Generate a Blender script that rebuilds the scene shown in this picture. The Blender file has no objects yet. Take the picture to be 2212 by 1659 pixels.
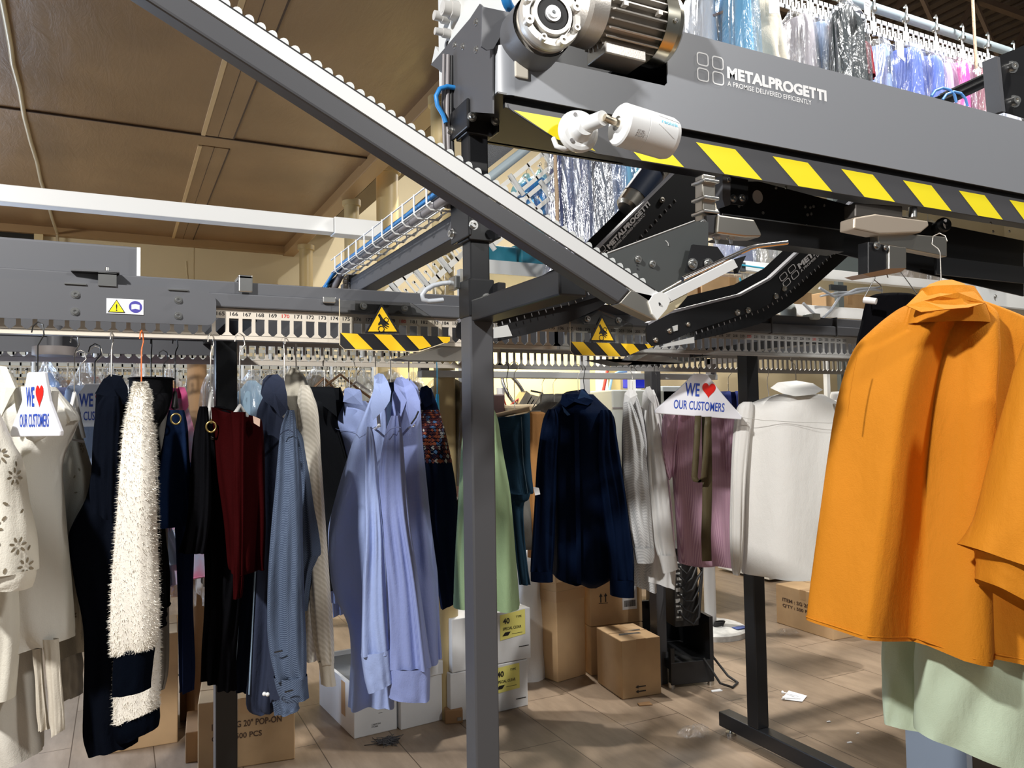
import bpy, bmesh, math, random
from mathutils import Vector, Matrix
S = bpy.context.scene
COL = S.collection
random.seed(7)

# ------------------------------------------------------------------ camera
W, H, CX, CY, F, CAMH = 2212, 1659, 1106.0, 829.5, 1684.0, 1.345
RX = Vector((0.89312811, 0.00547522, 0.44976906))
RY = Vector((-0.44951909, 0.04634793, 0.89206752))
RZ = Vector((-0.0159616, -0.99891035, 0.04385585))
cd = bpy.data.cameras.new('camera')
cd.sensor_width = 36.0
cd.lens = 36.0 * F / W
cd.clip_start = 0.02
cam = bpy.data.objects.new('camera', cd)
COL.objects.link(cam)
cam.matrix_world = Matrix(((RX[0], -RX[1], -RX[2], 0), (RY[0], -RY[1], -RY[2], 0), (RZ[0], -RZ[1], -RZ[2], CAMH), (0, 0, 0, 1)))
S.camera = cam
S.view_settings.view_transform = 'Standard'
S.view_settings.look = 'None'
S.view_settings.gamma = 1.0
S.view_settings.use_curve_mapping = False
S.view_settings.exposure = 0.0

def ray(px, py):
    d = Vector(((px - CX) / F, (py - CY) / F, 1.0))
    return Vector((RX.dot(d), RY.dot(d), RZ.dot(d)))
def P(px, py, X=None, Y=None, Z=None):
    """the world point seen at pixel (px, py) of the photograph on a plane X=, Y= or Z="""
    d = ray(px, py)
    if X is not None: t = X / d.x
    elif Y is not None: t = Y / d.y
    else: t = (Z - CAMH) / d.z
    return Vector((0, 0, CAMH)) + d * t

# ------------------------------------------------------------------ world and lamps
wd = bpy.data.worlds.new('world'); S.world = wd; wd.use_nodes = True
bg = wd.node_tree.nodes['Background']
bg.inputs[0].default_value = (0.93, 0.96, 1.0, 1)
bg.inputs[1].default_value = 0.11

def area(name, loc, target, sx, sy, power, col=(1, 0.97, 0.92)):
    l = bpy.data.lights.new(name, 'AREA'); l.shape = 'RECTANGLE'; l.size = sx; l.size_y = sy
    l.energy = power; l.color = col
    o = bpy.data.objects.new(name, l); COL.objects.link(o); o.location = loc
    o.rotation_euler = (Vector(target) - Vector(loc)).to_track_quat('-Z', 'Y').to_euler()
    return o
def spot(name, loc, target, power, angle=80, r=0.06, col=(1, 0.97, 0.92), blend=0.4):
    l = bpy.data.lights.new(name, 'SPOT'); l.energy = power; l.spot_size = math.radians(angle); l.spot_blend = blend
    l.shadow_soft_size = r; l.color = col
    o = bpy.data.objects.new(name, l); COL.objects.link(o); o.location = loc
    o.rotation_euler = (Vector(target) - Vector(loc)).to_track_quat('-Z', 'Y').to_euler()
    return o
#LIGHTS
area('ceiling_lamp_key', (-1.5, 0.25, 3.1), (1.5, 2.0, 1.1), 0.14, 0.14, 150, (1, 0.98, 0.95))
area('ceiling_lamp_front', (2.2, -1.6, 3.8), (2.0, 2.0, 1.6), 0.3, 0.3, 72, (1, 0.98, 0.95))
area('ceiling_lamp_right', (3.6, 1.3, 4.6), (2.9, 2.8, 0.2), 0.10, 0.10, 150, (1, 0.97, 0.92))
area('ceiling_lamp_mid', (2.4, 4.6, 4.4), (2.6, 3.8, 0), 0.12, 0.12, 150, (1, 0.96, 0.9))
area('ceiling_lamp_far', (5.4, 6.2, 4.3), (5.0, 5.6, 0), 1.2, 0.3, 110, (1, 0.96, 0.9))
area('left_wall_fill', (-2.6, 4.6, 2.5), (-0.3, 6.0, 2.4), 0.8, 0.2, 32, (1, 0.97, 0.92))  # added unseen fill that brightens the left back wall and ceiling
area('doorway_daylight', (-1.9, 6.95, 1.15), (-1.7, 3.0, 0.9), 1.5, 2.0, 70, (0.66, 0.79, 1.0))
area('blue_floor_fill', (-1.7, 4.1, 1.3), (-0.35, 3.1, 0.0), 0.7, 1.4, 80, (0.55, 0.72, 1.0))  # added unseen area light, tints the floor at the left blue
area('ceiling_lamp_upper', (3.4, 1.0, 4.6), (3.4, 2.8, 2.8), 0.4, 0.3, 30, (1, 0.98, 0.96))
#END

# ------------------------------------------------------------------ materials
def hexc(r, g, b):
    f = lambda v: (v / 12.92 if v <= 0.04045 else ((v + 0.055) / 1.055) ** 2.4)
    return (f(r / 255), f(g / 255), f(b / 255), 1)
_M = {}
def mat(name, col, rough=0.5, metal=0.0, bump=0.0, bscale=60, var=0.0, vscale=3.0, sheen=0.0, spec=0.5, col2=None, coat=0.0):
    if name in _M: return _M[name]
    m = bpy.data.materials.new(name); m.use_nodes = True; _M[name] = m
    nt = m.node_tree; b = nt.nodes['Principled BSDF']
    c = col if len(col) == 4 else (*col, 1)
    b.inputs['Base Color'].default_value = c; b.inputs['Roughness'].default_value = rough
    b.inputs['Metallic'].default_value = metal; b.inputs['Specular IOR Level'].default_value = spec
    if coat: b.inputs['Coat Weight'].default_value = coat
    if sheen: b.inputs['Sheen Weight'].default_value = sheen; b.inputs['Sheen Roughness'].default_value = 0.5
    tc = nt.nodes.new('ShaderNodeTexCoord')
    if var or col2:
        n = nt.nodes.new('ShaderNodeTexNoise'); n.inputs['Scale'].default_value = vscale; n.inputs['Detail'].default_value = 6
        nt.links.new(tc.outputs['Object'], n.inputs['Vector'])
        r = nt.nodes.new('ShaderNodeValToRGB')
        a = [min(1, v * (1 - var)) for v in c[:3]]; z = [min(1, v * (1 + var)) for v in c[:3]]
        if col2: a = c[:3]; z = col2[:3]
        r.color_ramp.elements[0].color = (*a, 1); r.color_ramp.elements[0].position = 0.35
        r.color_ramp.elements[1].color = (*z, 1); r.color_ramp.elements[1].position = 0.65
        nt.links.new(n.outputs['Fac'], r.inputs['Fac']); nt.links.new(r.outputs['Color'], b.inputs['Base Color'])
    if bump:
        n = nt.nodes.new('ShaderNodeTexNoise'); n.inputs['Scale'].default_value = bscale; n.inputs['Detail'].default_value = 4
        nt.links.new(tc.outputs['Object'], n.inputs['Vector'])
        bp = nt.nodes.new('ShaderNodeBump'); bp.inputs['Strength'].default_value = bump; bp.inputs['Distance'].default_value = 0.01
        nt.links.new(n.outputs['Fac'], bp.inputs['Height']); nt.links.new(bp.outputs['Normal'], b.inputs['Normal'])
    return m
def cloth(name, col, rough=0.85, col2=None, pat=None, scale=200.0, sheen=0.0, bump=0.25, axis='X', mixv=0.5):
    """fabric: pat 'stripe' / 'check' / 'diag' weaves col2 into col; a fine weave bump and soft creases"""
    if name in _M: return _M[name]
    m = mat(name, col, rough, sheen=sheen, spec=0.25 if max(col[:3]) > 0.06 else 0.02)
    nt = m.node_tree; b = nt.nodes['Principled BSDF']; tc = [n for n in nt.nodes if n.type == 'TEX_COORD'][0]
    if pat:
        w = nt.nodes.new('ShaderNodeTexWave'); w.wave_type = 'BANDS'; w.bands_direction = axis
        w.inputs['Scale'].default_value = scale; w.inputs['Distortion'].default_value = 0.0
        if pat == 'diag': w.bands_direction = 'DIAGONAL'
        nt.links.new(tc.outputs['Object'], w.inputs['Vector'])
        fac = w.outputs['Fac']
        if pat == 'check':
            w2 = nt.nodes.new('ShaderNodeTexWave'); w2.bands_direction = 'Z'; w2.inputs['Scale'].default_value = scale
            nt.links.new(tc.outputs['Object'], w2.inputs['Vector'])
            mu = nt.nodes.new('ShaderNodeMath'); mu.operation = 'MULTIPLY'
            nt.links.new(fac, mu.inputs[0]); nt.links.new(w2.outputs['Fac'], mu.inputs[1]); fac = mu.outputs[0]
        mx = nt.nodes.new('ShaderNodeMix'); mx.data_type = 'RGBA'
        mx.inputs['A'].default_value = (*col[:3], 1); mx.inputs['B'].default_value = (*(col2 or col)[:3], 1)
        nt.links.new(fac, mx.inputs['Factor']); nt.links.new(mx.outputs['Result'], b.inputs['Base Color'])
    if bump:
        n = nt.nodes.new('ShaderNodeTexNoise'); n.inputs['Scale'].default_value = 9; n.inputs['Detail'].default_value = 5; n.inputs['Roughness'].default_value = 0.55
        mp = nt.nodes.new('ShaderNodeMapping'); mp.inputs['Scale'].default_value = (1, 1, 0.45)
        nt.links.new(tc.outputs['Object'], mp.inputs['Vector']); nt.links.new(mp.outputs['Vector'], n.inputs['Vector'])
        n2 = nt.nodes.new('ShaderNodeTexNoise'); n2.inputs['Scale'].default_value = 350; n2.inputs['Detail'].default_value = 2
        nt.links.new(tc.outputs['Object'], n2.inputs['Vector'])
        ad = nt.nodes.new('ShaderNodeMath'); ad.operation = 'MULTIPLY_ADD'; ad.inputs[1].default_value = 0.06
        nt.links.new(n2.outputs['Fac'], ad.inputs[0]); nt.links.new(n.outputs['Fac'], ad.inputs[2])
        bp = nt.nodes.new('ShaderNodeBump'); bp.inputs['Strength'].default_value = bump; bp.inputs['Distance'].default_value = 0.04
        nt.links.new(ad.outputs[0], bp.inputs['Height']); nt.links.new(bp.outputs['Normal'], b.inputs['Normal'])
    return m
def plastic_film(name, tint=(0.95, 0.97, 1.0), alpha=0.72, rough=0.2, bs=7):
    if name in _M: return _M[name]
    m = bpy.data.materials.new(name); m.use_nodes = True; _M[name] = m
    nt = m.node_tree; nt.nodes.remove(nt.nodes['Principled BSDF']); out = nt.nodes['Material Output']
    tr = nt.nodes.new('ShaderNodeBsdfTransparent'); tr.inputs[0].default_value = (*tint, 1)
    gl = nt.nodes.new('ShaderNodeBsdfGlossy'); gl.inputs['Roughness'].default_value = rough; gl.inputs[0].default_value = (1, 1, 1, 1)
    df = nt.nodes.new('ShaderNodeBsdfDiffuse'); df.inputs[0].default_value = (0.85, 0.88, 0.92, 1)
    m1 = nt.nodes.new('ShaderNodeMixShader'); m1.inputs[0].default_value = 0.06
    m2 = nt.nodes.new('ShaderNodeMixShader'); m2.inputs[0].default_value = alpha
    tc = nt.nodes.new('ShaderNodeTexCoord'); n = nt.nodes.new('ShaderNodeTexNoise'); n.inputs['Scale'].default_value = bs; n.inputs['Detail'].default_value = 5
    n.inputs['Distortion'].default_value = 1.2
    mp = nt.nodes.new('ShaderNodeMapping'); mp.inputs['Scale'].default_value = (1.8, 1.8, 0.38)
    nt.links.new(tc.outputs['Object'], mp.inputs['Vector']); nt.links.new(mp.outputs['Vector'], n.inputs['Vector'])
    bp = nt.nodes.new('ShaderNodeBump'); bp.inputs['Strength'].default_value = 0.9; bp.inputs['Distance'].default_value = 0.05
    nt.links.new(n.outputs['Fac'], bp.inputs['Height']); nt.links.new(bp.outputs['Normal'], gl.inputs['Normal'])
    nt.links.new(gl.outputs[0], m1.inputs[1]); nt.links.new(df.outputs[0], m1.inputs[2])
    nt.links.new(m1.outputs[0], m2.inputs[1]); nt.links.new(tr.outputs[0], m2.inputs[2])
    nt.links.new(m2.outputs[0], out.inputs['Surface'])
    return m

CHAR = mat('charcoal powder coat', (0.068, 0.069, 0.075), 0.42, bump=0.03, bscale=900)
LITGREY = mat('front lit grey powder coat', (0.235, 0.247, 0.270), 0.42, bump=0.03, bscale=900)  # the machine's grey, lightened in colour for the strong front light on the beam
GREY = mat('grey powder coat', (0.095, 0.098, 0.108), 0.45, bump=0.03, bscale=900)
BLACK = mat('black powder coat', (0.010, 0.0105, 0.012), 0.35)
STEEL = mat('zinc steel', (0.62, 0.62, 0.60), 0.28, 1.0)
BRUSH = mat('brushed stainless', (0.56, 0.53, 0.47), 0.33, 1.0)
CAST = mat('cast aluminium', (0.52, 0.49, 0.45), 0.42, 0.75, bump=0.05, bscale=200)
WHITEP = mat('white plastic', (0.70, 0.71, 0.71), 0.35)
WHITEM = mat('white painted metal', (0.78, 0.79, 0.78), 0.4)
IVORY = mat('ivory rail plastic', (0.66, 0.60, 0.51), 0.4)
GREYP = mat('grey rail plastic', (0.42, 0.42, 0.41), 0.4)
LGREY = mat('light grey enclosure', (0.55, 0.56, 0.55), 0.45)
YEL = mat('hazard yellow', (0.95, 0.80, 0.02), 0.4)
AMB = mat('warning amber', (0.93, 0.58, 0.02), 0.4)
INK = mat('black print', (0.012, 0.012, 0.014), 0.5)
REDINK = mat('red print', (0.62, 0.03, 0.02), 0.5)
BLUEINK = mat('blue print', (0.02, 0.07, 0.45), 0.5)
WPRINT = mat('white print', (0.82, 0.83, 0.84), 0.45)
SPRINT = mat('silver print', (0.52, 0.52, 0.53), 0.45)
RUB = mat('black rubber', (0.012, 0.012, 0.013), 0.6)
BLUEC = mat('blue cable', (0.02, 0.19, 0.50), 0.4)
GREYC = mat('grey cable', (0.20, 0.185, 0.19), 0.45)
LGC = mat('pale grey hose', (0.42, 0.45, 0.49), 0.4)
WIRE = mat('galvanised wire', (0.55, 0.52, 0.47), 0.35, 0.8)
WHH = mat('white hanger plastic', (0.82, 0.81, 0.78), 0.35)
BLKW = mat('black wire', (0.02, 0.02, 0.02), 0.4)
CARD = mat('brown cardboard', hexc(194, 162, 122), 0.85, var=0.08, vscale=6)
CARD2 = mat('dark cardboard', hexc(150, 116, 80), 0.85, var=0.1, vscale=5)
TAPE = mat('packing tape', hexc(186, 152, 112), 0.3)
WBOX = mat('white cardboard', (0.72, 0.73, 0.74), 0.7, var=0.04, vscale=5)
PAPER = mat('white paper', (0.82, 0.83, 0.85), 0.7)
YPAPER = mat('yellow label paper', (0.86, 0.80, 0.22), 0.6)
ROPE = mat('tan rope', (0.45, 0.33, 0.22), 0.9, bump=0.4, bscale=120)

def acrylic(name='clear acrylic'):
    if name in _M: return _M[name]
    m = bpy.data.materials.new(name); m.use_nodes = True; _M[name] = m
    nt = m.node_tree; nt.nodes.remove(nt.nodes['Principled BSDF']); out = nt.nodes['Material Output']
    tr = nt.nodes.new('ShaderNodeBsdfTransparent'); tr.inputs[0].default_value = (0.95, 0.94, 0.91, 1)
    gl = nt.nodes.new('ShaderNodeBsdfGlossy'); gl.inputs['Roughness'].default_value = 0.05
    fr = nt.nodes.new('ShaderNodeFresnel'); fr.inputs['IOR'].default_value = 1.45
    mx = nt.nodes.new('ShaderNodeMixShader'); nt.links.new(fr.outputs[0], mx.inputs[0])
    nt.links.new(tr.outputs[0], mx.inputs[1]); nt.links.new(gl.outputs[0], mx.inputs[2]); nt.links.new(mx.outputs[0], out.inputs['Surface'])
    return m
ACR = acrylic()

# ------------------------------------------------------------------ things, parts and mesh building
def tag(o, label, cat, group=None, kind=None):
    if label: o['label'] = label
    if cat: o['category'] = cat
    if group: o['group'] = group
    if kind: o['kind'] = kind
    return o
def thing(name, label, cat, loc=(0, 0, 0), rotz=0.0, group=None):
    o = bpy.data.objects.new(name, None); o.empty_display_size = 0.05; COL.objects.link(o)
    o.location = loc; o.rotation_euler = (0, 0, rotz)
    return tag(o, label, cat, group)
def mat_of(o):
    return Matrix.Translation(o.location) @ o.rotation_euler.to_matrix().to_4x4()
SPLIT = ('bolt', 'button', 'screw_hole', 'fin_boss', 'edge_clip', 'drilled_hole', 'port_sockets', 'tie_bar', 'steel_blades', 'dark_socket', 'swab', 'clamp', 'upper_track', 'cabinet_leg', 'gearbox_bosses')
def short(label, most=10):
    w = label.split(',')[0].split(); stops = ('with', 'seen', 'hanging', 'beside', 'behind', 'under', 'right', 'left', 'on', 'facing', 'squeezed', 'half', 'folded', 'showing', 'just', 'cut', 'between', 'in', 'clipped', 'touching')
    while len(w) > most:
        k = max([i for i, x in enumerate(w) if x in stops and i > 2] or [most]); w = w[:k]
    return ' '.join(w)
class MB:
    """collects shapes and links them as ONE mesh object"""
    def __init__(s): s.v = []; s.f = []; s.sm = []
    def add(s, vs, fs, smooth=False):
        b = len(s.v); s.v += [Vector(v) for v in vs]; s.f += [tuple(i + b for i in f) for f in fs]; s.sm += [smooth] * len(fs)
        return s
    def box(s, c, d, rz=0.0, M=None):
        x, y, z = d[0] / 2, d[1] / 2, d[2] / 2
        vs = [Vector((i * x, j * y, k * z)) for i in (-1, 1) for j in (-1, 1) for k in (-1, 1)]
        R = M or Matrix.Rotation(rz, 3, 'Z')
        vs = [R @ v + Vector(c) for v in vs]
        return s.add(vs, [(0, 1, 3, 2), (4, 6, 7, 5), (0, 4, 5, 1), (2, 3, 7, 6), (0, 2, 6, 4), (1, 5, 7, 3)])
    def span(s, a, b):
        return s.box([(a[i] + b[i]) / 2 for i in range(3)], [abs(b[i] - a[i]) for i in range(3)])
    def bar(s, p, q, w, h=None, up=(0, 0, 1)):
        """square bar from p to q, w across, h along up"""
        h = h or w; p = Vector(p); q = Vector(q); d = (q - p); L = d.length; d.normalize()
        u = Vector(up); a = d.cross(u)
        if a.length < 1e-4: a = d.cross(Vector((0, 1, 0)))
        a.normalize(); u = a.cross(d)
        M = Matrix((d, a, u)).transposed()
        return s.box((p + q) / 2, (L, w, h), M=M)
    def tube(s, pts, r, n=8, cap=True, closed=False):
        pts = [Vector(p) for p in pts]; m = len(pts); vs = []; fs = []
        rr = r if isinstance(r, (list, tuple)) else [r] * m
        pa = None
        for i, p in enumerate(pts):
            if closed: d = pts[(i + 1) % m] - pts[i - 1]
            else: d = pts[min(i + 1, m - 1)] - pts[max(i - 1, 0)]
            if d.length < 1e-9: d = Vector((0, 0, 1))
            d.normalize()
            if pa is None:
                a = d.cross(Vector((0.13, 0.21, 1)));
                if a.length < 1e-3: a = d.cross(Vector((1, 0, 0)))
            else: a = pa - d * pa.dot(d)
            a.normalize(); pa = a; b = d.cross(a)
            for k in range(n):
                t = 2 * math.pi * k / n; vs.append(p + (a * math.cos(t) + b * math.sin(t)) * rr[i])
        for i in range(m if closed else m - 1):
            i2 = (i + 1) % m
            for k in range(n): fs.append((i * n + k, i * n + (k + 1) % n, i2 * n + (k + 1) % n, i2 * n + k))
        s.add(vs, fs, True)
        if cap and not closed:
            s.add(vs[:n], [tuple(range(n - 1, -1, -1))]); s.add(vs[-n:], [tuple(range(n))])
        return s
    def cyl(s, p, q, r, n=24, r2=None, cap=True):
        return s.tube([p, q], [r, r if r2 is None else r2], n, cap)
    def lathe(s, o, d, prof, n=28):
        """prof = [(distance along d, radius)] around the axis o + t d"""
        o = Vector(o); d = Vector(d).normalized()
        a = d.cross(Vector((0.3, 0.1, 1)));
        if a.length < 1e-3: a = d.cross(Vector((1, 0, 0)))
        a.normalize(); b = d.cross(a)
        # duplicate rings at sharp corners keep flat shading on ends
        for (t0, r0), (t1, r1) in zip(prof, prof[1:]):
            vs = []
            for t, r in ((t0, r0), (t1, r1)):
                for k in range(n):
                    w = 2 * math.pi * k / n; vs.append(o + d * t + (a * math.cos(w) + b * math.sin(w)) * max(r, 1e-5))
            s.add(vs, [(k, (k + 1) % n, n + (k + 1) % n, n + k) for k in range(n)], True)
        return s
    def prism(s, poly, ext):
        """closed polygon (3D points) extruded by vector ext"""
        poly = [Vector(p) for p in poly]; n = len(poly); e = Vector(ext)
        s.add(poly + [p + e for p in poly], [tuple(range(n - 1, -1, -1)), tuple(range(n, 2 * n))] + [(i, (i + 1) % n, n + (i + 1) % n, n + i) for i in range(n)])
        return s
    def grid(s, rows, closed=False, smooth=True):
        """rows of points joined into a sheet (closed=True wraps each row)"""
        n = len(rows[0]); vs = [p for r in rows for p in r]; fs = []
        for i in range(len(rows) - 1):
            for k in range(n if closed else n - 1):
                fs.append((i * n + k, i * n + (k + 1) % n, (i + 1) * n + (k + 1) % n, (i + 1) * n + k))
        return s.add(vs, fs, smooth)
    def ball(s, c, r, n=10, m=7, sc=(1, 1, 1)):
        rows = []
        for i in range(m + 1):
            t = math.pi * i / m
            rows.append([Vector(c) + Vector((r * sc[0] * math.sin(t) * math.cos(2 * math.pi * k / n), r * sc[1] * math.sin(t) * math.sin(2 * math.pi * k / n), r * sc[2] * math.cos(t))) for k in range(n)])
        return s.grid(rows, True)
    def islands(s):
        """separate pieces: faces joined by vertices or by touching boxes"""
        par = list(range(len(s.v)))
        def find(a):
            while par[a] != a: par[a] = par[par[a]]; a = par[a]
            return a
        for f in s.f:
            r = find(f[0])
            for i in f[1:]: par[find(i)] = r
        box = {}
        for i, v in enumerate(s.v):
            b = box.setdefault(find(i), [list(v), list(v)])
            for k in range(3): b[0][k] = min(b[0][k], v[k]); b[1][k] = max(b[1][k], v[k])
        ks = list(box); grp = {k: k for k in ks}
        def g(a):
            while grp[a] != a: a = grp[a]
            return a
        for i, a in enumerate(ks):
            for b in ks[i + 1:]:
                if all(box[a][0][k] - 0.002 <= box[b][1][k] and box[b][0][k] - 0.002 <= box[a][1][k] for k in range(3)): grp[g(b)] = g(a)
        out = {}
        for f, q in zip(s.f, s.sm): out.setdefault(g(find(f[0])), []).append((f, q))
        res = []
        for fs in out.values():
            n = MB(); mp = {}
            for f, q in fs:
                for i in f:
                    if i not in mp: mp[i] = len(n.v); n.v.append(s.v[i])
                n.f.append(tuple(mp[i] for i in f)); n.sm.append(q)
            res.append(n)
        return res
    def build(s, name, m, parent=None, world=True, bevel=0.0, label=None, solid=0.0, sub=0, recalc=True, single=False):
        if name in SPLIT and parent is not None and not single:
            r = None
            for n in s.islands(): r = n.build(name, m, parent, world, bevel, label, solid, sub, recalc, True)
            return r
        vs = s.v
        if parent is not None and world:
            A = mat_of(parent)
            if parent.parent is not None: A = mat_of(parent.parent) @ A
            A = A.inverted(); vs = [A @ v for v in vs]
        me = bpy.data.meshes.new(name); me.from_pydata([tuple(v) for v in vs], [], s.f); me.validate()
        if recalc:
            bm = bmesh.new(); bm.from_mesh(me)
            if len(s.sm) == len(bm.faces):
                for f, q in zip(bm.faces, s.sm): f.smooth = q
            bmesh.ops.recalc_face_normals(bm, faces=bm.faces); bm.to_mesh(me); bm.free()
        elif len(s.sm) == len(me.polygons): me.polygons.foreach_set('use_smooth', s.sm)
        me.materials.append(m)
        o = bpy.data.objects.new(name, me); COL.objects.link(o)
        if parent is not None: o.parent = parent
        if bevel:
            b = o.modifiers.new('bevel', 'BEVEL'); b.width = bevel; b.segments = 2; b.limit_method = 'ANGLE'; b.angle_limit = math.radians(50)
            b.harden_normals = False
        if solid:
            b = o.modifiers.new('solid', 'SOLIDIFY'); b.thickness = solid; b.offset = 0
        if sub:
            b = o.modifiers.new('sub', 'SUBSURF'); b.levels = sub; b.render_levels = sub
        if label: o['label'] = label
        return o

_TX = {}
def text_shape(body, bold=0.0, serif=False, shear=0.0):
    """vertices and faces of a word, scaled so that its box is 1 x 1"""
    k = (body, bold, shear)
    if k in _TX: return _TX[k]
    c = bpy.data.curves.new('lettering', 'FONT'); c.body = body; c.size = 1; c.offset = bold; c.shear = shear; c.resolution_u = 3
    o = bpy.data.objects.new('lettering', c); COL.objects.link(o)
    bpy.context.view_layer.update()
    me = bpy.data.meshes.new_from_object(o.evaluated_get(bpy.context.evaluated_depsgraph_get()))
    vs = [v.co.copy() for v in me.vertices]; fs = [tuple(p.vertices) for p in me.polygons]
    bpy.data.objects.remove(o); bpy.data.curves.remove(c); bpy.data.meshes.remove(me)
    x0 = min(v.x for v in vs); x1 = max(v.x for v in vs); y0 = min(v.y for v in vs); y1 = max(v.y for v in vs)
    r = ([((v.x - x0) / (x1 - x0), (v.y - y0) / (y1 - y0)) for v in vs], fs)
    _TX[k] = r
    return r
def put_text(mb, body, o, ux, uy, bold=0.0, shear=0.0):
    """word in the parallelogram o, o+ux (its width), o+uy (its height)"""
    vs, fs = text_shape(body, bold, shear=shear); o = Vector(o); ux = Vector(ux); uy = Vector(uy)
    mb.add([o + ux * a + uy * b for a, b in vs], fs); return mb
def rrect(mb, o, ux, uy, r=0.25, w=0.09, n=6):
    """outline of a rounded square as a flat band"""
    o = Vector(o); ux = Vector(ux); uy = Vector(uy)
    def ring(ins):
        pts = []; rr = max(r - ins, 0.02)
        for cx_, cy_, a0 in ((1 - ins - rr, 1 - ins - rr, 0), (ins + rr, 1 - ins - rr, 90), (ins + rr, ins + rr, 180), (1 - ins - rr, ins + rr, 270)):
            for k in range(n + 1):
                a = math.radians(a0 + 90 * k / n); pts.append(o + ux * (cx_ + rr * math.cos(a)) + uy * (cy_ + rr * math.sin(a)))
        return pts
    a = ring(0); b = ring(w); m = len(a)
    mb.add(a + b, [(i, (i + 1) % m, m + (i + 1) % m, m + i) for i in range(m)])
def bolt(mb, p, d, r=0.009, h=0.006):
    """hex-socket bolt head with washer"""
    p = Vector(p); d = Vector(d).normalized()
    mb.lathe(p, d, [(0, r * 1.45), (0.0015, r * 1.45), (0.0015, r), (h, r * 0.92), (h, r * 0.5), (h * 0.55, r * 0.45), (h * 0.55, 0)], 14)
# ------------------------------------------------------------------ the setting
def struct(name, mb, m, **k):
    o = mb.build(name, m, **k); o['kind'] = 'structure'; return o

def floor_mat():
    m = bpy.data.materials.new('plank floor'); m.use_nodes = True; nt = m.node_tree; b = nt.nodes['Principled BSDF']
    tc = nt.nodes.new('ShaderNodeTexCoord'); mp = nt.nodes.new('ShaderNodeMapping'); mp.inputs['Rotation'].default_value = (0, 0, math.radians(90))
    mp.inputs['Location'].default_value = (0.12, 0.17, 0)
    br = nt.nodes.new('ShaderNodeTexBrick'); br.inputs['Scale'].default_value = 1.0
    br.inputs['Brick Width'].default_value = 0.92; br.inputs['Row Height'].default_value = 0.305; br.inputs['Mortar Size'].default_value = 0.0022; br.inputs['Bias'].default_value = 0.0
    br.inputs['Color1'].default_value = hexc(160, 141, 121); br.inputs['Color2'].default_value = hexc(147, 129, 110); br.inputs['Mortar'].default_value = hexc(88, 72, 58)
    nt.links.new(tc.outputs['Object'], mp.inputs['Vector']); nt.links.new(mp.outputs['Vector'], br.inputs['Vector'])
    n = nt.nodes.new('ShaderNodeTexNoise'); n.inputs['Scale'].default_value = 7; n.inputs['Detail'].default_value = 9; n.inputs['Roughness'].default_value = 0.65
    m2 = nt.nodes.new('ShaderNodeMapping'); m2.inputs['Scale'].default_value = (2.2, 0.5, 1)
    nt.links.new(tc.outputs['Object'], m2.inputs['Vector']); nt.links.new(m2.outputs['Vector'], n.inputs['Vector'])
    rp = nt.nodes.new('ShaderNodeValToRGB'); rp.color_ramp.elements[0].position = 0.3; rp.color_ramp.elements[0].color = (0.62, 0.6, 0.58, 1)
    rp.color_ramp.elements[1].position = 0.7; rp.color_ramp.elements[1].color = (1.08, 1.07, 1.05, 1)
    nt.links.new(n.outputs['Fac'], rp.inputs['Fac'])
    mx = nt.nodes.new('ShaderNodeMix'); mx.data_type = 'RGBA'; mx.blend_type = 'MULTIPLY'; mx.inputs['Factor'].default_value = 0.8
    nt.links.new(br.outputs['Color'], mx.inputs['A']); nt.links.new(rp.outputs['Color'], mx.inputs['B']); nt.links.new(mx.outputs['Result'], b.inputs['Base Color'])
    b.inputs['Roughness'].default_value = 0.42; b.inputs['Specular IOR Level'].default_value = 0.4
    bp = nt.nodes.new('ShaderNodeBump'); bp.inputs['Strength'].default_value = 0.15; bp.inputs['Distance'].default_value = 0.004
    nt.links.new(n.outputs['Fac'], bp.inputs['Height']); nt.links.new(bp.outputs['Normal'], b.inputs['Normal'])
    return m
struct('floor', MB().span((-6, -2.5, -0.06), (12, 9.2, 0)), floor_mat())

def ply_mat():
    m = bpy.data.materials.new('painted plywood ceiling'); m.use_nodes = True; nt = m.node_tree; b = nt.nodes['Principled BSDF']
    tc = nt.nodes.new('ShaderNodeTexCoord')
    n = nt.nodes.new('ShaderNodeTexNoise'); n.inputs['Scale'].default_value = 2.2; n.inputs['Detail'].default_value = 8
    nt.links.new(tc.outputs['Object'], n.inputs['Vector'])
    rp = nt.nodes.new('ShaderNodeValToRGB'); rp.color_ramp.elements[0].position = 0.3; rp.color_ramp.elements[0].color = hexc(122, 95, 66)
    rp.color_ramp.elements[1].position = 0.75; rp.color_ramp.elements[1].color = hexc(146, 116, 82)
    nt.links.new(n.outputs['Fac'], rp.inputs['Fac']); nt.links.new(rp.outputs['Color'], b.inputs['Base Color'])
    b.inputs['Roughness'].default_value = 0.33; b.inputs['Specular IOR Level'].default_value = 0.6
    n2 = nt.nodes.new('ShaderNodeTexNoise'); n2.inputs['Scale'].default_value = 1.6; n2.inputs['Detail'].default_value = 12; n2.inputs['Roughness'].default_value = 0.72; n2.inputs['Distortion'].default_value = 0.6
    m2 = nt.nodes.new('ShaderNodeMapping'); m2.inputs['Scale'].default_value = (9, 2.2, 1)
    nt.links.new(tc.outputs['Object'], m2.inputs['Vector']); nt.links.new(m2.outputs['Vector'], n2.inputs['Vector'])
    bp = nt.nodes.new('ShaderNodeBump'); bp.inputs['Strength'].default_value = 0.30; bp.inputs['Distance'].default_value = 0.012
    nt.links.new(n2.outputs['Fac'], bp.inputs['Height']); nt.links.new(bp.outputs['Normal'], b.inputs['Normal'])
    return m
PLY = ply_mat()
CEZ = 2.9
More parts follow.
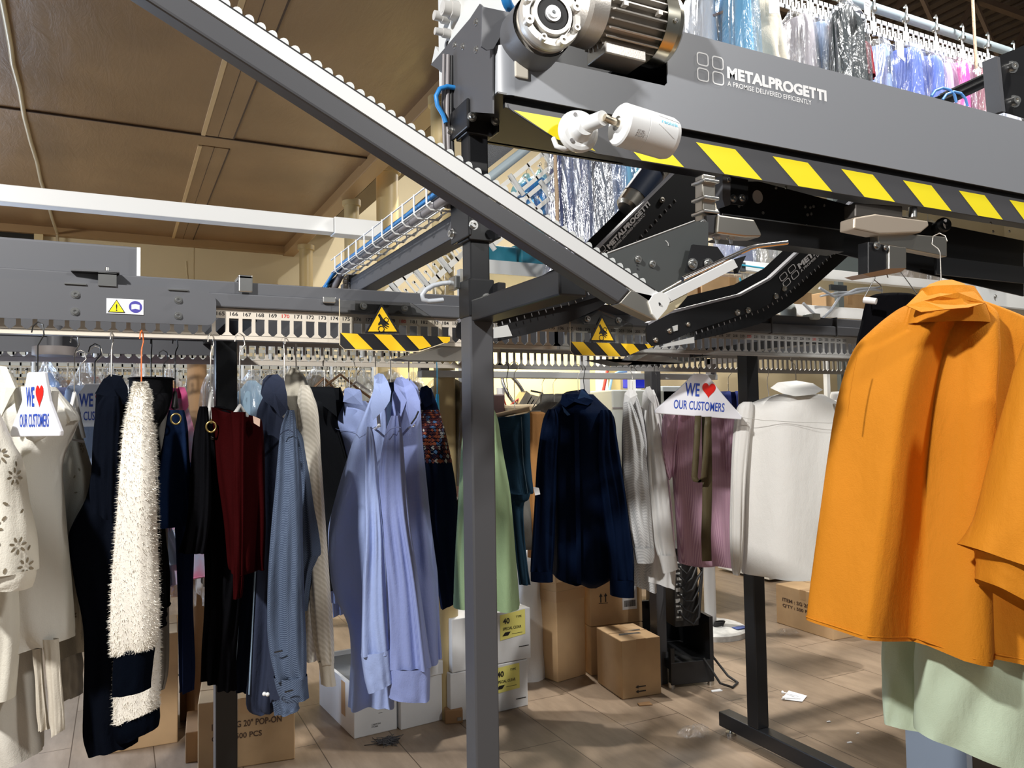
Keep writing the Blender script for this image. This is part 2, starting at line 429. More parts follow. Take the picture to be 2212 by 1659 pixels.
struct('ceiling', MB().span((-6, 2.25, CEZ), (1.38, 7.2, CEZ + 0.1)), PLY)
TRIM = mat('brown trim paint', hexc(150, 120, 82), 0.45)
SEAM = mat('dark panel gap', hexc(70, 52, 36), 0.8)
t = MB()
t.span((0.385, 2.3, CEZ - 0.012), (0.405, 4.42, CEZ)); t.span((0.385, 4.60, CEZ - 0.012), (0.405, 7.1, CEZ))
struct('trim_1', t, mat('pale batten edge', hexc(196, 168, 124), 0.5))
t = MB().span((0.405, 2.3, CEZ - 0.008), (0.545, 4.42, CEZ)).span((0.405, 4.6, CEZ - 0.008), (0.545, 7.1, CEZ)).span((-6, 4.44, CEZ - 0.009), (1.38, 4.58, CEZ))
struct('trim_2', t, PLY)
t = MB().span((0.545, 2.3, CEZ - 0.0085), (0.553, 4.42, CEZ)).span((0.545, 4.6, CEZ - 0.0085), (0.553, 7.1, CEZ)).span((0.468, 2.3, CEZ - 0.0095), (0.471, 4.42, CEZ)).span((0.468, 4.6, CEZ - 0.0095), (0.471, 7.1, CEZ))
t.span((-6, 4.43, CEZ - 0.0095), (1.38, 4.44, CEZ)).span((-0.98, 4.58, CEZ - 0.003), (-0.975, 7.1, CEZ)).span((-0.98, 2.3, CEZ - 0.003), (-0.975, 4.43, CEZ))
struct('trim_3', t, SEAM)
struct('trim_4', MB().span((1.30, 2.2, CEZ - 0.07), (1.40, 7.12, CEZ + 0.2)).span((-6, 2.17, CEZ - 0.05), (1.40, 2.25, CEZ + 0.25)), TRIM, bevel=0.006)
struct('trim_5', MB().span((1.62, 2.2, CEZ + 0.16), (1.78, 7.12, CEZ + 0.36)), mat('olive soffit paint', hexc(104, 88, 58), 0.6))
struct('trim_6', MB().span((-6, 7.02, CEZ - 0.06), (1.3, 7.1, CEZ)), TRIM)
WALLC = mat('cream wall paint', hexc(206, 192, 158), 0.7, bump=0.05, bscale=40, var=0.04, vscale=2)
struct('wall_back', MB().span((-6, 7.1, 0), (12, 7.25, 5.6)), WALLC)
struct('wall_left', MB().span((-6.1, -2.5, 0), (-6, 7.25, 5.6)), WALLC)
struct('wall_right', MB().span((12, -2.5, 0), (12.1, 9.2, 5.6)), WALLC)
# partition lit by its own yellow lamp behind the racks
YW = mat('yellow cream wall', hexc(222, 204, 146), 0.65, bump=0.04, bscale=30)
struct('wall_partition', MB().span((1.72, 5.2, 0), (3.36, 5.3, 2.10)), YW)
struct('trim_7', MB().span((3.36, 5.14, 0), (3.44, 5.3, 2.3)), WHITEM)
struct('trim_8', MB().span((3.46, 5.2, 0), (3.60, 5.3, 2.3)), YW)
area('shelf_lamp_yellow', (2.65, 4.80, 2.0), (2.6, 5.2, 1.3), 1.0, 0.08, 16, (1, 0.90, 0.62))
# high roof over the right side: corrugated deck and dark trusses
RF = mat('dark roof deck', hexc(70, 58, 50), 0.7)
t = MB()
for i in range(64):
    x = 1.42 + i * 0.165; t.box((x + 0.04, 3.6, 5.5), (0.09, 12, 0.05)); 
t.span((1.42, -2.5, 5.52), (12, 9.2, 5.6))
struct('roof', t, RF)
TR = mat('brown truss steel', hexc(92, 74, 60), 0.6)
for k, y in enumerate((2.9, 4.6, 6.3)):
    t = MB(); t.bar((1.5, y, 4.72), (12, y, 4.72), 0.06); t.bar((1.5, y, 5.38), (12, y, 5.38), 0.06)
    x = 1.6
    while x < 11.6:
        t.bar((x, y, 4.74), (x + 0.45, y, 5.36), 0.035); t.bar((x + 0.45, y, 5.36), (x + 0.9, y, 4.74), 0.035); x += 0.9
    struct('trim_%d' % (20 + k), t, TR)
# small window at the left top of the back wall
struct('window_1', MB().span((-1.6, 7.06, 2.60), (-0.60, 7.1, 2.85)), mat('dark window glass', (0.02, 0.022, 0.02), 0.1))
f = MB()
for a, b in (((-1.62, 7.03, 2.845), (-0.56, 7.1, 2.87)), ((-1.62, 7.03, 2.56), (-0.56, 7.1, 2.61)), ((-0.60, 7.03, 2.56), (-0.54, 7.1, 2.87)), ((-1.4, 7.03, 2.70), (-0.64, 7.09, 2.735))): f.span(a, b)
struct('trim_9', f, mat('cream window frame', hexc(205, 186, 142), 0.5))
# crack and joint in the wall plaster
t = MB(); t.tube([(0.50, 7.098, 2.72), (0.505, 7.098, 2.62), (0.515, 7.098, 2.55), (0.50, 7.098, 2.45), (0.512, 7.098, 2.3)], 0.006, 5); t.span((0.52, 7.094, 1.9), (0.56, 7.1, 2.84))
struct('trim_10', t, WALLC)

# pipes standing under the ceiling edge
PIPE = mat('cream painted pipe', hexc(186, 166, 120), 0.45)
for i, (x, y, r, z1, lab) in enumerate(((1.40, 6.6, 0.055, CEZ - 0.07, 'cream pipe against the back wall under the end of the ceiling edge'),
                               (1.40, 5.15, 0.05, CEZ - 0.06, 'cream vertical pipe under the middle of the ceiling edge'),
                               (1.62, 5.05, 0.075, CEZ + 0.16, 'thick olive pipe behind the cable basket'),
                               (1.34, 3.35, 0.05, CEZ - 0.05, 'cream pipe with bracket behind the top of the machine post'))):
    o = thing('vertical_pipe', lab, 'pipe', (x, y, 0), group=None)
    MB().cyl((x, y, 0), (x, y, z1), r, 20).build('pipe_run', PIPE, o)
    MB().cyl((x, y, z1 - 0.04), (x, y, z1), r * 1.25, 20).build('pipe_flange', PIPE, o)
# grey conduit stapled across the plywood ceiling
pts = [P(x, y, Z=CEZ - 0.018) for x, y in ((0, -20), (12, 40), (22, 95), (27, 135), (42, 190), (52, 250), (66, 305), (80, 350), (88, 390), (98, 420), (108, 455), (112, 470))]
pts += [Vector((pts[-1].x + 0.01, 7.03, CEZ - 0.05)), Vector((pts[-1].x + 0.02, 7.03, 2.4))]
sm = []
for i in range(len(pts) - 1):
    for k in range(4): sm.append(pts[i].lerp(pts[i + 1], k / 4))
sm.append(pts[-1])
c = MB().tube(sm, 0.011, 8).build('electric_conduit', mat('pale conduit', hexc(190, 178, 150), 0.35, 0.3))
tag(c, 'thin pale conduit snaking across the brown plywood ceiling', 'conduit')
# white aluminium tube crossing under the ceiling
o = thing('white_rail_tube', 'white square tube crossing level in front of the cream back wall', 'tube', (0.2, 3.5, 2.19))
MB().span((-2.5, 3.465, 2.195), (0.86, 3.535, 2.262)).build('tube_run', WHITEM, o, bevel=0.003)
MB().span((0.862, 3.46, 2.19), (1.08, 3.54, 2.267)).build('tube_joint', WHITEM, o, bevel=0.003)
# ------------------------------------------------------------------ the garment carousel
PIT = 0.03175
def slot_plate(mb, x0, x1, y, zt, zs, zb, zbot, bw=0.009, th=0.006, p=PIT, flare=0.010):
    """slotted rail: plain band zt..zs, bars zs..zb, band zb..zbot; slots end in a V"""
    mb.span((x0, y - th / 2, zs), (x1, y + th / 2, zt)); mb.span((x0, y - th / 2, zbot), (x1, y + th / 2, zb + 0.001))
    n = int(round((x1 - x0) / p))
    for i in range(n + 1):
        x = x0 + i * p
        mb.prism([(x - bw / 2, y - th / 2, zs), (x - bw / 2, y - th / 2, zb + flare), (x - p * 0.46, y - th / 2, zb), (x + p * 0.46, y - th / 2, zb), (x + bw / 2, y - th / 2, zb + flare), (x + bw / 2, y - th / 2, zs)], (0, th, 0))
    return mb
YN, YF = 2.06, 2.78
X165 = 0.2247
NEARX0, NEARX1 = X165 - PIT * 50.5, X165 + PIT * 130.5
# near rail
nr = thing('slotted_rail', 'ivory slotted conveyor rail with printed slot numbers, front side of the rack', 'conveyor rail', (0.3, YN, 1.553))
slot_plate(MB(), NEARX0, X165 + 30.5 * PIT, YN, 1.632, 1.607, 1.563, 1.553).build('slot_strip', IVORY, nr)
slot_plate(MB(), X165 + 30.5 * PIT, NEARX1, YN, 1.632, 1.607, 1.563, 1.553).build('slot_strip', GREYP, nr, label='greyer run of the slotted strip')
MB().span((NEARX0, YN + 0.004, 1.553), (NEARX1, YN + 0.03, 1.560)).build('strip_flange', GREYP, nr)
bk = MB(); rd = MB()
for k in range(165, 236):
    x = X165 + (k - 165) * PIT; (rd if k % 10 == 0 else bk).v
    put_text(rd if k % 10 == 0 else bk, str(k), (x - 0.0095, YN - 0.0036, 1.6135), (0.019, 0, 0), (0, 0, 0.0095), 0.01)
bk.build('slot_numbers', INK, nr); rd.build('slot_numbers', REDINK, nr, label='red printed slot numbers')
cb = thing('rail_beam', 'charcoal rail housing above the numbered front slots', 'conveyor beam', (0.3, YN + 0.05, 1.635))
MB().span((NEARX0, YN - 0.005, 1.667), (NEARX1, YN + 0.09, 1.700)).build('upper_profile', GREY, cb, bevel=0.003)
MB().span((NEARX0, YN - 0.016, 1.633), (NEARX1, YN + 0.08, 1.668)).build('lower_profile', GREY, cb, bevel=0.003)
for px in (528,):
    c = P(px, 600, Y=YN); MB().span((c.x - 0.017, YN - 0.022, 1.672), (c.x + 0.017, YN - 0.014, 1.715)).span((c.x - 0.017, YN - 0.022, 1.705), (c.x + 0.017, YN + 0.06, 1.716)).build('clip', STEEL, cb, bevel=0.003, label='zinc clip over the housing')
c = P(711, 655, Y=YN - 0.02); MB().span((c.x - 0.018, YN - 0.026, 1.655), (c.x + 0.018, YN - 0.010, 1.672)).build('clip', STEEL, cb, bevel=0.003, label='zinc clip under the upper edge')
c = P(1755, 700, Y=YN); MB().span((c.x - 0.02, YN - 0.022, 1.69), (c.x + 0.02, YN + 0.03, 1.712)).build('clip', mat('pale clip', (0.6, 0.65, 0.62), 0.4), cb, bevel=0.004)
for px in (1800, 1660):
    c = P(px, 715, Y=YN); MB().span((c.x - 0.0018, YN - 0.019, 1.631), (c.x + 0.0018, YN + 0.08, 1.702)).build('housing_joint', CHAR, cb)
# big cover box and rounded cover plate at the left end
o = thing('drive_cover', 'large grey drive cover box on top of the rail at the left', 'machine cover', (-0.5, YN + 0.1, 1.70))
e = P(300, 560, Y=YN + 0.10)
MB().span((-2.0, YN + 0.03, 1.700), (e.x, YN + 0.20, 1.777)).build('cover_shell', GREY, o, bevel=0.006)
MB().span((e.x - 0.006, YN + 0.026, 1.703), (e.x + 0.002, YN + 0.032, 1.775)).build('edge_strip', WHITEM, o)
o = thing('cover_plate', 'grey cover plate with rounded end and warning sticker on the front rail', 'cover plate', (-0.3, YN - 0.03, 1.56))
pl = [P(x, y, Y=YN - 0.03) for x, y in ((465, 668), (463, 690), (452, 699), (436, 702))]
zt, zb = P(420, 624, Y=YN - 0.03).z, P(430, 702, Y=YN - 0.03).z
xr = P(467, 665, Y=YN - 0.03).x
poly = [(-2, YN - 0.03, zb)]
for k in range(9):
    a = math.radians(-90 + 90 * k / 8); poly.append((xr - 0.022 + 0.022 * math.cos(a), YN - 0.03, zb + 0.022 + 0.022 * math.sin(a)))
for k in range(9):
    a = math.radians(90 * k / 8); poly.append((xr - 0.04 + 0.04 * math.cos(a), YN - 0.03, zt - 0.03 + 0.03 * math.sin(a)))
poly.append((-2, YN - 0.03, zt))
MB().prism(poly, (0, 0.004, 0)).build('plate', GREY, o)
for px, py in ((163, 636), (162, 673), (385, 648), (385, 682)):
    b = MB(); bolt(b, P(px, py, Y=YN - 0.03), (0, -1, 0), 0.0065, 0.006); b.build('bolt', STEEL, o)
for px, py in ((163, 613), (385, 626)):
    q = P(px, py, Y=YN - 0.03); MB().span((q.x - 0.022, YN - 0.034, q.z - 0.002), (q.x + 0.022, YN - 0.01, q.z + 0.001)).build('edge_clip', STEEL, o)
a = P(230, 644, Y=YN - 0.031); b = P(310, 680, Y=YN - 0.031); yk = YN - 0.0312
st = MB().span((a.x, yk - 0.0006, b.z), (b.x, yk, a.z)).build('warning_sticker', PAPER, o, label='white warning sticker')
w = b.x - a.x; h = a.z - b.z; yk -= 0.0008
def tri(mb, cx, z0, hw, hh, y): mb.add([(cx - hw, y, z0), (cx + hw, y, z0), (cx, y, z0 + hh)], [(0, 1, 2)])
m = MB(); tri(m, a.x + w * 0.27, b.z + h * 0.06, w * 0.24, h * 0.88, yk); m.build('warning_triangle', INK, st)
m = MB(); tri(m, a.x + w * 0.27, b.z + h * 0.12, w * 0.195, h * 0.74, yk - 0.0003); m.build('warning_triangle', YEL, st)
m = MB(); put_text(m, '!', (a.x + w * 0.25, yk - 0.0006, b.z + h * 0.17), (w * 0.04, 0, 0), (0, 0, h * 0.46), 0.03); m.build('exclamation_mark', INK, st)
m = MB().cyl((a.x + w * 0.78, yk, b.z + h * 0.5), (a.x + w * 0.78, yk - 0.0003, b.z + h * 0.5), h * 0.40, 28); m.build('manual_symbol', mat('indigo print', (0.06, 0.05, 0.32), 0.5), st)
m = MB().add([(a.x + w * 0.67, yk - 0.0005, b.z + h * 0.32), (a.x + w * 0.78, yk - 0.0005, b.z + h * 0.38), (a.x + w * 0.89, yk - 0.0005, b.z + h * 0.32), (a.x + w * 0.89, yk - 0.0005, b.z + h * 0.64), (a.x + w * 0.78, yk - 0.0005, b.z + h * 0.69), (a.x + w * 0.67, yk - 0.0005, b.z + h * 0.64)], [(0, 1, 4, 5), (1, 2, 3, 4)])
m.build('manual_symbol', PAPER, st)
# steel angle on the housing (left)
q = P(232, 598, Y=YN - 0.03)
o = thing('angle_bracket', 'zinc angle bracket and black plate bolted on the left rail housing', 'bracket', (q.x, YN - 0.03, q.z))
MB().span((q.x - 0.019, YN - 0.034, q.z - 0.022), (q.x + 0.019, YN - 0.030, q.z + 0.008)).span((q.x - 0.019, YN - 0.034, q.z + 0.005), (q.x + 0.019, YN + 0.02, q.z + 0.009)).build('angle', STEEL, o)
MB().prism([(q.x - 0.075, YN - 0.02, q.z + 0.011), (q.x + 0.025, YN - 0.034, q.z + 0.011), (q.x + 0.025, YN + 0.05, q.z + 0.011), (q.x - 0.075, YN + 0.05, q.z + 0.011)], (0, 0, 0.004)).build('plate', CHAR, o)
m = MB(); bolt(m, (q.x, YN - 0.01, q.z + 0.015), (0, 0, 1), 0.006, 0.01); m.build('bolt', STEEL, o)
# far rail
fr = thing('slotted_rail', 'plain slotted conveyor rail of the rear side of the rack', 'conveyor rail', (0.5, YF, 1.54))
slot_plate(MB(), -1.8, 1.35, YF, 1.632, 1.607, 1.556, 1.541).build('slot_strip', IVORY, fr)
slot_plate(MB(), 1.35, 4.9, YF, 1.632, 1.607, 1.556, 1.541).build('slot_strip', GREYP, fr, label='greyer run of the rear slotted strip')
o = thing('rail_beam', 'charcoal housing over the rear slotted rail', 'conveyor beam', (0.5, YF - 0.05, 1.60))
MB().span((-1.8, YF - 0.09, 1.628), (4.9, YF + 0.01, 1.70)).build('housing', CHAR, o, bevel=0.004)
o = thing('cover_plate', 'dark cover plate with round knob hanging behind the front rail at the left', 'cover plate', (-0.4, YF - 0.06, 1.565))
e = P(455, 740, Y=YF - 0.05)
MB().span((-1.8, YF - 0.06, 1.566), (e.x, YF - 0.05, 1.64)).build('plate', CHAR, o)
q = P(118, 760, Y=YF - 0.12)
MB().cyl((q.x, YF - 0.12, q.z - 0.012), (q.x, YF - 0.12, q.z + 0.014), 0.058, 10).build('knob', mat('grey brown knob', (0.16, 0.14, 0.13), 0.5), o)
MB().cyl((q.x, YF - 0.12, q.z + 0.01), (q.x, YF - 0.12, 1.64), 0.02, 10).build('stem', CHAR, o)

# rack posts with their cross feet, 2 m apart
def rack_post(x, y, top, label, foot=True, rear=0.2, front=1.2):
    o = thing('rack_post', label, 'post', (x, y, 0))
    MB().span((x - 0.03, y - 0.03, 0.09 if foot else 0), (x + 0.03, y + 0.03, top)).build('upright', BLACK if foot else CHAR, o, bevel=0.004)
    if foot:
        MB().span((x - 0.03, y - front, 0.03), (x + 0.03, y + rear, 0.09)).build('foot_bar', BLACK, o, bevel=0.004)
        for yy in (y + rear - 0.04, y - front + 0.04): MB().cyl((x, yy, 0), (x, yy, 0.012), 0.022, 14).cyl((x, yy, 0.01), (x, yy, 0.032), 0.007, 10).build('levelling_foot', STEEL, o)
    MB().span((x - 0.035, y - 0.36, 1.602), (x + 0.035, y + 0.32, 1.634)).build('cross_bar', BLACK, o)
    return o
p1_ = rack_post(0.278, 2.42, 1.61, 'dark rack post behind the black dress and dark red trousers')
rack_post(2.306, 2.42, 1.61, 'dark rack post with long cross foot, left of the orange shirt')
# post behind the white shirts with the computer beside it
q = P(1410, 1480, Z=0)
rack_post(2.44, 3.24, 1.61, 'narrow dark post standing beside the black computer tower', foot=False)

# main machine post
MX, MY = 0.763, 1.695
mp_ = thing('machine_post', 'tall charcoal machine post with clamps in the middle of the scene', 'post', (MX, MY, 0))
MB().span((MX - 0.03, MY - 0.03, 0), (MX + 0.03, MY + 0.03, 1.60)).build('lower_upright', CHAR, mp_, bevel=0.004)
MB().span((MX - 0.025, MY - 0.025, 1.60), (MX + 0.025, MY + 0.025, 2.32)).build('upper_upright', BLACK, mp_, bevel=0.003)
MB().span((MX - 0.033, MY - 0.033, 1.585), (MX + 0.033, MY + 0.033, 1.675)).build('collar', BLACK, mp_, bevel=0.004)
for z0, z1, pp in ((1.765, 1.865, [(985, 516)]), (2.02, 2.10, [(980, 252), (1067, 268)])):
    m = MB().span((MX - 0.034, MY - 0.034, z0), (MX + 0.034, MY + 0.034, z1)).span((MX - 0.042, MY - 0.055, z0 + 0.005), (MX - 0.034, MY + 0.055, z1 - 0.005)).span((MX + 0.034, MY - 0.055, z0 + 0.005), (MX + 0.042, MY + 0.055, z1 - 0.005))
    c = m.build('clamp', BLACK, mp_, bevel=0.003)
    for sx in (-1, 1):
        b = MB(); bolt(b, (MX + sx * 0.042, MY + 0.043, z0 + 0.03), (sx, 0, 0), 0.009, 0.009); bolt(b, (MX + sx * 0.030, MY - 0.055, z0 + 0.03), (0, -1, 0), 0.008, 0.008); b.build('bolt', STEEL, c)
b = MB(); bolt(b, (MX + 0.012, MY - 0.033, 1.628), (0, -1, 0), 0.009, 0.012); bolt(b, (MX + 0.042, MY - 0.02, 1.628), (0, -1, 0), 0.009, 0.012); b.build('bolt', STEEL, mp_)
MB().span((MX + 0.028, MY - 0.06, 1.605), (MX + 0.05, MY - 0.005, 1.665)).build('clamp_ear', BLACK, mp_, bevel=0.003)
# arms from the post
o = thing('support_arm', 'horizontal charcoal arm under the cable basket, running back from the post', 'support arm', (MX, MY, 1.79))
MB().span((MX - 0.03, MY + 0.04, 1.792), (MX + 0.03, 2.86, 1.852)).build('arm_tube', CHAR, o, bevel=0.004)
MB().span((MX - 0.036, 2.72, 1.70), (MX + 0.036, 2.80, 1.87)).build('end_clamp', BLACK, o, bevel=0.003)
b = MB(); bolt(b, (MX - 0.036, 2.75, 1.845), (-1, 0, 0), 0.01, 0.012); bolt(b, (MX - 0.036, 2.75, 1.725), (-1, 0, 0), 0.01, 0.012); b.build('bolt', STEEL, o)
o = thing('support_arm', 'short dark arm reaching from the post under the sloping slide', 'support arm', (MX, MY, 1.59))
MB().span((MX - 0.03, 1.25, 1.573), (MX + 0.03, MY - 0.034, 1.623)).build('arm_tube', BLACK, o, bevel=0.004)
o = thing('grab_handle', 'grey bent hose loop on the left of the post collar', 'handle', (MX - 0.05, MY, 1.66))
hp = [P(x, y, Y=MY + 0.05) for x, y in ((978, 610), (955, 612), (935, 617), (920, 626), (912, 637), (914, 647), (925, 651), (940, 650), (957, 648))]
MB().tube(hp, 0.006, 8).build('loop', LGC, o); MB().span((hp[0].x - 0.008, MY + 0.02, hp[0].z - 0.02), (hp[0].x + 0.008, MY + 0.06, hp[0].z + 0.012)).build('clamp', STEEL, o, bevel=0.003)
# wire cable basket over the arm
o = thing('cable_basket', 'wire mesh cable basket sloping away above the charcoal arm', 'cable tray', (0.68, 2.2, 1.80))
xs = (0.665, 0.735); y0, y1 = 1.74, 2.72
m = MB()
for x, z in ((0.665, 1.912), (0.665, 1.868), (0.67, 1.866), (0.70, 1.857), (0.735, 1.866), (0.735, 1.912)):
    m.tube([(x, y0, z), (x, y1, z)], 0.0022, 6)
k = y0 + 0.02
while k < y1:
    m.tube([(0.663, k, 1.914), (0.663, k, 1.865), (0.672, k, 1.855), (0.728, k, 1.855), (0.737, k, 1.865), (0.737, k, 1.912)], 0.0026, 6); k += 0.09
m.build('wire_mesh', WHITEM, o)
for nm, mt, r, pts in (('conduit', GREYC, 0.014, [(0.70, 1.70, 1.875), (0.70, 2.0, 1.874), (0.702, 2.4, 1.876), (0.70, 2.70, 1.872), (0.69, 2.80, 1.82), (0.68, 2.83, 1.72)]),
                       ('blue_hose', BLUEC, 0.0065, [(0.682, 1.70, 1.892), (0.678, 2.0, 1.885), (0.68, 2.4, 1.884), (0.676, 2.68, 1.88), (0.66, 2.80, 1.83), (0.65, 2.82, 1.74)]),
                       ('blue_hose', BLUEC, 0.005, [(0.694, 1.70, 1.901), (0.69, 2.1, 1.898), (0.69, 2.6, 1.894), (0.67, 2.77, 1.85), (0.64, 2.82, 1.75)]),
                       ('black_cable', RUB, 0.006, [(0.716, 1.70, 1.93), (0.722, 2.1, 1.915), (0.72, 2.5, 1.90), (0.70, 2.75, 1.86), (0.60, 2.85, 1.76)]),
                       ('black_cable', RUB, 0.005, [(0.728, 1.70, 1.945), (0.73, 2.1, 1.93), (0.726, 2.6, 1.90), (0.68, 2.8, 1.84), (0.56, 2.86, 1.74)]),
                       ('black_cable', RUB, 0.005, [(0.724, 1.72, 1.915), (0.726, 2.2, 1.90), (0.72, 2.65, 1.885), (0.66, 2.82, 1.83), (0.52, 2.86, 1.73)])):
    MB().tube(pts, r, 8).build(nm, mt, o)
# cables down the upper post
o = thing('cable_run', 'grey and blue cables running down the upper part of the post', 'cables', (MX - 0.04, MY + 0.05, 1.9))
for dx, mt, r in ((-0.045, GREYC, 0.006), (-0.035, RUB, 0.005), (-0.056, GREYC, 0.004)):
    MB().tube([(MX + dx, MY + 0.05, 2.24), (MX + dx - 0.004, MY + 0.05, 2.1), (MX + dx, MY + 0.05, 1.95), (MX + dx - 0.002, MY + 0.055, 1.86)], r, 8).build('cable', mt, o)
pts = [P(x, y, Y=MY + 0.04) for x, y in ((985, 190), (965, 187), (950, 192), (942, 208), (945, 228), (957, 248), (963, 265))]
MB().tube(pts, 0.006, 8).build('blue_hose', BLUEC, o)

# ------------------------------------------------------------------ big beam with lettering
BY = 1.5
BX1 = 3.5
bm_ = thing('conveyor_beam', 'large grey machine beam with white company lettering and hazard stripes', 'conveyor beam', (0.75, BY, 1.95))
zT, zB = 2.30, 2.055
cl = P(1195, 131, Y=BY); cr = P(1443, 183, Y=BY); zc = 2.152
poly = [(0.775, BY, zB), (BX1, BY, zB), (BX1, BY, zT), (cr.x + 0.012, BY, zT), (cr.x, BY, zT - 0.012), (cr.x, BY, zc + 0.010), (cr.x - 0.010, BY, zc), (0.87, BY, zc), (0.80, BY, 2.168), (0.775, BY, 2.168)]
MB().prism(poly, (0, 0.004, 0)).build('front_panel', LITGREY, bm_)
# rounded left corner and side cheek
rows = []
for k in range(9):
    a = math.radians(90 * k / 8); x = 0.775 - 0.045 * math.sin(a); y = BY + 0.045 - 0.045 * math.cos(a)
    rows.append([(x, y, zB), (x, y, 2.168)])
MB().grid(rows).build('corner', LITGREY, bm_)
xL = 0.73
ck = [P(x, y, X=xL) for x, y in ((1064, 245), (1064, 110), (1048, 20), (1036, 8), (1015, 40), (930, 140), (950, 152), (978, 160), (980, 232), (990, 240))]
MB().prism(ck, (0.004, 0, 0)).build('side_cheek', CHAR, bm_)
m = MB()
for x, y in ((1029, 48), (983, 98), (1000, 101), (1029, 107)): bolt(m, P(x, y, X=xL), (-1, 0, 0), 0.006, 0.005)
m.build('bolt', STEEL, bm_)
fl = [P(x, y, Y=BY + 0.01) for x, y in ((1042, 14), (1108, 28), (1100, 45), (1066, 105), (1052, 108), (1040, 100))]
MB().prism(fl, (0, 0.004, 0)).build('bent_flange', GREY, bm_)
MB().span((0.80, BY + 0.28, zB), (1.26, BY + 0.29, 2.52)).span((0.735, BY + 0.004, zB), (BX1, BY + 0.30, zB + 0.004)).span((cr.x + 0.01, BY + 0.004, zT - 0.006), (BX1, BY + 0.30, zT)).span((0.735, BY + 0.29, zB), (BX1, BY + 0.30, zT)).build('housing', BLACK, bm_)
# lip with hazard stripes
lp = [P(x, y, Y=BY + 0.004) for x, y in ((1098, 220), (1099, 232), (1108, 240), (1204, 302), (1290, 329))]
zl0, zl1 = 1.957, 2.036
poly = [Vector((lp[0].x, BY + 0.004, zl1))] + lp[1:4] + [Vector((lp[4].x, BY + 0.004, zl0)), Vector((BX1, BY + 0.004, zl0)), Vector((BX1, BY + 0.004, zl1))]
MB().prism(poly, (0, 0.005, 0)).build('lower_lip', CHAR, bm_)
MB().span((lp[0].x, BY + 0.02, zl1 - 0.002), (BX1, BY + 0.03, zB)).build('lip_groove', BLACK, bm_)
ys = BY + 0.0034; zt_ = 2.027
m = MB()
def px_quad(*q): 
    m.add([P(x, y, Y=ys) for x, y in q], [tuple(range(len(q)))])
px_quad((1112, 238), (1228, 254), (1198, 298), (1130, 250)) if False else None
a0 = P(1503, 306, Y=ys).x; b0 = P(1588, 322, Y=ys).x; per = P(1669, 337, Y=ys).x - a0
sl = P(1647, 392, Y=ys).x - b0
for k in range(-2, 9):
    xa = a0 + k * per; xb = b0 + k * per
    if k == -2:
        m.add([P(x, y, Y=ys) for x, y in ((1110, 238), (1215, 256), (1287, 327), (1204, 301))], [(0, 1, 2, 3)]); continue
    m.add([(xa, ys, zt_), (xb, ys, zt_), (xb + sl, ys, zl0 + 0.001), (xa + sl, ys, zl0 + 0.001)], [(0, 1, 2, 3)])
m.build('hazard_stripes', YEL, bm_)
def logo(mb, o, ux, uy):
    """four rounded squares; o lower left, ux / uy full width and height"""
    for i in (0, 1):
        for j in (0, 1): rrect(mb, o + ux * (0.56 * i) + uy * (0.53 * j), ux * 0.44, uy * 0.46, 0.27, 0.10)
def lettering(o, ux, uy, parent, m1, logo_off=None):
    """company name: o = lower left of the big word, ux its full width, uy its cap height"""
    a = MB(); put_text(a, 'METALPROGETTI', o, ux, uy, 0.05)
    put_text(a, 'A PROMISE DELIVERED EFFICIENTLY', o - uy * 0.62, ux * 0.835, uy * 0.42, 0.012)
    logo(a, o - ux * 0.275 - uy * 0.72, ux * 0.245, uy * 2.35)
    return a.build('lettering', m1, parent, recalc=False)
yl = BY - 0.0008
o_ = P(1571, 169, Y=yl); e_ = P(1786, 219, Y=yl); t_ = P(1570, 142.6, Y=yl)
lettering(o_, Vector((e_.x - o_.x, 0, 0)), Vector((0, 0, t_.z - o_.z)), bm_, WPRINT)
q = P(1125, 150, Y=BY); MB().span((q.x - 0.017, BY - 0.006, q.z - 0.021), (q.x + 0.017, BY, q.z + 0.021)).build('cable_tie_pad', mat('cream nylon', (0.62, 0.58, 0.50), 0.5), bm_, bevel=0.003)
# running gear below the beam
o = thing('trolley_track', 'black drilled side plate of the track below the striped beam', 'track', (1.6, 1.72, 1.85))
m = MB().prism([P(x, y, Y=1.72) for x, y in ((1535, 392), (1640, 392), (1860, 450), (2212, 520), (2212, 640), (1800, 545), (1560, 470))], (0, 0.006, 0)); m.build('side_plate', BLACK, o)
MB().prism([(1.50, 1.655, 1.838), (1.50, 1.72, 1.838), (1.50, 1.72, 1.842), (1.50, 1.665, 1.842), (1.50, 1.665, 1.905), (1.50, 1.655, 1.905)], (0.48, 0, 0)).build('lower_flange', BLACK, o)
MB().span((2.42, 1.655, 1.80), (3.2, 1.665, 1.86)).build('lower_flange', BLACK, o)
MB().span((1.50, 1.653, 1.903), (1.98, 1.657, 1.906)).build('flange_edge', STEEL, o)
q = P(1637, 425, Y=1.718); MB().cyl(q, q + Vector((0, 0.003, 0)), 0.020, 28).build('lightening_hole', LGREY, o, label='round hole showing the pale wall')
m = MB()
for x, y in ((1596, 445), (1676, 406), (1697, 405), (1648, 460), (1742, 488), (1739, 447), (1750, 448), (1757, 446), (1744, 464), (1752, 462), (1780, 444), (2140, 482), (2180, 500), (2145, 500)):
    bolt(m, P(x, y, Y=1.719), (0, -1, 0), 0.0035, 0.003)
m.build('bolt', STEEL, o)
o = thing('sensor_bracket', 'grey bracket with two bolts under the left of the striped beam', 'bracket', (1.45, 1.6, 1.9))
m = MB().prism([P(x, y, Y=1.60) for x, y in ((1561, 378), (1578, 382), (1578, 442), (1566, 446), (1561, 430))], (0, 0.03, 0)); m.build('side_tab', GREY, o)
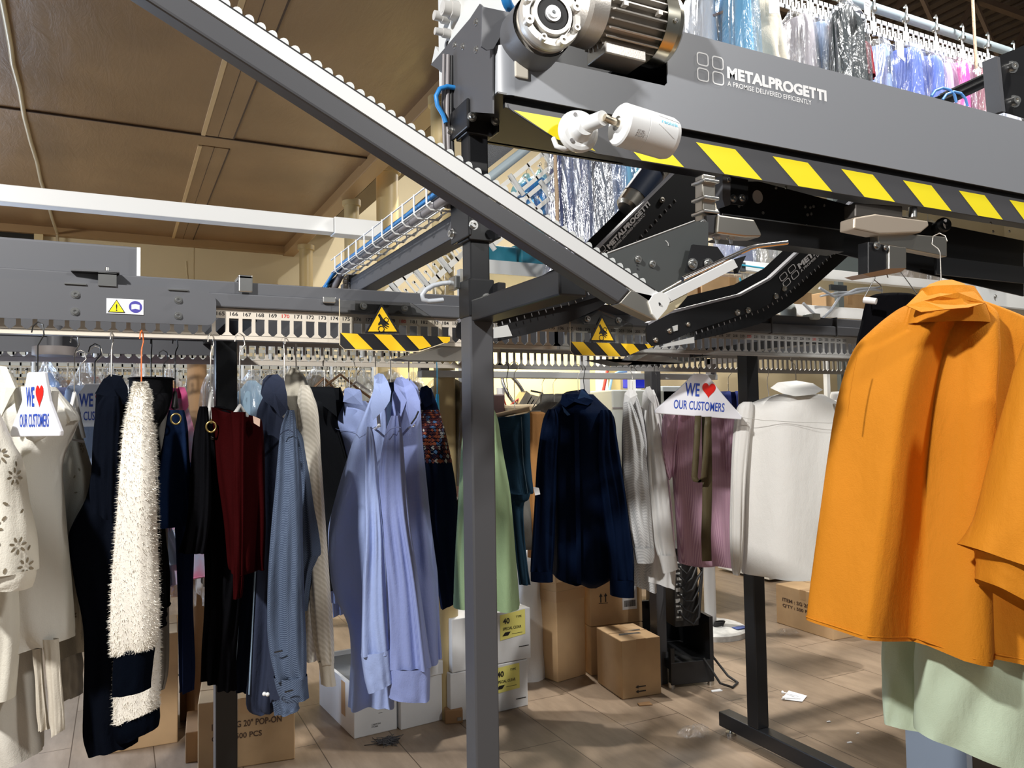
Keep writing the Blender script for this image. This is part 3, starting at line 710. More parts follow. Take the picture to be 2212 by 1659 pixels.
MB().prism([P(x, y, Y=1.62) for x, y in ((1575, 380), (1616, 388), (1616, 432), (1606, 444), (1575, 440))], (0, 0.004, 0)).build('plate', BLACK, o)
m = MB(); bolt(m, P(1584, 429, Y=1.618), (0, -1, 0), 0.008, 0.006); bolt(m, P(1603, 428, Y=1.618), (0, -1, 0), 0.008, 0.006); bolt(m, P(1574, 389, Y=1.6), (0, -1, 0), 0.005, 0.005); m.build('bolt', STEEL, o)
o = thing('stopper_block', 'shiny steel stopper mechanism under the left of the striped beam', 'stopper', (1.42, 1.5, 1.80))
m = MB()
m.prism([P(x, y, Y=1.50) for x, y in ((1518, 375), (1546, 380), (1546, 470), (1518, 476))], (0, 0.03, 0)); m.build('slide_block', BRUSH, o, bevel=0.003)
for y in (391, 428, 458):
    q = P(1535, y, Y=1.49); MB().box((q.x, 1.51, q.z), (0.05, 0.05, 0.008)).build('clamp_ring', STEEL, o, bevel=0.002)
MB().prism([P(x, y, Y=1.48) for x, y in ((1551, 463), (1630, 474), (1646, 505), (1644, 512), (1610, 512), (1548, 504))], (0, 0.05, 0)).build('guide_shoe', BRUSH, o, bevel=0.005)
MB().prism([P(x, y, Y=1.49) for x, y in ((1526, 465), (1551, 463), (1546, 505), (1528, 503))], (0, 0.05, 0)).build('shoe_cheek', CHAR, o, bevel=0.002)
m = MB()
for x in (1548, 1579):
    q = P(x, 513, Y=1.50); m.lathe(q, (0, 0, -1), [(0, 0.011), (0.006, 0.009), (0.006, 0.005), (0.016, 0.004), (0.016, 0)], 14)
bolt(m, P(1519, 483, Y=1.485), (0, -1, 0), 0.008, 0.006)
m.build('bolt', STEEL, o)
o = thing('locking_bar', 'cream coated locking bar on rounded block under the right of the striped beam', 'locking bar', (1.98, 1.5, 1.80))
m = MB().prism([P(x, y, Y=1.47) for x, y in ((1846, 470), (1893, 462), (2005, 477), (2007, 488), (1990, 502), (1900, 505), (1845, 494))], (0, 0.05, 0)); m.build('pad', mat('warm cast metal', (0.55, 0.47, 0.38), 0.38, 0.5), o, bevel=0.004)
MB().prism([P(x, y, Y=1.50) for x, y in ((1897, 500), (2046, 512), (2046, 555), (1898, 526))], (0, 0.03, 0)).build('bar', BRUSH, o, bevel=0.003)
MB().prism([P(x, y, Y=1.53) for x, y in ((1848, 438), (1950, 445), (1950, 470), (1848, 468))], (0, 0.04, 0)).build('mount', mat('dark warm metal', (0.12, 0.11, 0.10), 0.4, 0.6), o, bevel=0.003)
MB().cyl(P(1972, 448, Y=1.53), P(1972, 470, Y=1.53), 0.012, 14).build('chrome_pin', STEEL, o)
o = thing('hook_bracket', 'black and stainless hook bracket from which two hangers hang', 'bracket', (1.95, 1.45, 1.76))
MB().prism([P(x, y, Y=1.46) for x, y in ((1876, 522), (1922, 530), (1922, 580), (1876, 592))], (0, 0.035, 0)).build('side_plate', BLACK, o, bevel=0.002)
MB().prism([P(x, y, Y=1.455) for x, y in ((1921, 530), (1958, 535), (1958, 580), (1950, 586), (1921, 582))], (0, 0.035, 0)).build('cover', BRUSH, o, bevel=0.002)
MB().prism([P(x, y, Y=1.45) for x, y in ((1863, 592), (1922, 580), (1958, 579), (1945, 588), (1880, 598))], (0, 0.06, 0)).build('base_shelf', mat('copper brown plate', (0.30, 0.16, 0.08), 0.35, 0.6), o)
m = MB(); bolt(m, P(1893, 531, Y=1.455), (0, -1, 0), 0.008, 0.008); bolt(m, P(1913, 535, Y=1.455), (0, -1, 0), 0.006, 0.006); m.build('bolt', STEEL, o)
o = thing('guide_pulley', 'black guide wheel with a chromed three-spoke face under the beam', 'pulley', (2.2, 1.6, 1.88))
q = P(2043, 484, Y=1.60); MB().lathe(q, (0.35, 0.9, 0), [(0, 0.0), (0, 0.020), (0.008, 0.024), (0.02, 0.024), (0.028, 0.018), (0.05, 0.018), (0.05, 0)], 24).build('wheel', BLACK, o)
m = MB()
for k in range(3):
    a0_ = math.radians(k * 120 + 40); vs = [q + Vector((-0.001, -0.0015, 0)) + Vector((0.0045 * math.cos(a0_ + 0.9), 0, 0.0045 * math.sin(a0_ + 0.9)))]
    for j in range(7): 
        aa = a0_ + 0.25 + j * 0.26; vs.append(q + Vector((0.016 * math.cos(aa), -0.0015, 0.016 * math.sin(aa))))
    m.add(vs, [tuple(range(len(vs)))])
m.build('spoke_face', PAPER, o)
# right black bracket with two bolts
o = thing('end_bracket', 'black plate with two big bolts at the right edge above the beam', 'bracket', (2.56, 1.55, 2.3))
MB().prism([P(x, y, Y=1.56) for x, y in ((2154, 122), (2212, 98), (2240, 90), (2240, 262), (2166, 240), (2160, 170))], (0, 0.006, 0)).build('plate', BLACK, o)
MB().prism([P(x, y, Y=1.555) for x, y in ((2153, 121), (2160, 124), (2172, 242), (2164, 240))], (0, 0.05, 0)).build('edge_return', GREY, o)
m = MB(); bolt(m, P(2186, 145, Y=1.558), (-0.3, -1, 0), 0.015, 0.014); bolt(m, P(2191, 219, Y=1.558), (-0.3, -1, 0), 0.015, 0.014); m.build('bolt', STEEL, o)
o = thing('slope_track', 'black inclined track with bright edges rising behind the beam at the right', 'track', (2.5, 1.9, 2.2))
a = P(2020, 225, Y=1.95); b = P(2200, 140, Y=1.95)
MB().bar(a, b, 0.03, 0.05).build('side_web', BLACK, o); MB().bar(a + Vector((0, -0.02, 0.03)), b + Vector((0, -0.02, 0.03)), 0.004, 0.006).bar(a + Vector((0, -0.02, 0.005)), b + Vector((0, -0.02, 0.005)), 0.004, 0.004).build('bright_edge', STEEL, o)
for dx, dy in ((0, 0), (24, 8)):
    pts = [P(x + dx, y + dy, Y=1.6) for x, y in ((2012, 208), (2020, 196), (2036, 190), (2052, 194), (2062, 206), (2066, 222))]
    c = MB().tube(pts, 0.0045, 8).build('air_hose', mat('sky blue hose', (0.12, 0.33, 0.75), 0.4)); tag(c, ('light blue hose arching over the top edge of the beam, %s of two' % ('left' if dx == 0 else 'right')), 'hose')
# ------------------------------------------------------------------ gear motor on the beam
gm = thing('gear_motor', 'cast aluminium gear motor with cooling fins on top of the beam', 'motor', (1.0, 1.45, 2.17))
c = P(1190, 35, Y=1.40); AX = Vector((-0.12, -1, 0.0)).normalized()
MB().lathe(c, -AX, [(0, 0.042), (0.002, 0.066), (0.02, 0.068), (0.035, 0.060), (0.10, 0.056), (0.115, 0.064), (0.15, 0.066), (0.15, 0)], 40).build('gearbox_housing', CAST, gm)
fl_ = MB().lathe(c, -AX, [(-0.012, 0.036), (-0.012, 0.044), (0.0, 0.047), (0.003, 0.047)], 36)
fl_.lathe(c, -AX, [(-0.004, 0.050), (-0.006, 0.066), (0.004, 0.069), (0.012, 0.069)], 36)
side = AX.cross(Vector((0, 0, 1))).normalized(); upv = side.cross(AX).normalized()
for k in range(8):
    a = math.radians(22.5 + 45 * k); q = c + (side * math.cos(a) + upv * math.sin(a)) * 0.059
    fl_.lathe(q + AX * 0.004, AX, [(0, 0.011 if k % 2 else 0.008), (0.012, 0.010 if k % 2 else 0.007), (0.012, 0.004), (0.008, 0.004), (0.008, 0)], 14)
fl_.build('flange', mat('bright cast aluminium', (0.66, 0.64, 0.60), 0.4, 0.6), gm)
MB().lathe(c, -AX, [(-0.009, 0.012), (-0.009, 0.034), (-0.008, 0.036)], 30).lathe(c, -AX, [(-0.0088, 0.0), (-0.0088, 0.03)], 30).build('shaft_seal', RUB, gm)
MB().lathe(c, AX, [(0.005, 0.018), (0.014, 0.017), (0.014, 0.012), (0.018, 0.011), (0.018, 0.005), (0.012, 0.004), (0.012, 0)], 24).build('output_shaft', mat('pale turned steel', (0.75, 0.77, 0.78), 0.25, 0.7), gm)
m = MB()
for k in range(5):
    y = 0.03 + k * 0.016; m.lathe(c, -AX, [(y, 0.058), (y + 0.001, 0.066), (y + 0.005, 0.066), (y + 0.006, 0.058)], 36)
m.build('gearbox_ribs', CAST, gm)
MB().lathe(c + Vector((0.0, 0.05, -0.005)), Vector((0.1, 1, 0)), [(-0.02, 0.070), (0.10, 0.074)], 36).build('grey_shroud', GREY, gm)
MB().cyl(c + Vector((-0.03, 0.03, 0.055)), c + Vector((-0.045, 0.02, 0.095)), 0.022, 18).build('oil_port', CAST, gm)
# motor body along +X
mc = P(1330, 42, Y=1.50); mx0 = P(1240, 60, Y=1.50).x; mx1 = P(1400, 60, Y=1.5).x; mx2 = P(1449, 60, Y=1.5).x; R = 0.083
MB().lathe((mx0, 1.50, mc.z), (1, 0, 0), [(-0.02, 0.045), (0.0, 0.072), (0.01, 0.078), (0.05, 0.080), (0.055, 0.074), (0.06, 0.0)], 40).build('motor_flange', CAST, gm)
b0 = mx0 + 0.055
m = MB().cyl((b0, 1.50, mc.z), (mx1, 1.50, mc.z), R * 0.83, 40); m.build('motor_body', mat('dark cast aluminium', (0.30, 0.28, 0.25), 0.45, 0.7), gm)
m = MB()
for k in range(26):
    a = 2 * math.pi * k / 26 + 0.05; d = Vector((0, math.cos(a), math.sin(a))); t = Vector((0, -math.sin(a), math.cos(a))) * 0.0017
    p0 = Vector((b0, 1.5, mc.z)) + d * R * 0.8; p1 = Vector((b0 + 0.006, 1.5, mc.z)) + d * R * 1.02; q1 = Vector((mx1 - 0.004, 1.5, mc.z)) + d * R * 1.02; q0 = Vector((mx1, 1.5, mc.z)) + d * R * 0.8
    m.add([p0 + t, p1 + t, q1 + t, q0 + t, p0 - t, p1 - t, q1 - t, q0 - t], [(0, 1, 2, 3), (7, 6, 5, 4), (0, 4, 5, 1), (1, 5, 6, 2), (2, 6, 7, 3)])
m.build('cooling_fins', CAST, gm)
m = MB()
for x in (b0 + 0.03, mx1 - 0.03):
    m.box((x, 1.5 - R * 0.98, mc.z - 0.01), (0.012, 0.014, 0.011))
m.build('fin_boss', CAST, gm)
MB().lathe((mx1 - 0.006, 1.5, mc.z), (1, 0, 0), [(0, R * 1.04), (0.035, R * 1.06), (0.048, R * 1.02), (0.058, R * 0.9), (0.060, R * 0.5), (0.060, 0)], 44).build('fan_cowl', mat('zinc fan cowl', (0.62, 0.60, 0.50), 0.22, 1.0), gm)
m = MB(); bolt(m, (mx1 + 0.015, 1.5 - R * 1.05, mc.z - 0.02), (0, -1, -0.2), 0.004, 0.004); m.build('bolt', STEEL, gm)
MB().span((b0 + 0.01, 1.47, mc.z - R - 0.02), (mx1 - 0.03, 1.55, mc.z - R + 0.012)).build('foot', CAST, gm, bevel=0.003)
MB().span((b0 + 0.005, 1.45, mc.z + R * 0.72), (mx1 - 0.01, 1.56, mc.z + R + 0.05)).build('terminal_box', CAST, gm, bevel=0.006)
q = P(1387, 5, Y=1.44); MB().cyl(q, q + Vector((0, 0.03, 0)), 0.020, 24).build('cable_entry', RUB, gm)
# junction box
jb = thing('junction_box', 'light grey junction box with cable glands behind the black cheek', 'junction box', (0.74, 1.78, 2.22))
MB().span((0.737, 1.60, 2.19), (0.88, 1.86, 2.60)).build('box_body', LGREY, jb, bevel=0.006)
MB().prism([P(x, y, X=0.736) for x, y in ((932, 139), (950, 153), (958, 146), (952, 120), (940, 100))], (0.01, 0, 0)).build('mounting_flange', LGREY, jb)
for x, y, r in ((962, 18, 0.024), (944, 34, 0.016), (946, 68, 0.012)):
    q = P(x, y, X=0.705); g = MB().cyl(q + Vector((0.034, 0, 0)), q + Vector((0.012, 0, 0)), r, 6).cyl(q + Vector((0.012, 0, 0)), q + Vector((-0.008, 0, 0)), r * 0.75, 16).cyl(q + Vector((-0.008, 0, 0)), q + Vector((-0.0085, 0, 0)), r * 0.5, 12)
    g.build('cable_gland', mat('grey nylon gland', (0.45, 0.44, 0.42), 0.5), jb)
MB().tube([P(1090, -12, Y=1.55), P(1096, 8, Y=1.55), P(1104, 22, Y=1.58)], 0.012, 8).build('blue_hose', BLUEC, jb)

# ------------------------------------------------------------------ white security camera
sc_ = thing('security_camera', 'white bullet security camera mounted on the hazard striped lip', 'camera', (0.87, 1.49, 1.95))
q = P(1247, 286, Y=1.47); ax = Vector((-0.15, -1, 0.0)).normalized()
MB().lathe(q, ax, [(0, 0.0), (0, 0.047), (0.006, 0.048), (0.014, 0.045), (0.017, 0.038), (0.017, 0)], 36).build('base_disc', WHITEP, sc_)
MB().lathe(q + ax * 0.015, ax, [(0, 0.030), (0.012, 0.026), (0.03, 0.022), (0.03, 0)], 24).build('base_neck', WHITEP, sc_)
e = P(1303, 255, Y=1.38)
MB().tube([q + ax * 0.028 + Vector((0.002, 0, 0.004)), e], [0.0175, 0.0165], 20).build('arm', WHITEP, sc_)
m = MB()
for k in range(3):
    a = math.radians(90 + 120 * k + 20); s_ = Vector((math.cos(a), 0, math.sin(a))) * 0.035; m.cyl(q + s_ + ax * 0.0165, q + s_ + ax * 0.0175, 0.0045, 12)
m.build('screw_hole', mat('shadow grey plastic', (0.2, 0.19, 0.19), 0.5), sc_)
# body: axis to the right, slightly down and away
b0 = P(1337, 268, Y=1.375); b1 = P(1440, 296, Y=1.40); d = (b1 - b0).normalized(); d = Vector((d.x, d.y - 0.18, d.z - 0.12)).normalized(); L = 0.135
MB().tube([e + Vector((0.0, -0.004, 0)), b0 + d * 0.004], 0.008, 14).build('ball_joint', mat('brass tinted steel', (0.6, 0.52, 0.40), 0.25, 1.0), sc_)
body = MB().lathe(b0, d, [(0, 0), (0, 0.043), (0.004, 0.046), (0.05, 0.0462), (0.051, 0.0455), (0.052, 0.0462), (L - 0.01, 0.046), (L, 0.043), (L, 0.038), (L - 0.006, 0.037), (L - 0.006, 0)], 44).build('camera_body', WHITEP, sc_)
MB().lathe(b0, d, [(-0.006, 0.016), (0.0, 0.020), (0.002, 0.020)], 20).build('rear_boss', WHITEP, sc_)
MB().lathe(b0, d, [(L - 0.005, 0.0), (L - 0.005, 0.036)], 30).build('lens_face', RUB, sc_)
n_ = d.cross(Vector((0, 0, 1))).normalized(); n_ = -n_ if n_.y > 0 else n_
u2 = d.cross(n_).normalized(); u2 = u2 if u2.z > 0 else -u2
def on_body(t, ang, r=0.0468): return b0 + d * t + (n_ * math.cos(math.radians(ang)) + u2 * math.sin(math.radians(ang))) * r
def wrap_text(body_, t0, tw, ang0, angh, mt, nm, rot=False):
    vs, fs = text_shape(body_, 0.01); m_ = MB()
    m_.add([on_body(t0 + a * tw, ang0 + b * angh) for a, b in vs], fs); return m_.build(nm, mt, sc_, recalc=False)
wrap_text('reolink', 0.080, 0.044, 10, 13, mat('cyan logo print', (0.10, 0.50, 0.72), 0.5), 'logo')
m_ = MB()
for k, (aa, ww) in enumerate(((-30, 0.018), (-37, 0.022), (-44, 0.02))):
    vs, fs = text_shape('CE FC RoHS'[k * 3:k * 3 + 3].strip() or 'CE', 0.01); m_.add([on_body(0.022 + a * ww, aa + b * 5) for a, b in vs], fs)
m_.build('compliance_marks', mat('grey print', (0.22, 0.19, 0.18), 0.6), sc_, recalc=False)
m_ = MB()
for (t0, a0_), (t1, a1) in (((0.075, 33), (0.13, 28)), ((0.072, 4), (0.115, -22))): m_.tube([on_body(t0 + (t1 - t0) * k / 8, a0_ + (a1 - a0_) * k / 8, 0.0462) for k in range(9)], 0.0008, 6)
m_.build('visor_seam', mat('seam grey', (0.5, 0.5, 0.5), 0.5), sc_)
MB().tube([P(1196, 300, Y=1.5), P(1202, 316, Y=1.48), P(1218, 322, Y=1.48), P(1232, 318, Y=1.48)], 0.006, 8).build('cable', WHITEP, sc_)

# ------------------------------------------------------------------ slide in front: dark tube, white comb plate
SY = 1.12
def ps(x, y, dy=0.0): return P(x, y, Y=SY + dy)
sd = thing('hanger_slide', 'long sloping charcoal slide with white toothed comb crossing in front of the post', 'slide', (ps(739, 216).x, SY, ps(739, 216).z))
A = ps(739, 216); B = ps(1363, 626); dd = (B - A).normalized(); nn = Vector((-dd.z, 0, dd.x)); 
if nn.z < 0: nn = -nn
T0 = A - dd * 1.1; TW = 0.034
MB().prism([T0, B, B - nn * TW - dd * 0.012, T0 - nn * TW], (0, 0.034, 0)).build('slide_tube', CHAR, sd, bevel=0.004)
# silver end cap and joint
jt = ps(1432, 655)
MB().prism([B, B - nn * TW - dd * 0.012, ps(1415, 692), ps(1440, 650), ps(1425, 640)], (0, 0.030, 0)).build('end_cap', BRUSH, sd, bevel=0.002)
C0 = A + nn * 0.0015; hgt = (ps(739, 175.6) - A).dot(nn) - 0.0015
E0 = ps(1427, 652); Lc = (E0 - C0).dot(dd)
m = MB().prism([T0 + nn * 0.0015, C0 + dd * Lc, C0 + dd * (Lc - 0.004) + nn * hgt, T0 + nn * (0.0015 + hgt)], (0, 0.006, 0))
m.build('comb_plate', WHITEP, sd)
m = MB(); s0 = -1.1 + 0.3; k = 0
while s0 < Lc - 0.03:
    q = C0 + dd * s0 + nn * (hgt - 0.0015) + Vector((0, 0.006, 0)); pts = []
    for j in range(9):
        a = math.pi * j / 8; pts.append(q + dd * (0.0080 * math.cos(a)) + nn * (0.0118 * math.sin(a)))
    m.prism(pts, (0, 0.012, 0)); s0 += 0.0178
m.build('comb_teeth', mat('translucent nylon', (0.66, 0.68, 0.67), 0.35), sd)
MB().prism([T0 + nn * (hgt + 0.001) + Vector((0, 0.006, 0)), C0 + dd * (Lc - 0.02) + nn * (hgt + 0.001) + Vector((0, 0.006, 0)), C0 + dd * (Lc - 0.02) + nn * (hgt - 0.001) + Vector((0, 0.006, 0)), T0 + nn * (hgt - 0.001) + Vector((0, 0.006, 0))], (0, -0.0065, 0)).build('comb_edge', INK, sd)
# hinge and short rising leg
MB().prism([ps(1402, 652, -.003), ps(1412, 636, -.003), ps(1428, 630, -.003), ps(1441, 637, -.003), ps(1448, 650, -.003), ps(1440, 668, -.003), ps(1420, 691, -.003), ps(1410, 678, -.003)], (0, 0.010, 0)).build('hinge_plate', WHITEM, sd)
MB().cyl(ps(1424, 657, -.0035), ps(1424, 657, -.003), 0.003, 12).build('pin_hole', INK, sd)
MB().prism([ps(1414, 684, .004), ps(1446, 655, .004), ps(1486, 628, .004), ps(1486, 640, .004), ps(1466, 664, .004), ps(1424, 690, .004)], (0, 0.03, 0)).build('cream_guide', mat('cream nylon guide', (0.62, 0.55, 0.36), 0.45), sd, bevel=0.002)
rl = thing('rising_rail', 'short white rail with chrome rod rising right from the end of the slide', 'rail', tuple(ps(1500, 615)))
MB().prism([ps(1436, 634), ps(1585, 560), ps(1594, 577), ps(1448, 652)], (0, 0.012, 0)).build('white_rail', WHITEP, rl)
MB().prism([ps(1585, 560, .013), ps(1612, 552, .013), ps(1594, 590, .013), ps(1590, 577, .013)], (0, 0.01, 0)).build('end_plate', BLACK, rl)
MB().tube([ps(1474, 603, .02), ps(1620, 536, .02), ps(1634, 532, .02), ps(1700, 524, .02)], 0.0045, 12).build('chrome_rod', mat('chrome rod', (0.75, 0.72, 0.70), 0.15, 1.0), rl)
MB().tube([ps(1424, 633, .02), ps(1470, 607, .02)], 0.0025, 8).build('thin_rod', STEEL, rl)

# big grey-green gusset plate behind the slide
gp = thing('gusset_plate', 'large dark triangular plate with bolts between slide and beam', 'plate', (1.3, 1.40, 1.7))
gY = 1.36
MB().prism([P(x, y, Y=gY) for x, y in ((1290, 560), (1312, 548), (1500, 478), (1530, 480), (1530, 580), (1430, 660), (1380, 640))], (0, 0.005, 0)).build('plate', mat('slate powder coat', (0.060, 0.066, 0.066), 0.42), gp)
MB().tube([P(1312, 547, Y=gY), P(1500, 477, Y=gY)], 0.0015, 6).build('bright_edge', GREYP, gp)
MB().bar(P(1400, 640, Y=gY + 0.003), ps(1412, 668, 0.03), 0.02).build('tie_bar', BLACK, gp)
m = MB(); bolt(m, P(1378, 560, Y=gY - 0.001), (0, -1, 0), 0.006, 0.006); bolt(m, P(1409, 570, Y=gY - 0.001), (0, -1, 0), 0.006, 0.006); m.build('bolt', STEEL, gp)
MB().cyl(P(1376, 573, Y=gY - 0.001), P(1376, 573, Y=gY), 0.002, 8).cyl(P(1377, 581, Y=gY - 0.001), P(1377, 581, Y=gY), 0.002, 8).build('drilled_hole', INK, gp)
MB().tube([P(1438, 520, Y=gY - 0.001), P(1443, 525, Y=gY - 0.001), P(1444, 531, Y=gY - 0.001)], 0.0012, 6).build('scratch_mark', GREYP, gp)
o = thing('black_tab', 'small black bracket with two slotted bolts right of the gusset plate', 'bracket', (1.45, 1.34, 1.72))
MB().prism([P(x, y, Y=1.34) for x, y in ((1497, 528), (1550, 533), (1566, 556), (1560, 588), (1482, 588))], (0, 0.006, 0)).build('tab_plate', BLACK, o)
m = MB(); bolt(m, P(1496, 570, Y=1.338), (0, -1, 0), 0.009, 0.008); bolt(m, P(1530, 570, Y=1.338), (0, -1, 0), 0.009, 0.008); m.build('bolt', STEEL, o)

# ------------------------------------------------------------------ inclined loader arms
def dirs(a, b):
    d = (b - a); d.y = 0; d.normalize(); n = Vector((-d.z, 0, d.x)); return d, n
def loader(label, top, low, belt, teeth, bolts, txt, tongue):
    """black belt arm: side plate with bright upper lip, belt guard under it, belt teeth, bolts and lettering"""
    AYf = 1.93
    def q(x, y, yy=AYf): return P(x, y, Y=yy)
    o = thing('loader_arm', label, 'loader arm', tuple(q(*top[3])))
    MB().prism([q(*p) for p in top + low], (0, 0.006, 0)).build('side_plate', BLACK, o)
    tp = [q(*p) for p in top]
    rows = [[p + Vector((0, -0.001, -0.0038)), p + Vector((0, -0.001, 0.0042)), p + Vector((0, 0.02, 0.0052))] for p in tp[1:]]
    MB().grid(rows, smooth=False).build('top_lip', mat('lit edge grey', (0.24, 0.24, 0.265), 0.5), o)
    far = [q(x - 14, y - 10, AYf + 0.16) for x, y in top[3:]]
    MB().grid([[p + Vector((0, 0, 0.02)), p - Vector((0, 0, 0.05))] for p in far], smooth=False).build('rear_plate', BLACK, o)
    rows = []
    for x, y in belt:
        p = q(x, y, AYf + 0.03); rows.append([p + Vector((0.0, 0, 0.085)), p, p + Vector((0.0, 0.10, 0.0))])
    MB().grid(rows, smooth=False).build('belt_guard', BLACK, o)
    m = MB(); pts = [q(x, y, AYf - 0.001) for x, y in teeth]
    for a, b in zip(pts, pts[1:]):
        nseg = max(2, int((b - a).length / 0.024)); d, n = dirs(a, b)
        for k in range(nseg): p = a.lerp(b, k / nseg); m.bar(p, p + n * 0.009, 0.0022, 0.0022)
    m.build('belt_teeth', mat('worn belt teeth', (0.25, 0.25, 0.26), 0.5), o)
    b = MB()
    for x, y, r in bolts: b.lathe(q(x, y, AYf - 0.001), (0, -1, 0), [(0, r), (0.004, r * 0.9), (0.005, r * 0.4), (0.003, 0)], 18)
    b.build('bolt', BRUSH, o)
    t = MB()
    for poly in tongue: t.prism([q(*p) for p in poly], (0, -0.005, 0))
    t.build('guide_tongue', LGREY, o)
    a, e, c = [q(*p) for p in txt]; d = e - a; n = dirs(a, e)[1] * (c - a).length
    lettering(a + Vector((0, -0.001, 0)), d, n, o, SPRINT)
    return o
loader('black loader arm curving up to the beam at the right of the slide',
       [(1396, 712), (1400, 700), (1412, 693), (1447, 675), (1600, 637), (1664, 602), (1875, 405)],
       [(1900, 455), (1740, 604), (1690, 642), (1640, 668), (1494, 716), (1440, 742), (1410, 748), (1398, 735)],
       [(1502, 735), (1560, 722), (1640, 700), (1690, 672), (1735, 640), (1872, 518), (1930, 462)],
       [(1505, 722), (1600, 690), (1650, 672), (1700, 640), (1860, 500)],
       ((1416, 735, .009), (1446, 715, .009), (1486, 701, .008), (1593, 675, .0105), (1616, 670, .0105), (1676, 640, .0105), (1694, 623, .0105)),
       ((1727, 582), (1850, 468), (1720, 573)),
       [[(1497, 728), (1498, 741), (1424, 751), (1440, 742)], [(1452, 705), (1462, 702), (1462, 714), (1455, 716)]])
loader('black loader arm rising behind the slide and gusset plate beside the plaid shirts',
       [(985, 712), (990, 695), (1005, 686), (1050, 668), (1180, 622), (1240, 588), (1283, 545), (1480, 350)],
       [(1560, 425), (1400, 566), (1330, 630), (1245, 655), (1075, 690), (1030, 722), (1000, 735), (986, 728)],
       [(1075, 738), (1140, 722), (1220, 700), (1290, 668), (1330, 640), (1450, 540), (1540, 450)],
       [(1070, 706), (1180, 675), (1245, 655), (1300, 620), (1388, 512), (1470, 425)],
       ((1188, 650, .0085), (1212, 643, .0085), (1430, 432, .0095)),
       ((1316, 539), (1405, 443), (1309, 530)),
       [[(1066, 708), (1095, 702), (1105, 726), (1066, 731)]])
# pale tongue of the arms and steel catch trays under the rails
for i, pxs in enumerate((((862, 775), (960, 750), (1005, 752), (1000, 780), (880, 778)), ((1300, 776), (1355, 789), (1400, 765), (1440, 770), (1485, 785), (1330, 783)))):
    o = MB().prism([P(x, y, Y=2.0) for x, y in pxs], (0, 0.10, 0.004)).build('catch_tray', BRUSH)
    tag(o, ('bent stainless catch tray under the left warning board', 'bent stainless catch tray under the right warning board')[i], 'tray')

# ------------------------------------------------------------------ acrylic guards with warning signs
def guard(label, x0, dx_scale, tri_px, bar_px, acr_px, edge, stripes, bolts, plate_px):
    gy = YN - 0.045
    g = lambda x, y, dy=0.0: P(x, y, Y=gy + dy)
    o = thing('guard_board', label, 'warning board', tuple(g(*bar_px[0])))
    MB().prism([g(*p) for p in acr_px], (0, 0.003, 0)).build('acrylic_sheet', ACR, o)
    MB().tube([g(*p, -0.001) for p in edge], 0.0012, 5).build('sheet_edge', mat('cream acrylic edge', (0.7, 0.6, 0.42), 0.4), o)
    MB().prism([g(*p, 0.01) for p in plate_px], (0, 0.006, 0)).build('mounting_plate', CHAR, o)
    b = MB()
    for p in bolts: bolt(b, g(*p, 0.006), (0, -1, 0), 0.007, 0.008)
    b.build('bolt', STEEL, o)
    MB().add([g(*p, -0.001) for p in bar_px], [tuple(range(len(bar_px)))]).build('hazard_band', INK, o)
    m = MB()
    for s in stripes: m.add([g(*p, -0.0018) for p in s], [tuple(range(len(s)))])
    m.build('hazard_stripes', AMB, o)
    t = [g(*p, -0.001) for p in tri_px]; cen = (t[0] + t[1] + t[2]) / 3
    MB().add(t, [(0, 1, 2)]).build('sign_border', INK, o)
    t2 = [cen + (p - cen) * 0.82 + Vector((0, -0.0008, 0)) for p in t]
    MB().add(t2, [(0, 1, 2)]).build('sign_face', AMB, o)
    # hand and two toothed rollers
    w = (t[2] - t[1]).x; hh = t[0].z - t[1].z; B0 = Vector((t[1].x, gy - 0.0026, t[1].z))
    U = lambda a, b: B0 + Vector((a * w, 0, b * hh))
    m = MB(); arm = [(0.36, 0.60), (0.42, 0.66), (0.52, 0.48), (0.66, 0.36), (0.69, 0.30), (0.56, 0.32), (0.68, 0.25), (0.67, 0.22), (0.54, 0.28), (0.64, 0.18), (0.62, 0.165), (0.50, 0.26), (0.45, 0.32), (0.38, 0.27), (0.37, 0.32), (0.43, 0.42), (0.42, 0.50)]
    m.add([U(*p) for p in arm], [tuple(range(len(arm)))])
    def gear(cx, cy, r, n):
        ring = []; inner = []
        for k in range(n * 4):
            a = 2 * math.pi * k / (n * 4); rr = r * (1.18 if k % 4 < 2 else 1.0)
            ring.append(U(cx, cy) + Vector((rr * math.cos(a) * w, 0, rr * math.sin(a) * w))); inner.append(U(cx, cy) + Vector((r * 0.8 * math.cos(a) * w, 0, r * 0.8 * math.sin(a) * w)))
        k = len(ring); m.add(ring + inner, [(i, (i + 1) % k, k + (i + 1) % k, k + i) for i in range(k)])
    gear(0.46, 0.155, 0.085, 10); gear(0.60, 0.46, 0.065, 10)
    m.build('pictogram', INK, o)
    return o
guard('clear guard with hand warning triangle and striped board left of the post', 0, 1,
      [(824, 655), (788, 720), (864, 720)], [(735, 719), (972, 727), (972, 736), (966, 741), (955, 742), (896, 759), (745, 754), (735, 745)],
      [(733, 648), (890, 655), (955, 700), (958, 745), (905, 760), (745, 755), (733, 745)], [(733, 645), (734, 745), (744, 755), (905, 760), (960, 741)],
      [[(736, 719), (772, 721), (806, 755), (768, 754)], [(808, 722), (845, 723), (877, 758), (842, 757)], [(878, 725), (913, 726), (932, 748), (906, 755)], [(945, 727), (972, 728), (972, 736), (966, 741), (958, 741)]],
      [(785, 661), (874, 666)], [(768, 648), (885, 653), (892, 680), (800, 675), (768, 670)])
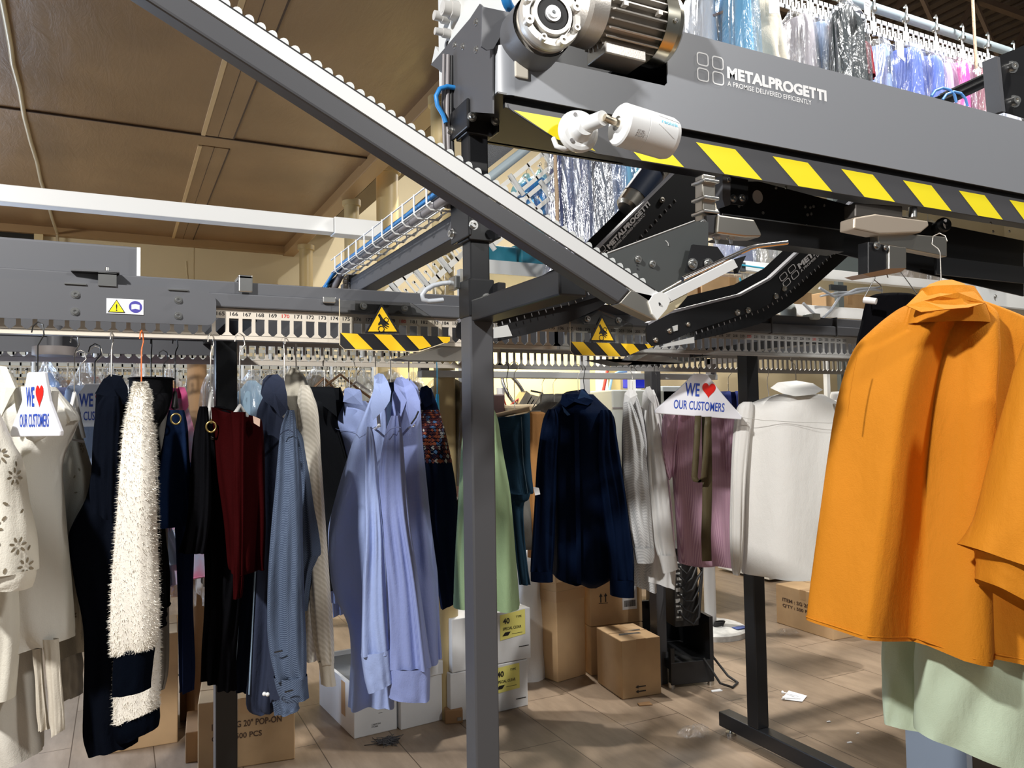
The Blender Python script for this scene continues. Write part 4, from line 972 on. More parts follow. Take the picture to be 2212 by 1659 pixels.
guard('clear guard with hand warning triangle and striped board right of the post', 0, 1,
      [(1300, 680), (1272, 738), (1330, 739)], [(1233, 738), (1413, 744), (1411, 750), (1385, 757), (1350, 770), (1240, 767), (1232, 760)],
      [(1231, 695), (1294, 670), (1366, 700), (1369, 745), (1350, 771), (1240, 768), (1231, 760)], [(1231, 695), (1232, 758), (1240, 767), (1350, 771)],
      [[(1234, 738), (1260, 739), (1287, 768), (1258, 767)], [(1288, 740), (1316, 741), (1341, 770), (1314, 769)], [(1341, 742), (1368, 743), (1381, 758), (1361, 766)], [(1393, 743), (1413, 744), (1411, 749), (1400, 753)]],
      [(1269, 689), (1336, 692)], [(1257, 690), (1292, 672), (1300, 671), (1332, 682), (1345, 702), (1262, 700)])
# ------------------------------------------------------------------ cloth
def crom(ctrl, m):
    """Catmull-Rom through control tuples"""
    out = []; n = len(ctrl)
    for i in range(m):
        t = i / (m - 1) * (n - 1); k = min(int(t), n - 2); f = t - k
        p0, p1, p2, p3 = ctrl[max(k - 1, 0)], ctrl[k], ctrl[k + 1], ctrl[min(k + 2, n - 1)]
        out.append(tuple(0.5 * (2 * b + (c - a) * f + (2 * a - 5 * b + 4 * c - d) * f * f + (3 * b - a - 3 * c + d) * f ** 3) for a, b, c, d in zip(p0, p1, p2, p3)))
    return out
class Drape:
    """hanging cloth as a loft of folded rings; ctrl = (z, half width, half depth, shift x, shift y, fold amount)"""
    def __init__(s, ctrl, rows=34, n=60, amp=0.012, seed=1, ks=(2, 3, 5, 7, 11), hem=None, power=2.4, drift=1.2):
        rnd = random.Random(seed); ph = [(k, rnd.uniform(0, 6.28), rnd.uniform(-drift, drift), rnd.uniform(0.5, 1.0) / (k ** 0.45)) for k in ks]
        wr = [(rnd.randint(5, 13), rnd.uniform(0, 6.28), rnd.uniform(9, 26) * rnd.choice((-1, 1)), 0.10) for _ in range(3)]
        L = abs(ctrl[-1][0] - ctrl[0][0]) or 1
        s.rows = []
        for i, (z, a, b, cx, cy, w) in enumerate(crom(ctrl, rows)):
            t = i / (rows - 1); ring = []
            for k in range(n):
                th = 2 * math.pi * k / n; c, q = math.cos(th), math.sin(th)
                e = 2 / power; x = a * math.copysign(abs(c) ** e, c); y = b * math.copysign(abs(q) ** e, q)
                nx, ny = c * max(b, 0.35 * a), q * a; l = math.hypot(nx, ny) or 1
                f = sum(g * math.sin(kk * th + p + dr * t) for kk, p, dr, g in ph) + sum(g * math.sin(kk * th + p + dr * t) for kk, p, dr, g in wr)
                f *= amp * w; zz = z
                if hem: zz += hem(th, t)
                ring.append(Vector((cx + x + nx / l * f, cy + y + ny / l * f, zz)))
            s.rows.append(ring)
        s.n = n
    def at(s, u, t, off=0.0):
        m = len(s.rows) - 1; t = max(0, min(0.9999, t)) * m; i = int(t); f = t - i; u = (u % 1.0) * s.n; k = int(u) % s.n; g = u - int(u)
        a = s.rows[i][k].lerp(s.rows[i][(k + 1) % s.n], g); b = s.rows[i + 1][k].lerp(s.rows[i + 1][(k + 1) % s.n], g); p = a.lerp(b, f)
        if off:
            du = s.rows[i][(k + 1) % s.n] - s.rows[i][k]; dt = s.rows[i + 1][k] - s.rows[i][k]; nrm = du.cross(dt)
            if nrm.length > 1e-9:
                nrm.normalize()
                if nrm.dot(p - sum((r for r in s.rows[i]), Vector()) / s.n) < 0: nrm = -nrm
                p = p + nrm * off
        return p
    def mesh(s): return MB().grid(s.rows, True)
def tube_path(pts, r): return MB().tube(pts, r, 6)

def hanger(label, x, y, zn, yaw, S=0.40, hook=1.566, kind='white', group='hangers on the carousel', slope=0.09):
    o = thing('clothes_hanger', label, 'hanger', (x, y, zn), math.radians(yaw), group)
    mt = {'white': WHH, 'black': BLKW, 'wire': WIRE, 'orange': mat('orange hanger plastic', (0.75, 0.16, 0.03), 0.4), 'wood': mat('wooden hanger', (0.35, 0.2, 0.1), 0.5), 'blue': mat('turquoise hanger', (0.05, 0.45, 0.75), 0.4)}[kind]
    r = 0.0032 if kind != 'wire' else 0.0016; h = hook - zn
    MB().tube([(0, 0, 0.0), (0, 0, h - 0.05), (0.004, 0, h - 0.04), (0.018, 0, h - 0.026), (0.014, 0, h - 0.006), (0, 0, h), (-0.013, 0, h - 0.008), (-0.017, 0, h - 0.022)], 0.0016, 6).build('hook', WIRE if kind in ('white', 'wood') else mt, o, world=False)
    hw = S / 2 - 0.03
    m = MB().tube([(-hw, 0, -slope - 0.002), (-hw * 0.5, 0, -slope * 0.5 - 0.001), (0, 0, 0.006), (hw * 0.5, 0, -slope * 0.5 - 0.001), (hw, 0, -slope - 0.002)], r * 1.6, 8)
    m.tube([(-hw, 0, -slope - 0.002), (hw, 0, -slope - 0.012)], r, 6)
    m.build('shoulder_bar', mt, o, world=False)
    return o

def collar(o, m, nw, nb, h=0.034, fall=0.045, point=0.03, gap=0.16, spread=0.009, name='collar', up=0.0, seed=0):
    rows = []; n = 40; rnd = random.Random(seed)
    prof = [(0, 0.0), (0.5, 0.0), (0.95, 0.0), (1.0, 0.12), (0.9, 0.35), (0.45, 0.75), (0.0, 1.0)]
    for j, (zf, of) in enumerate(prof):
        ring = []
        for k in range(n + 1):
            th = -math.pi / 2 + gap + (2 * math.pi - 2 * gap) * k / n; c, q = math.cos(th), math.sin(th)
            front = max(0.0, -q) ** 3
            if j < 4: z = h * zf; e = of * spread
            else:
                d = fall + point * front + up; z = h - d * of * 1.0; e = spread * (0.6 + 0.6 * of)
            l = math.hypot(c / nw, q / nb); 
            ring.append(Vector(((nw + e) * c, (nb + e) * q - front * e * 0.6, z)))
        rows.append(ring)
    return MB().grid(rows).build(name, m, o, world=False)

def garment(name, label, cat, px, Y, yaw, m, bottom, S=0.42, T=0.055, zn=1.42, hem=0.24, sleeve=None, col='shirt', seed=1, amp=0.014,
            group=None, nw=0.066, nb=0.05, slope=0.092, tail=0.0, hang='white', hook=1.566, back=None, buttons=True, cuffm=None, X=None, hT=None, botz=None, yoke=True, collarm=None, sleeve_open=None, sides=(-1, 1), topw=0.55):
    """a garment on its hanger. sleeve = (bottom pixel row or length, top width, cuff width, outward drift, forward drift, cuff height)"""
    p = P(px, 900, Y=Y); x = p.x if X is None else X
    z1 = P(px, bottom, Y=Y).z if botz is None else botz
    L = zn - z1; hT = hT or T * 1.7
    o = thing(name, label, cat, (x, Y, zn), math.radians(yaw), group)
    hemf = (lambda th, t: tail * (max(0, t - 0.8) / 0.2) ** 2 * (abs(math.cos(th)) ** 3)) if tail else None
    s2 = S / 2
    ctrl = [(0.0, nw, nb, 0, 0, 0), (-slope * 0.5, nw + (s2 - nw) * 0.5, nb * 0.75, 0, 0, 0.02), (-slope * 0.95, s2 * 0.95, min(T * 0.6, nb * 0.7), 0, 0, 0.05), (-slope - 0.035, s2, T * 0.75, 0, 0, 0.15),
            (-slope - 0.12, s2 * 1.0, T, 0, 0, 0.4)]
    for k in range(1, 6):
        f = k / 5; ctrl.append((-slope - 0.12 - (L - slope - 0.12) * f, s2 + (hem - s2) * f, T + (hT - T) * f, 0, 0, 0.45 + 0.6 * f))
    d = Drape(ctrl, rows=44, n=72, amp=amp, seed=seed, hem=hemf)
    body = d.mesh().build('body', m, o, world=False)
    if sleeve:
        sb, rt, rc, out, fwd, ch = sleeve
        sz = (zn - P(px, sb, Y=Y).z) if sb > 5 else sb + slope
        Ls = sz - slope
        for sg in sides:
            x0 = sg * (s2 - 0.035); c = [(-slope + 0.022, 0.012, 0.014, x0 - sg * 0.03, 0, 0), (-slope + 0.004, 0.028, rt * topw * 0.75, x0 - sg * 0.005, 0, 0.05), (-slope - 0.035, 0.036, rt * topw, x0 + sg * 0.022, 0, 0.2)]
            for k in range(1, 7):
                f = k / 6; be = math.sin(f * math.pi * 0.5)
                c.append((-slope - 0.035 - (Ls - 0.035 - ch) * f, 0.038 + (rc * 0.62 - 0.038) * f, (rt * (topw + (1 - topw) * min(1, f / 0.4)) if f < 0.4 else rt + (rc - rt) * (f - 0.4) / 0.6), x0 + sg * (0.03 + out * f), fwd * (be ** 1.5 if f < 0.6 else be), 0.35 + 0.5 * math.sin(f * math.pi)))
            if ch > 0: c[-1] = (c[-1][0], rc * 0.66, rc * 1.02, c[-1][3], c[-1][4], 0.7)
            ds = Drape(c, rows=30, n=40, amp=amp * 0.75, seed=seed * 7 + (5 if sg > 0 else 3), power=2.1)
            sl = ds.mesh().build('sleeve', m, o, world=False)
            if sleeve_open: sleeve_open(ds, sl, sg)
            if ch > 0:
                e = c[-1]; cx_, cy_, zc_ = e[3], e[4], e[0]
                cc = [(zc_ + 0.004, rc * 0.60, rc * 0.90, cx_, cy_, 0.15), (zc_ - ch * 0.5, rc * 0.60, rc * 0.92, cx_, cy_ + fwd * 0.04, 0.15), (zc_ - ch, rc * 0.58, rc * 0.94, cx_, cy_ + fwd * 0.08, 0.15)]
                dc = Drape(cc, rows=6, n=36, amp=amp * 0.4, seed=seed + 11, power=2.2)
                cu = dc.mesh().build('cuff', cuffm or m, sl, world=False)
                if buttons and not cuffm:
                    q = dc.at(0.75 if yaw < 100 else 0.3, 0.5, 0.002); MB().lathe(q, (0, -1, 0), [(0, 0.005), (0.002, 0.005), (0.002, 0)], 10).build('cuff_button', WHITEP, cu, world=False)
    cm = collarm or m
    if col == 'shirt': collar(o, cm, nw, nb)
    elif col == 'big': collar(o, cm, nw * 0.92, nb * 1.0, h=0.046, fall=0.058, point=0.055, spread=0.011, gap=0.3)
    elif col == 'stand': collar(o, cm, nw * 0.98, nb, h=0.04, fall=0.004, point=0, spread=0.003, gap=0.05)
    elif col == 'rib':
        rows = [[Vector((nw * 1.02 * r * math.cos(a), nb * 1.05 * r * math.sin(a), z)) for a in [2 * math.pi * k / 36 for k in range(36)]] for r, z in ((1.1, -0.006), (1.05, 0.012), (0.97, 0.014), (0.96, -0.004))]
        MB().grid(rows, True).build('neck_rib', cm, o, world=False)
    if col in ('shirt', 'big') and buttons:
        rows = [[d.at(0.75 + du, 0.12 + 0.88 * i / 22, 0.003) for du in (-0.018, -0.012, 0.012, 0.018)] for i in range(23)]
        MB().grid(rows).build('placket', m, o, world=False)
        b = MB()
        for i in range(6): q = d.at(0.75, 0.22 + 0.13 * i, 0.0045); b.lathe(q, (0, -1, 0), [(0, 0.0052), (0.002, 0.005), (0.002, 0)], 10)
        b.build('button', WHITEP, o, world=False)
    if yoke and col in ('shirt', 'big', 'stand'):
        tube_path([d.at(0.03 + 0.44 * k / 20, 0.155, 0.001) for k in range(21)], 0.0011).build('yoke_seam', m, o, world=False)
    MB().tube([d.at(k / 60, 0.992, 0.0004) for k in range(60)], 0.0016, 6, closed=True).build('hem', m, o, world=False)
    if hang: hanger('%s hanger inside the %s' % ({'white': 'white', 'black': 'black', 'wire': 'thin wire', 'orange': 'orange', 'wood': 'wooden', 'blue': 'turquoise'}[hang], short(label)), x, Y, zn - 0.004, yaw, S, hook, hang, slope=slope)
    return o, d

def trousers(name, label, cat, px, Y, yaw, m, top, bottom, wd=0.20, th=0.022, seed=1, amp=0.008, flare=1.15, hang='black', stripe=None, hook=1.566, folds=(2, 3, 5, 8), group=None, clip=None):
    """cloth folded over the bar of a hanger"""
    p = P(px, 900, Y=Y); zt = P(px, top, Y=Y).z; zb = P(px, bottom, Y=Y).z; L = zt - zb
    o = thing(name, label, cat, (p.x, Y, zt), math.radians(yaw), group)
    w = wd / 2
    ctrl = [(0.002, w * 0.96, 0.002, 0, 0, 0), (-0.006, w, th * 0.75, 0, 0, 0), (-0.03, w, th, 0, 0, 0.1), (-L * 0.3, w * (1 + (flare - 1) * 0.3), th * 1.2, 0, 0, 0.6), (-L * 0.65, w * (1 + (flare - 1) * 0.7), th * 1.4, 0, 0, 1.0), (-L, w * flare, th * 1.6, 0, 0, 1.2)]
    d = Drape(ctrl, rows=34, n=64, amp=amp, seed=seed, ks=folds, power=3.2)
    d.mesh().build('folded_cloth', m, o, world=False)
    if stripe:
        for u in stripe[1]:
            rows = [[d.at(u + du, i / 30, 0.002) for du in (-0.006, 0.006)] for i in range(31)]; MB().grid(rows).build('side_stripe', stripe[0], o, world=False)
    if clip:
        for sg in (-1, 1): MB().box((sg * w * 0.8, 0, 0.004), (0.018, th * 2.4, 0.03)).build('clip', clip, o, world=False)
    if hang:
        h = hook - zt; hg = thing('clothes_hanger', '%s bar hanger carrying the %s' % (hang, short(label)), 'hanger', (p.x, Y, zt), math.radians(yaw), 'hangers on the carousel')
        mt = {'black': BLKW, 'white': WHH, 'wire': WIRE}[hang]
        MB().tube([(0, 0, h * 0.5), (0, 0, h - 0.05), (0.016, 0, h - 0.026), (0.013, 0, h - 0.006), (0, 0, h), (-0.013, 0, h - 0.008), (-0.017, 0, h - 0.022)], 0.0016, 6).build('hook', WIRE, hg, world=False)
        MB().tube([(0, 0, h * 0.5), (-w * 0.9, 0, 0.012), (-w * 0.98, 0, 0.004), (w * 0.98, 0, 0.004), (w * 0.9, 0, 0.012), (0, 0, h * 0.5)], 0.003, 6).build('bar_frame', mt, hg, world=False)
    return o, d

def heart_poly(n=28):
    pts = []
    for k in range(n):
        t = 2 * math.pi * k / n; pts.append((16 * math.sin(t) ** 3 / 17.0, (13 * math.cos(t) - 5 * math.cos(2 * t) - 2 * math.cos(3 * t) - math.cos(4 * t)) / 17.0))
    return pts
def cape_hanger(label, px, Y, yaw, zc, w=0.21, h=0.085, cut=None, z_hook=1.566, tilt=0.0):
    """hanger wrapped in a printed paper cape"""
    p = P(px, 900, Y=Y); o = thing('paper_cape_hanger', label, 'hanger', (p.x, Y, zc), math.radians(yaw), None)
    R = Matrix.Rotation(tilt, 3, 'Y')
    pts = [(-w, 0, -h * 0.62), (-w * 0.95, 0, -h * 0.55), (-w * 0.55, 0, -h * 0.02), (-0.022, 0, h * 0.58), (0.022, 0, h * 0.58), (w * 0.55, 0, -h * 0.02), (w * 0.95, 0, -h * 0.55), (w, 0, -h * 0.62), (w * 0.99, 0, -h * 0.72), (-w * 0.99, 0, -h * 0.72)]
    MB().prism([R @ Vector((x, y - 0.006, z)) for x, y, z in pts], R @ Vector((0, 0.012, 0))).build('paper_cape', mat('glossy white paper', (0.80, 0.81, 0.87), 0.35), o, world=False, bevel=0.003)
    yy = -0.0072; V = lambda x, z: R @ Vector((x, yy, z))
    m = MB(); put_text(m, 'WE', V(-w * 0.34, -h * 0.12), R @ Vector((w * 0.33, 0, 0)), R @ Vector((0, 0, h * 0.40)), 0.018)
    put_text(m, 'OUR CUSTOMERS', V(-w * 0.58, -h * 0.53), R @ Vector((w * 1.16, 0, 0)), R @ Vector((0, 0, h * 0.27)), 0.01); m.build('printed_slogan', BLUEINK, o, world=False)
    m = MB(); hp = [V(w * 0.20 + x * w * 0.165, h * 0.12 + z * h * 0.27) for x, z in heart_poly()]; m.add(hp, [tuple(range(len(hp)))]); m.build('red_heart', mat('heart red', (0.70, 0.015, 0.01), 0.45), o, world=False)
    hh = z_hook - zc
    MB().tube([R @ Vector((0, 0, h * 0.5)), (0, 0, hh - 0.05), (0.016, 0, hh - 0.028), (0.013, 0, hh - 0.006), (0, 0, hh), (-0.013, 0, hh - 0.008), (-0.017, 0, hh - 0.022)], 0.0016, 6).build('hook', BLKW, o, world=False)
    return o, R

def fluff(ds, parent, n, seed, L=0.008, world=False):
    """short fibres standing off a knitted surface"""
    rnd = random.Random(seed); m = MB()
    for i in range(n):
        u, t = rnd.random(), rnd.random(); p = ds.at(u, t); q = ds.at(u, t, L * rnd.uniform(0.5, 1.2)); 
        q += Vector((rnd.uniform(-1, 1), rnd.uniform(-1, 1), rnd.uniform(-1.2, 0.4))) * L * 0.5
        w = Vector((rnd.uniform(-1, 1), rnd.uniform(-1, 1), rnd.uniform(-1, 1))) * 0.0008
        m.add([p - w, p + w, q], [(0, 1, 2)])
    return m.build('fluff', _M['fluffy cream yarn'], parent, world=world, recalc=False)

# ------------------------------------------------------------------ garments measured row by row at their own distance
def Q(x, y, D): return Vector((0, 0, CAMH)) + ray(x, y) * D
class Measured(Drape):
    """folded tube of cloth: each row gives the left and right edge of the cloth (pixel y, left x, right x) or (left y, left x, right y, right x), D its distance"""
    def __init__(s, rows, D, b=0.05, amp=0.006, seed=1, n=60, nr=40, ks=(2, 3, 5, 7, 10), w=(0.25, 1.0), power=2.3, drift=1.0, bmin=0.012, shape=0.75, ridges=None):
        amp *= 1.9
        ctrl = []
        for i, r in enumerate(rows):
            d = D[i] if isinstance(D, (list, tuple)) else D
            yl, xl, yr, xr = r if len(r) == 4 else (r[0], r[1], r[0], r[2])
            L = Q(xl, yl, d); R = Q(xr, yr, d); ctrl.append((*L, *R))
        rnd = random.Random(seed); ph = [(k, rnd.uniform(0, 6.28), rnd.uniform(-drift, drift), rnd.uniform(0.5, 1.0) / k ** 0.5) for k in ks]
        wr = [(rnd.randint(4, 9), rnd.uniform(0, 6.28), rnd.uniform(7, 20) * rnd.choice((-1, 1)), 0.12) for _ in range(3)]
        s.rows = []; s.n = n
        for i, c in enumerate(crom(ctrl, nr)):
            t = i / (nr - 1); L = Vector(c[:3]); R = Vector(c[3:]); cen = (L + R) / 2; hv = (R - L) / 2; a = hv.length
            dv = Vector((-hv.y, hv.x, 0)); dv = dv.normalized() if dv.length > 1e-6 else Vector((0, 1, 0))
            bb = max(bmin, min(b, a * shape)); ring = []; ww = w[0] + (w[1] - w[0]) * t
            hu = hv.normalized() if a > 1e-6 else Vector((1, 0, 0)); e = 2 / power
            for k in range(n):
                th = 2 * math.pi * k / n; co, si = math.cos(th), math.sin(th)
                x = a * math.copysign(abs(co) ** e, co); y = bb * math.copysign(abs(si) ** e, si)
                f = sum(g * math.sin(kk * th + p + dr * t) for kk, p, dr, g in ph) + sum(g * math.sin(kk * th + p + dr * t) for kk, p, dr, g in wr)
                f *= amp * ww; lim = abs(si) ** 0.7
                if ridges and si < 0:
                    sx = x / max(a, 1e-6); kn = [((p + (q - p) * t), dd * min(1, 0.35 + t)) for p, q, dd in ridges]; kn = [(-1.0, 0.0)] + kn + [(1.0, 0.0)]
                    for (s0, d0), (s1, d1) in zip(kn, kn[1:]):
                        if s0 <= sx <= s1:
                            g_ = (sx - s0) / max(s1 - s0, 1e-6); y -= (d0 + (d1 - d0) * g_) * lim; break
                ring.append(cen + hu * x + dv * (y + f * lim * math.copysign(1, si if abs(si) > 1e-6 else 1)) + hu * (co * f * 0.25))
            s.rows.append(ring)
def piece(parent, name, m, rows, D, **k):
    d = Measured(rows, D, **k); o = d.mesh().build(name, m, parent); return o, d
def panel(parent, name, m, pts, D, th=0.006, bulge=0.0):
    """flat cloth flap with real thickness; D one distance or one per corner"""
    ds = D if isinstance(D, (list, tuple)) else [D] * len(pts)
    P3 = [Q(x, y, d) for (x, y), d in zip(pts, ds)]; f = (sum(P3, Vector()) / len(P3) - Vector((0, 0, CAMH))); f.z = 0; f.normalize(); n = len(P3)
    mb = MB()
    if bulge:
        c = sum(P3, Vector()) / n - f * bulge; mb.add(P3 + [c], [(i, (i + 1) % n, n) for i in range(n)], False); mb.add([p + f * th for p in P3], [tuple(range(n))]); 
        mb.add(P3 + [p + f * th for p in P3], [(i, (i + 1) % n, n + (i + 1) % n, n + i) for i in range(n)])
    else: mb.prism(P3, f * th)
    return mb.build(name, m, parent)
def strip(parent, name, m, pts, D, w=4.0):
    """narrow raised line (seam, piping) along pixels"""
    ds = D if isinstance(D, (list, tuple)) else [D] * len(pts)
    return MB().tube([Q(x, y, d) for (x, y), d in zip(pts, ds)], w, 6).build(name, m, parent)
def on_rail(px, Y=None, zn=1.42):
    p = P(px, 900, Y=Y or YN); return Vector((p.x, Y or YN, zn))
def cloth_thing(name, label, cat, px, Y=None, yaw=80, hang='white', S=0.40, zn=1.42, hook=1.566, slope=0.10, group=None):
    l = on_rail(px, Y, zn); o = thing(name, label, cat, tuple(l), 0.0, group)
    if hang: hanger('%s hanger inside the %s' % ({'white': 'white', 'black': 'black', 'wire': 'thin wire', 'orange': 'orange', 'wood': 'wooden', 'blue': 'turquoise'}[hang], short(label)), l.x, l.y, zn - 0.004, yaw, S * 0.42, hook, hang, slope=slope)
    return o
# ------------------------------------------------------------------ garments on the front side, left to right
CREAM = cloth('cream knit', (0.66, 0.62, 0.52), 0.9)
IVC = cloth('ivory cotton', (0.74, 0.71, 0.62), 0.85)
EYE = mat('eyelet shade', (0.22, 0.18, 0.12), 0.95)
def eyelets(ds, sl, us, t0, t1, n, r=0.011, seed=3):
    """cut-out flowers worked into the cloth between the turns us"""
    rnd = random.Random(seed); m = MB(); done = []
    for i in range(n * 6):
        u = us[0] + (us[1] - us[0]) * rnd.random(); t = t0 + (t1 - t0) * rnd.random(); c = ds.at(u, t, 0.0016)
        big = i % 2 == 0
        if any((c - q).length < (2.3 if big else 1.5) * r for q in done): continue
        done.append(c); a = ds.at(u + 0.02, t, 0.0016) - c; b = ds.at(u, t + 0.02, 0.0016) - c
        if a.length < 1e-6 or b.length < 1e-6: continue
        a.normalize(); b = (b - a * b.dot(a)).normalized(); rot = rnd.random() * 6
        for k in range(7 if big else 1):
            w = rot + k * math.pi / 3.5; e = a * math.cos(w) + b * math.sin(w); f = b * math.cos(w) - a * math.sin(w); q = c + e * (r * 0.75 if big else 0)
            pts = [q + e * (r * 0.36 * math.cos(x)) + f * (r * 0.17 * math.sin(x)) for x in [2 * math.pi * j / 7 for j in range(7)]]; m.add(pts, [tuple(range(7))])
        if len(done) >= n: break
    m.build('eyelet_pattern', EYE, sl)
# cream cardigan cut by the frame
o = cloth_thing('cardigan', 'cream cardigan with eyelet sleeves, cut by the left edge', 'cardigan', -70, 1.95, 60, S=0.36)
b_, d = piece(o, 'body', IVC, [(792, -110, 4), (812, -120, 22), (850, -125, 31), (900, -130, 12), (960, -135, 18), (1100, -140, 30), (1300, -140, 40), (1420, -140, 34), (1508, -140, 26)], 1.72, b=0.05, amp=0.008, seed=3)
s_, d = piece(o, 'sleeve', IVC, [(880, -60, -10), (920, -78, 6), (960, -90, 22), (1000, -96, 40), (1077, -100, 51), (1151, -100, 64), (1234, -96, 70)], 1.60, b=0.06, amp=0.006, seed=5, w=(0.1, 0.8))
eyelets(d, s_, (0.72, 1.0), 0.2, 0.97, 40, 0.017, 3)
piece(s_, 'cuff', IVC, [(1230, -96, 70), (1250, -92, 67), (1258, -85, 1272, 60)], 1.60, b=0.055, amp=0.002, seed=6, nr=10)
panel(o, 'collar_edge', IVC, [(0, 790), (14, 792), (34, 838), (22, 858), (0, 905)], 1.66, 0.01, 0.004)
# cream knit top with the cape in its neck
KN = cloth('pale cream jersey', (0.70, 0.68, 0.62), 0.9)
o = cloth_thing('knit_top', 'cream knit top under the left printed paper cape', 'top', 92, 2.04, -34, hang=None)
b_, d = piece(o, 'body', KN, [(836, 28, 116), (860, 0, 132), (898, -30, 160), (930, -38, 150), (1000, -40, 122), (1100, -40, 126), (1250, -40, 137), (1350, -30, 145), (1410, 20, 1380, 147)], 1.78, b=0.07, amp=0.012, seed=4, w=(0.05, 0.9))
nk = [(36, 838), (42, 880), (53, 925), (64, 943), (76, 949), (92, 940), (106, 918), (116, 885), (119, 845)]
MB().tube([Q(x, y, 1.695) for x, y in nk], 0.0075, 8).build('neck_rib', cloth('rib cream', (0.74, 0.72, 0.66), 0.9), o)
piece(o, 'sleeve', KN, [(845, 110, 125), (870, 118, 145), (899, 128, 165), (922, 136, 908, 166)], 1.77, b=0.04, amp=0.003, seed=9, nr=14)
cape_hanger('white paper cape printed WE and heart in the cream knit top at the left', 80, 1.93, -42, 1.398, w=0.066, h=0.105)
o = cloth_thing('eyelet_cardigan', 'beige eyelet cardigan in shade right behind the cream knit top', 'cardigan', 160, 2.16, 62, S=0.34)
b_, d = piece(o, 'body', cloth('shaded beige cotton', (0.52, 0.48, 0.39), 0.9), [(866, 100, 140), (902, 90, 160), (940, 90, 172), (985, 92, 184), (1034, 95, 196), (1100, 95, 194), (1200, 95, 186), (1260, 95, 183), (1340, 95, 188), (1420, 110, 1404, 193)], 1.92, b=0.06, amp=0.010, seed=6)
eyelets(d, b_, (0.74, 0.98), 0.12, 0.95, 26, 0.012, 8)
OAT = cloth('pale oat cotton', (0.68, 0.65, 0.58), 0.9)
o = cloth_thing('dress', 'long pale cream dress hanging lowest at the left edge', 'dress', 20, 2.12, -20, hang=None)
b_, d = piece(o, 'skirt', OAT, [(1100, -90, 60), (1250, -95, 64), (1400, -100, 66), (1520, -100, 76), (1660, -100, 1624, 85)], 1.84, b=0.08, amp=0.014, seed=8)
piece(o, 'lining', cloth('oat cotton in shade', (0.46, 0.43, 0.37), 0.9), [(1380, 110, 165), (1420, 112, 176), (1460, 114, 177), (1520, 116, 1498, 177)], 1.95, b=0.05, amp=0.008, seed=10)  # dress panel with the shade it hangs in put into its colour
for i, (pts, D, lab) in enumerate((([(1380, 90, 126), (1420, 96, 128), (1500, 103, 134), (1560, 106, 138), (1592, 113, 1578, 136)], 1.74, 'beige sash end hanging below the cream top, right one'), ([(1400, 70, 90), (1450, 76, 92), (1540, 82, 100), (1576, 86, 104)], 1.76, 'narrow beige sash end hanging below the cream top, left one'))):
    o = cloth_thing('sash', lab, 'sash', 110 - 20 * i, 2.05, 40, hang=None); piece(o, 'tie', cloth('oat tie', (0.60, 0.55, 0.46), 0.9), pts, D, b=0.008, amp=0.003, seed=5 + i, bmin=0.004)
# behind the left group
garment('shirt', 'periwinkle shirt with grey cape behind the navy coat', 'shirt', 172, 2.62, 30, cloth('periwinkle cotton', (0.28, 0.32, 0.58), 0.8), 1330, S=0.30, col='shirt', seed=12, sleeve=(1280, 0.06, 0.05, 0.02, 0, 0.05))
garment('blouse', 'pale blue blouse under a printed white hanger behind the navy coat', 'blouse', 205, 2.48, 10, cloth('pale blue cotton', (0.45, 0.55, 0.76), 0.8), 1230, S=0.24, seed=13, sleeve=(1200, 0.06, 0.05, 0.02, 0, 0.05))
cape_hanger('white paper cape with dark print above the pale blue blouse', 204, 2.40, -22, 1.405, w=0.11, h=0.09)
# long coat
NAVYW = cloth('black navy wool', (0.003, 0.0042, 0.008), 0.9)
o = cloth_thing('coat', 'long black navy coat with bent sleeve beside the white fluffy cardigan', 'coat', 240, 2.06, 82)
piece(o, 'body', NAVYW, [(818, 228, 258), (845, 214, 268), (880, 212, 276), (960, 208, 282), (1060, 196, 284), (1120, 168, 282), (1150, 158, 282), (1180, 160, 284), (1257, 174, 286), (1336, 192, 288), (1416, 196, 290), (1520, 193, 292), (1575, 192, 292), (1618, 204, 1608, 292)], 1.88, b=0.09, amp=0.012, seed=15, nr=60)
piece(o, 'sleeve', NAVYW, [(856, 226, 258), (880, 214, 262), (930, 208, 262), (1000, 204, 260), (1060, 202, 260), (1104, 206, 1132, 258)], 1.75, b=0.045, amp=0.006, seed=16)
panel(o, 'collar', NAVYW, [(205, 850), (222, 822), (238, 808), (262, 812), (276, 836), (279, 880), (258, 868), (232, 856)], [1.80, 1.81, 1.84, 1.84, 1.82, 1.80, 1.78, 1.78], 0.012, 0.012)
# fluffy cardigan
FUZZ = cloth('fluffy cream yarn', (0.80, 0.76, 0.68), 0.95)
NAVYK = cloth('navy knit band', (0.0018, 0.003, 0.0065), 0.95)
o = cloth_thing('fluffy_cardigan', 'white fluffy cardigan with navy cuffs and navy hem', 'cardigan', 305, 2.03, 76, hang='orange', S=0.3)
b_, d = piece(o, 'body', FUZZ, [(840, 292, 322), (900, 285, 332), (1000, 275, 338), (1150, 262, 341), (1300, 256, 345), (1420, 252, 345), (1500, 249, 343), (1562, 250, 1527, 340)], 1.86, b=0.06, amp=0.005, seed=17)
fluff(d, b_, 11000, 9, 0.006, world=True)
piece(o, 'hem_band', NAVYK, [(1560, 250, 1525, 340), (1590, 254, 1552, 341), (1603, 262, 1572, 338)], 1.86, b=0.058, amp=0.003, seed=18, nr=10)
s_, d = piece(o, 'sleeve', FUZZ, [(826, 296, 310), (840, 290, 318), (886, 279, 325), (939, 270, 330), (1045, 262, 335), (1151, 254, 338), (1257, 247, 341), (1336, 245, 342), (1390, 246, 1378, 338), (1411, 250, 1396, 333)], 1.72, b=0.05, amp=0.004, seed=19)
fluff(d, s_, 12000, 11, 0.006, world=True)
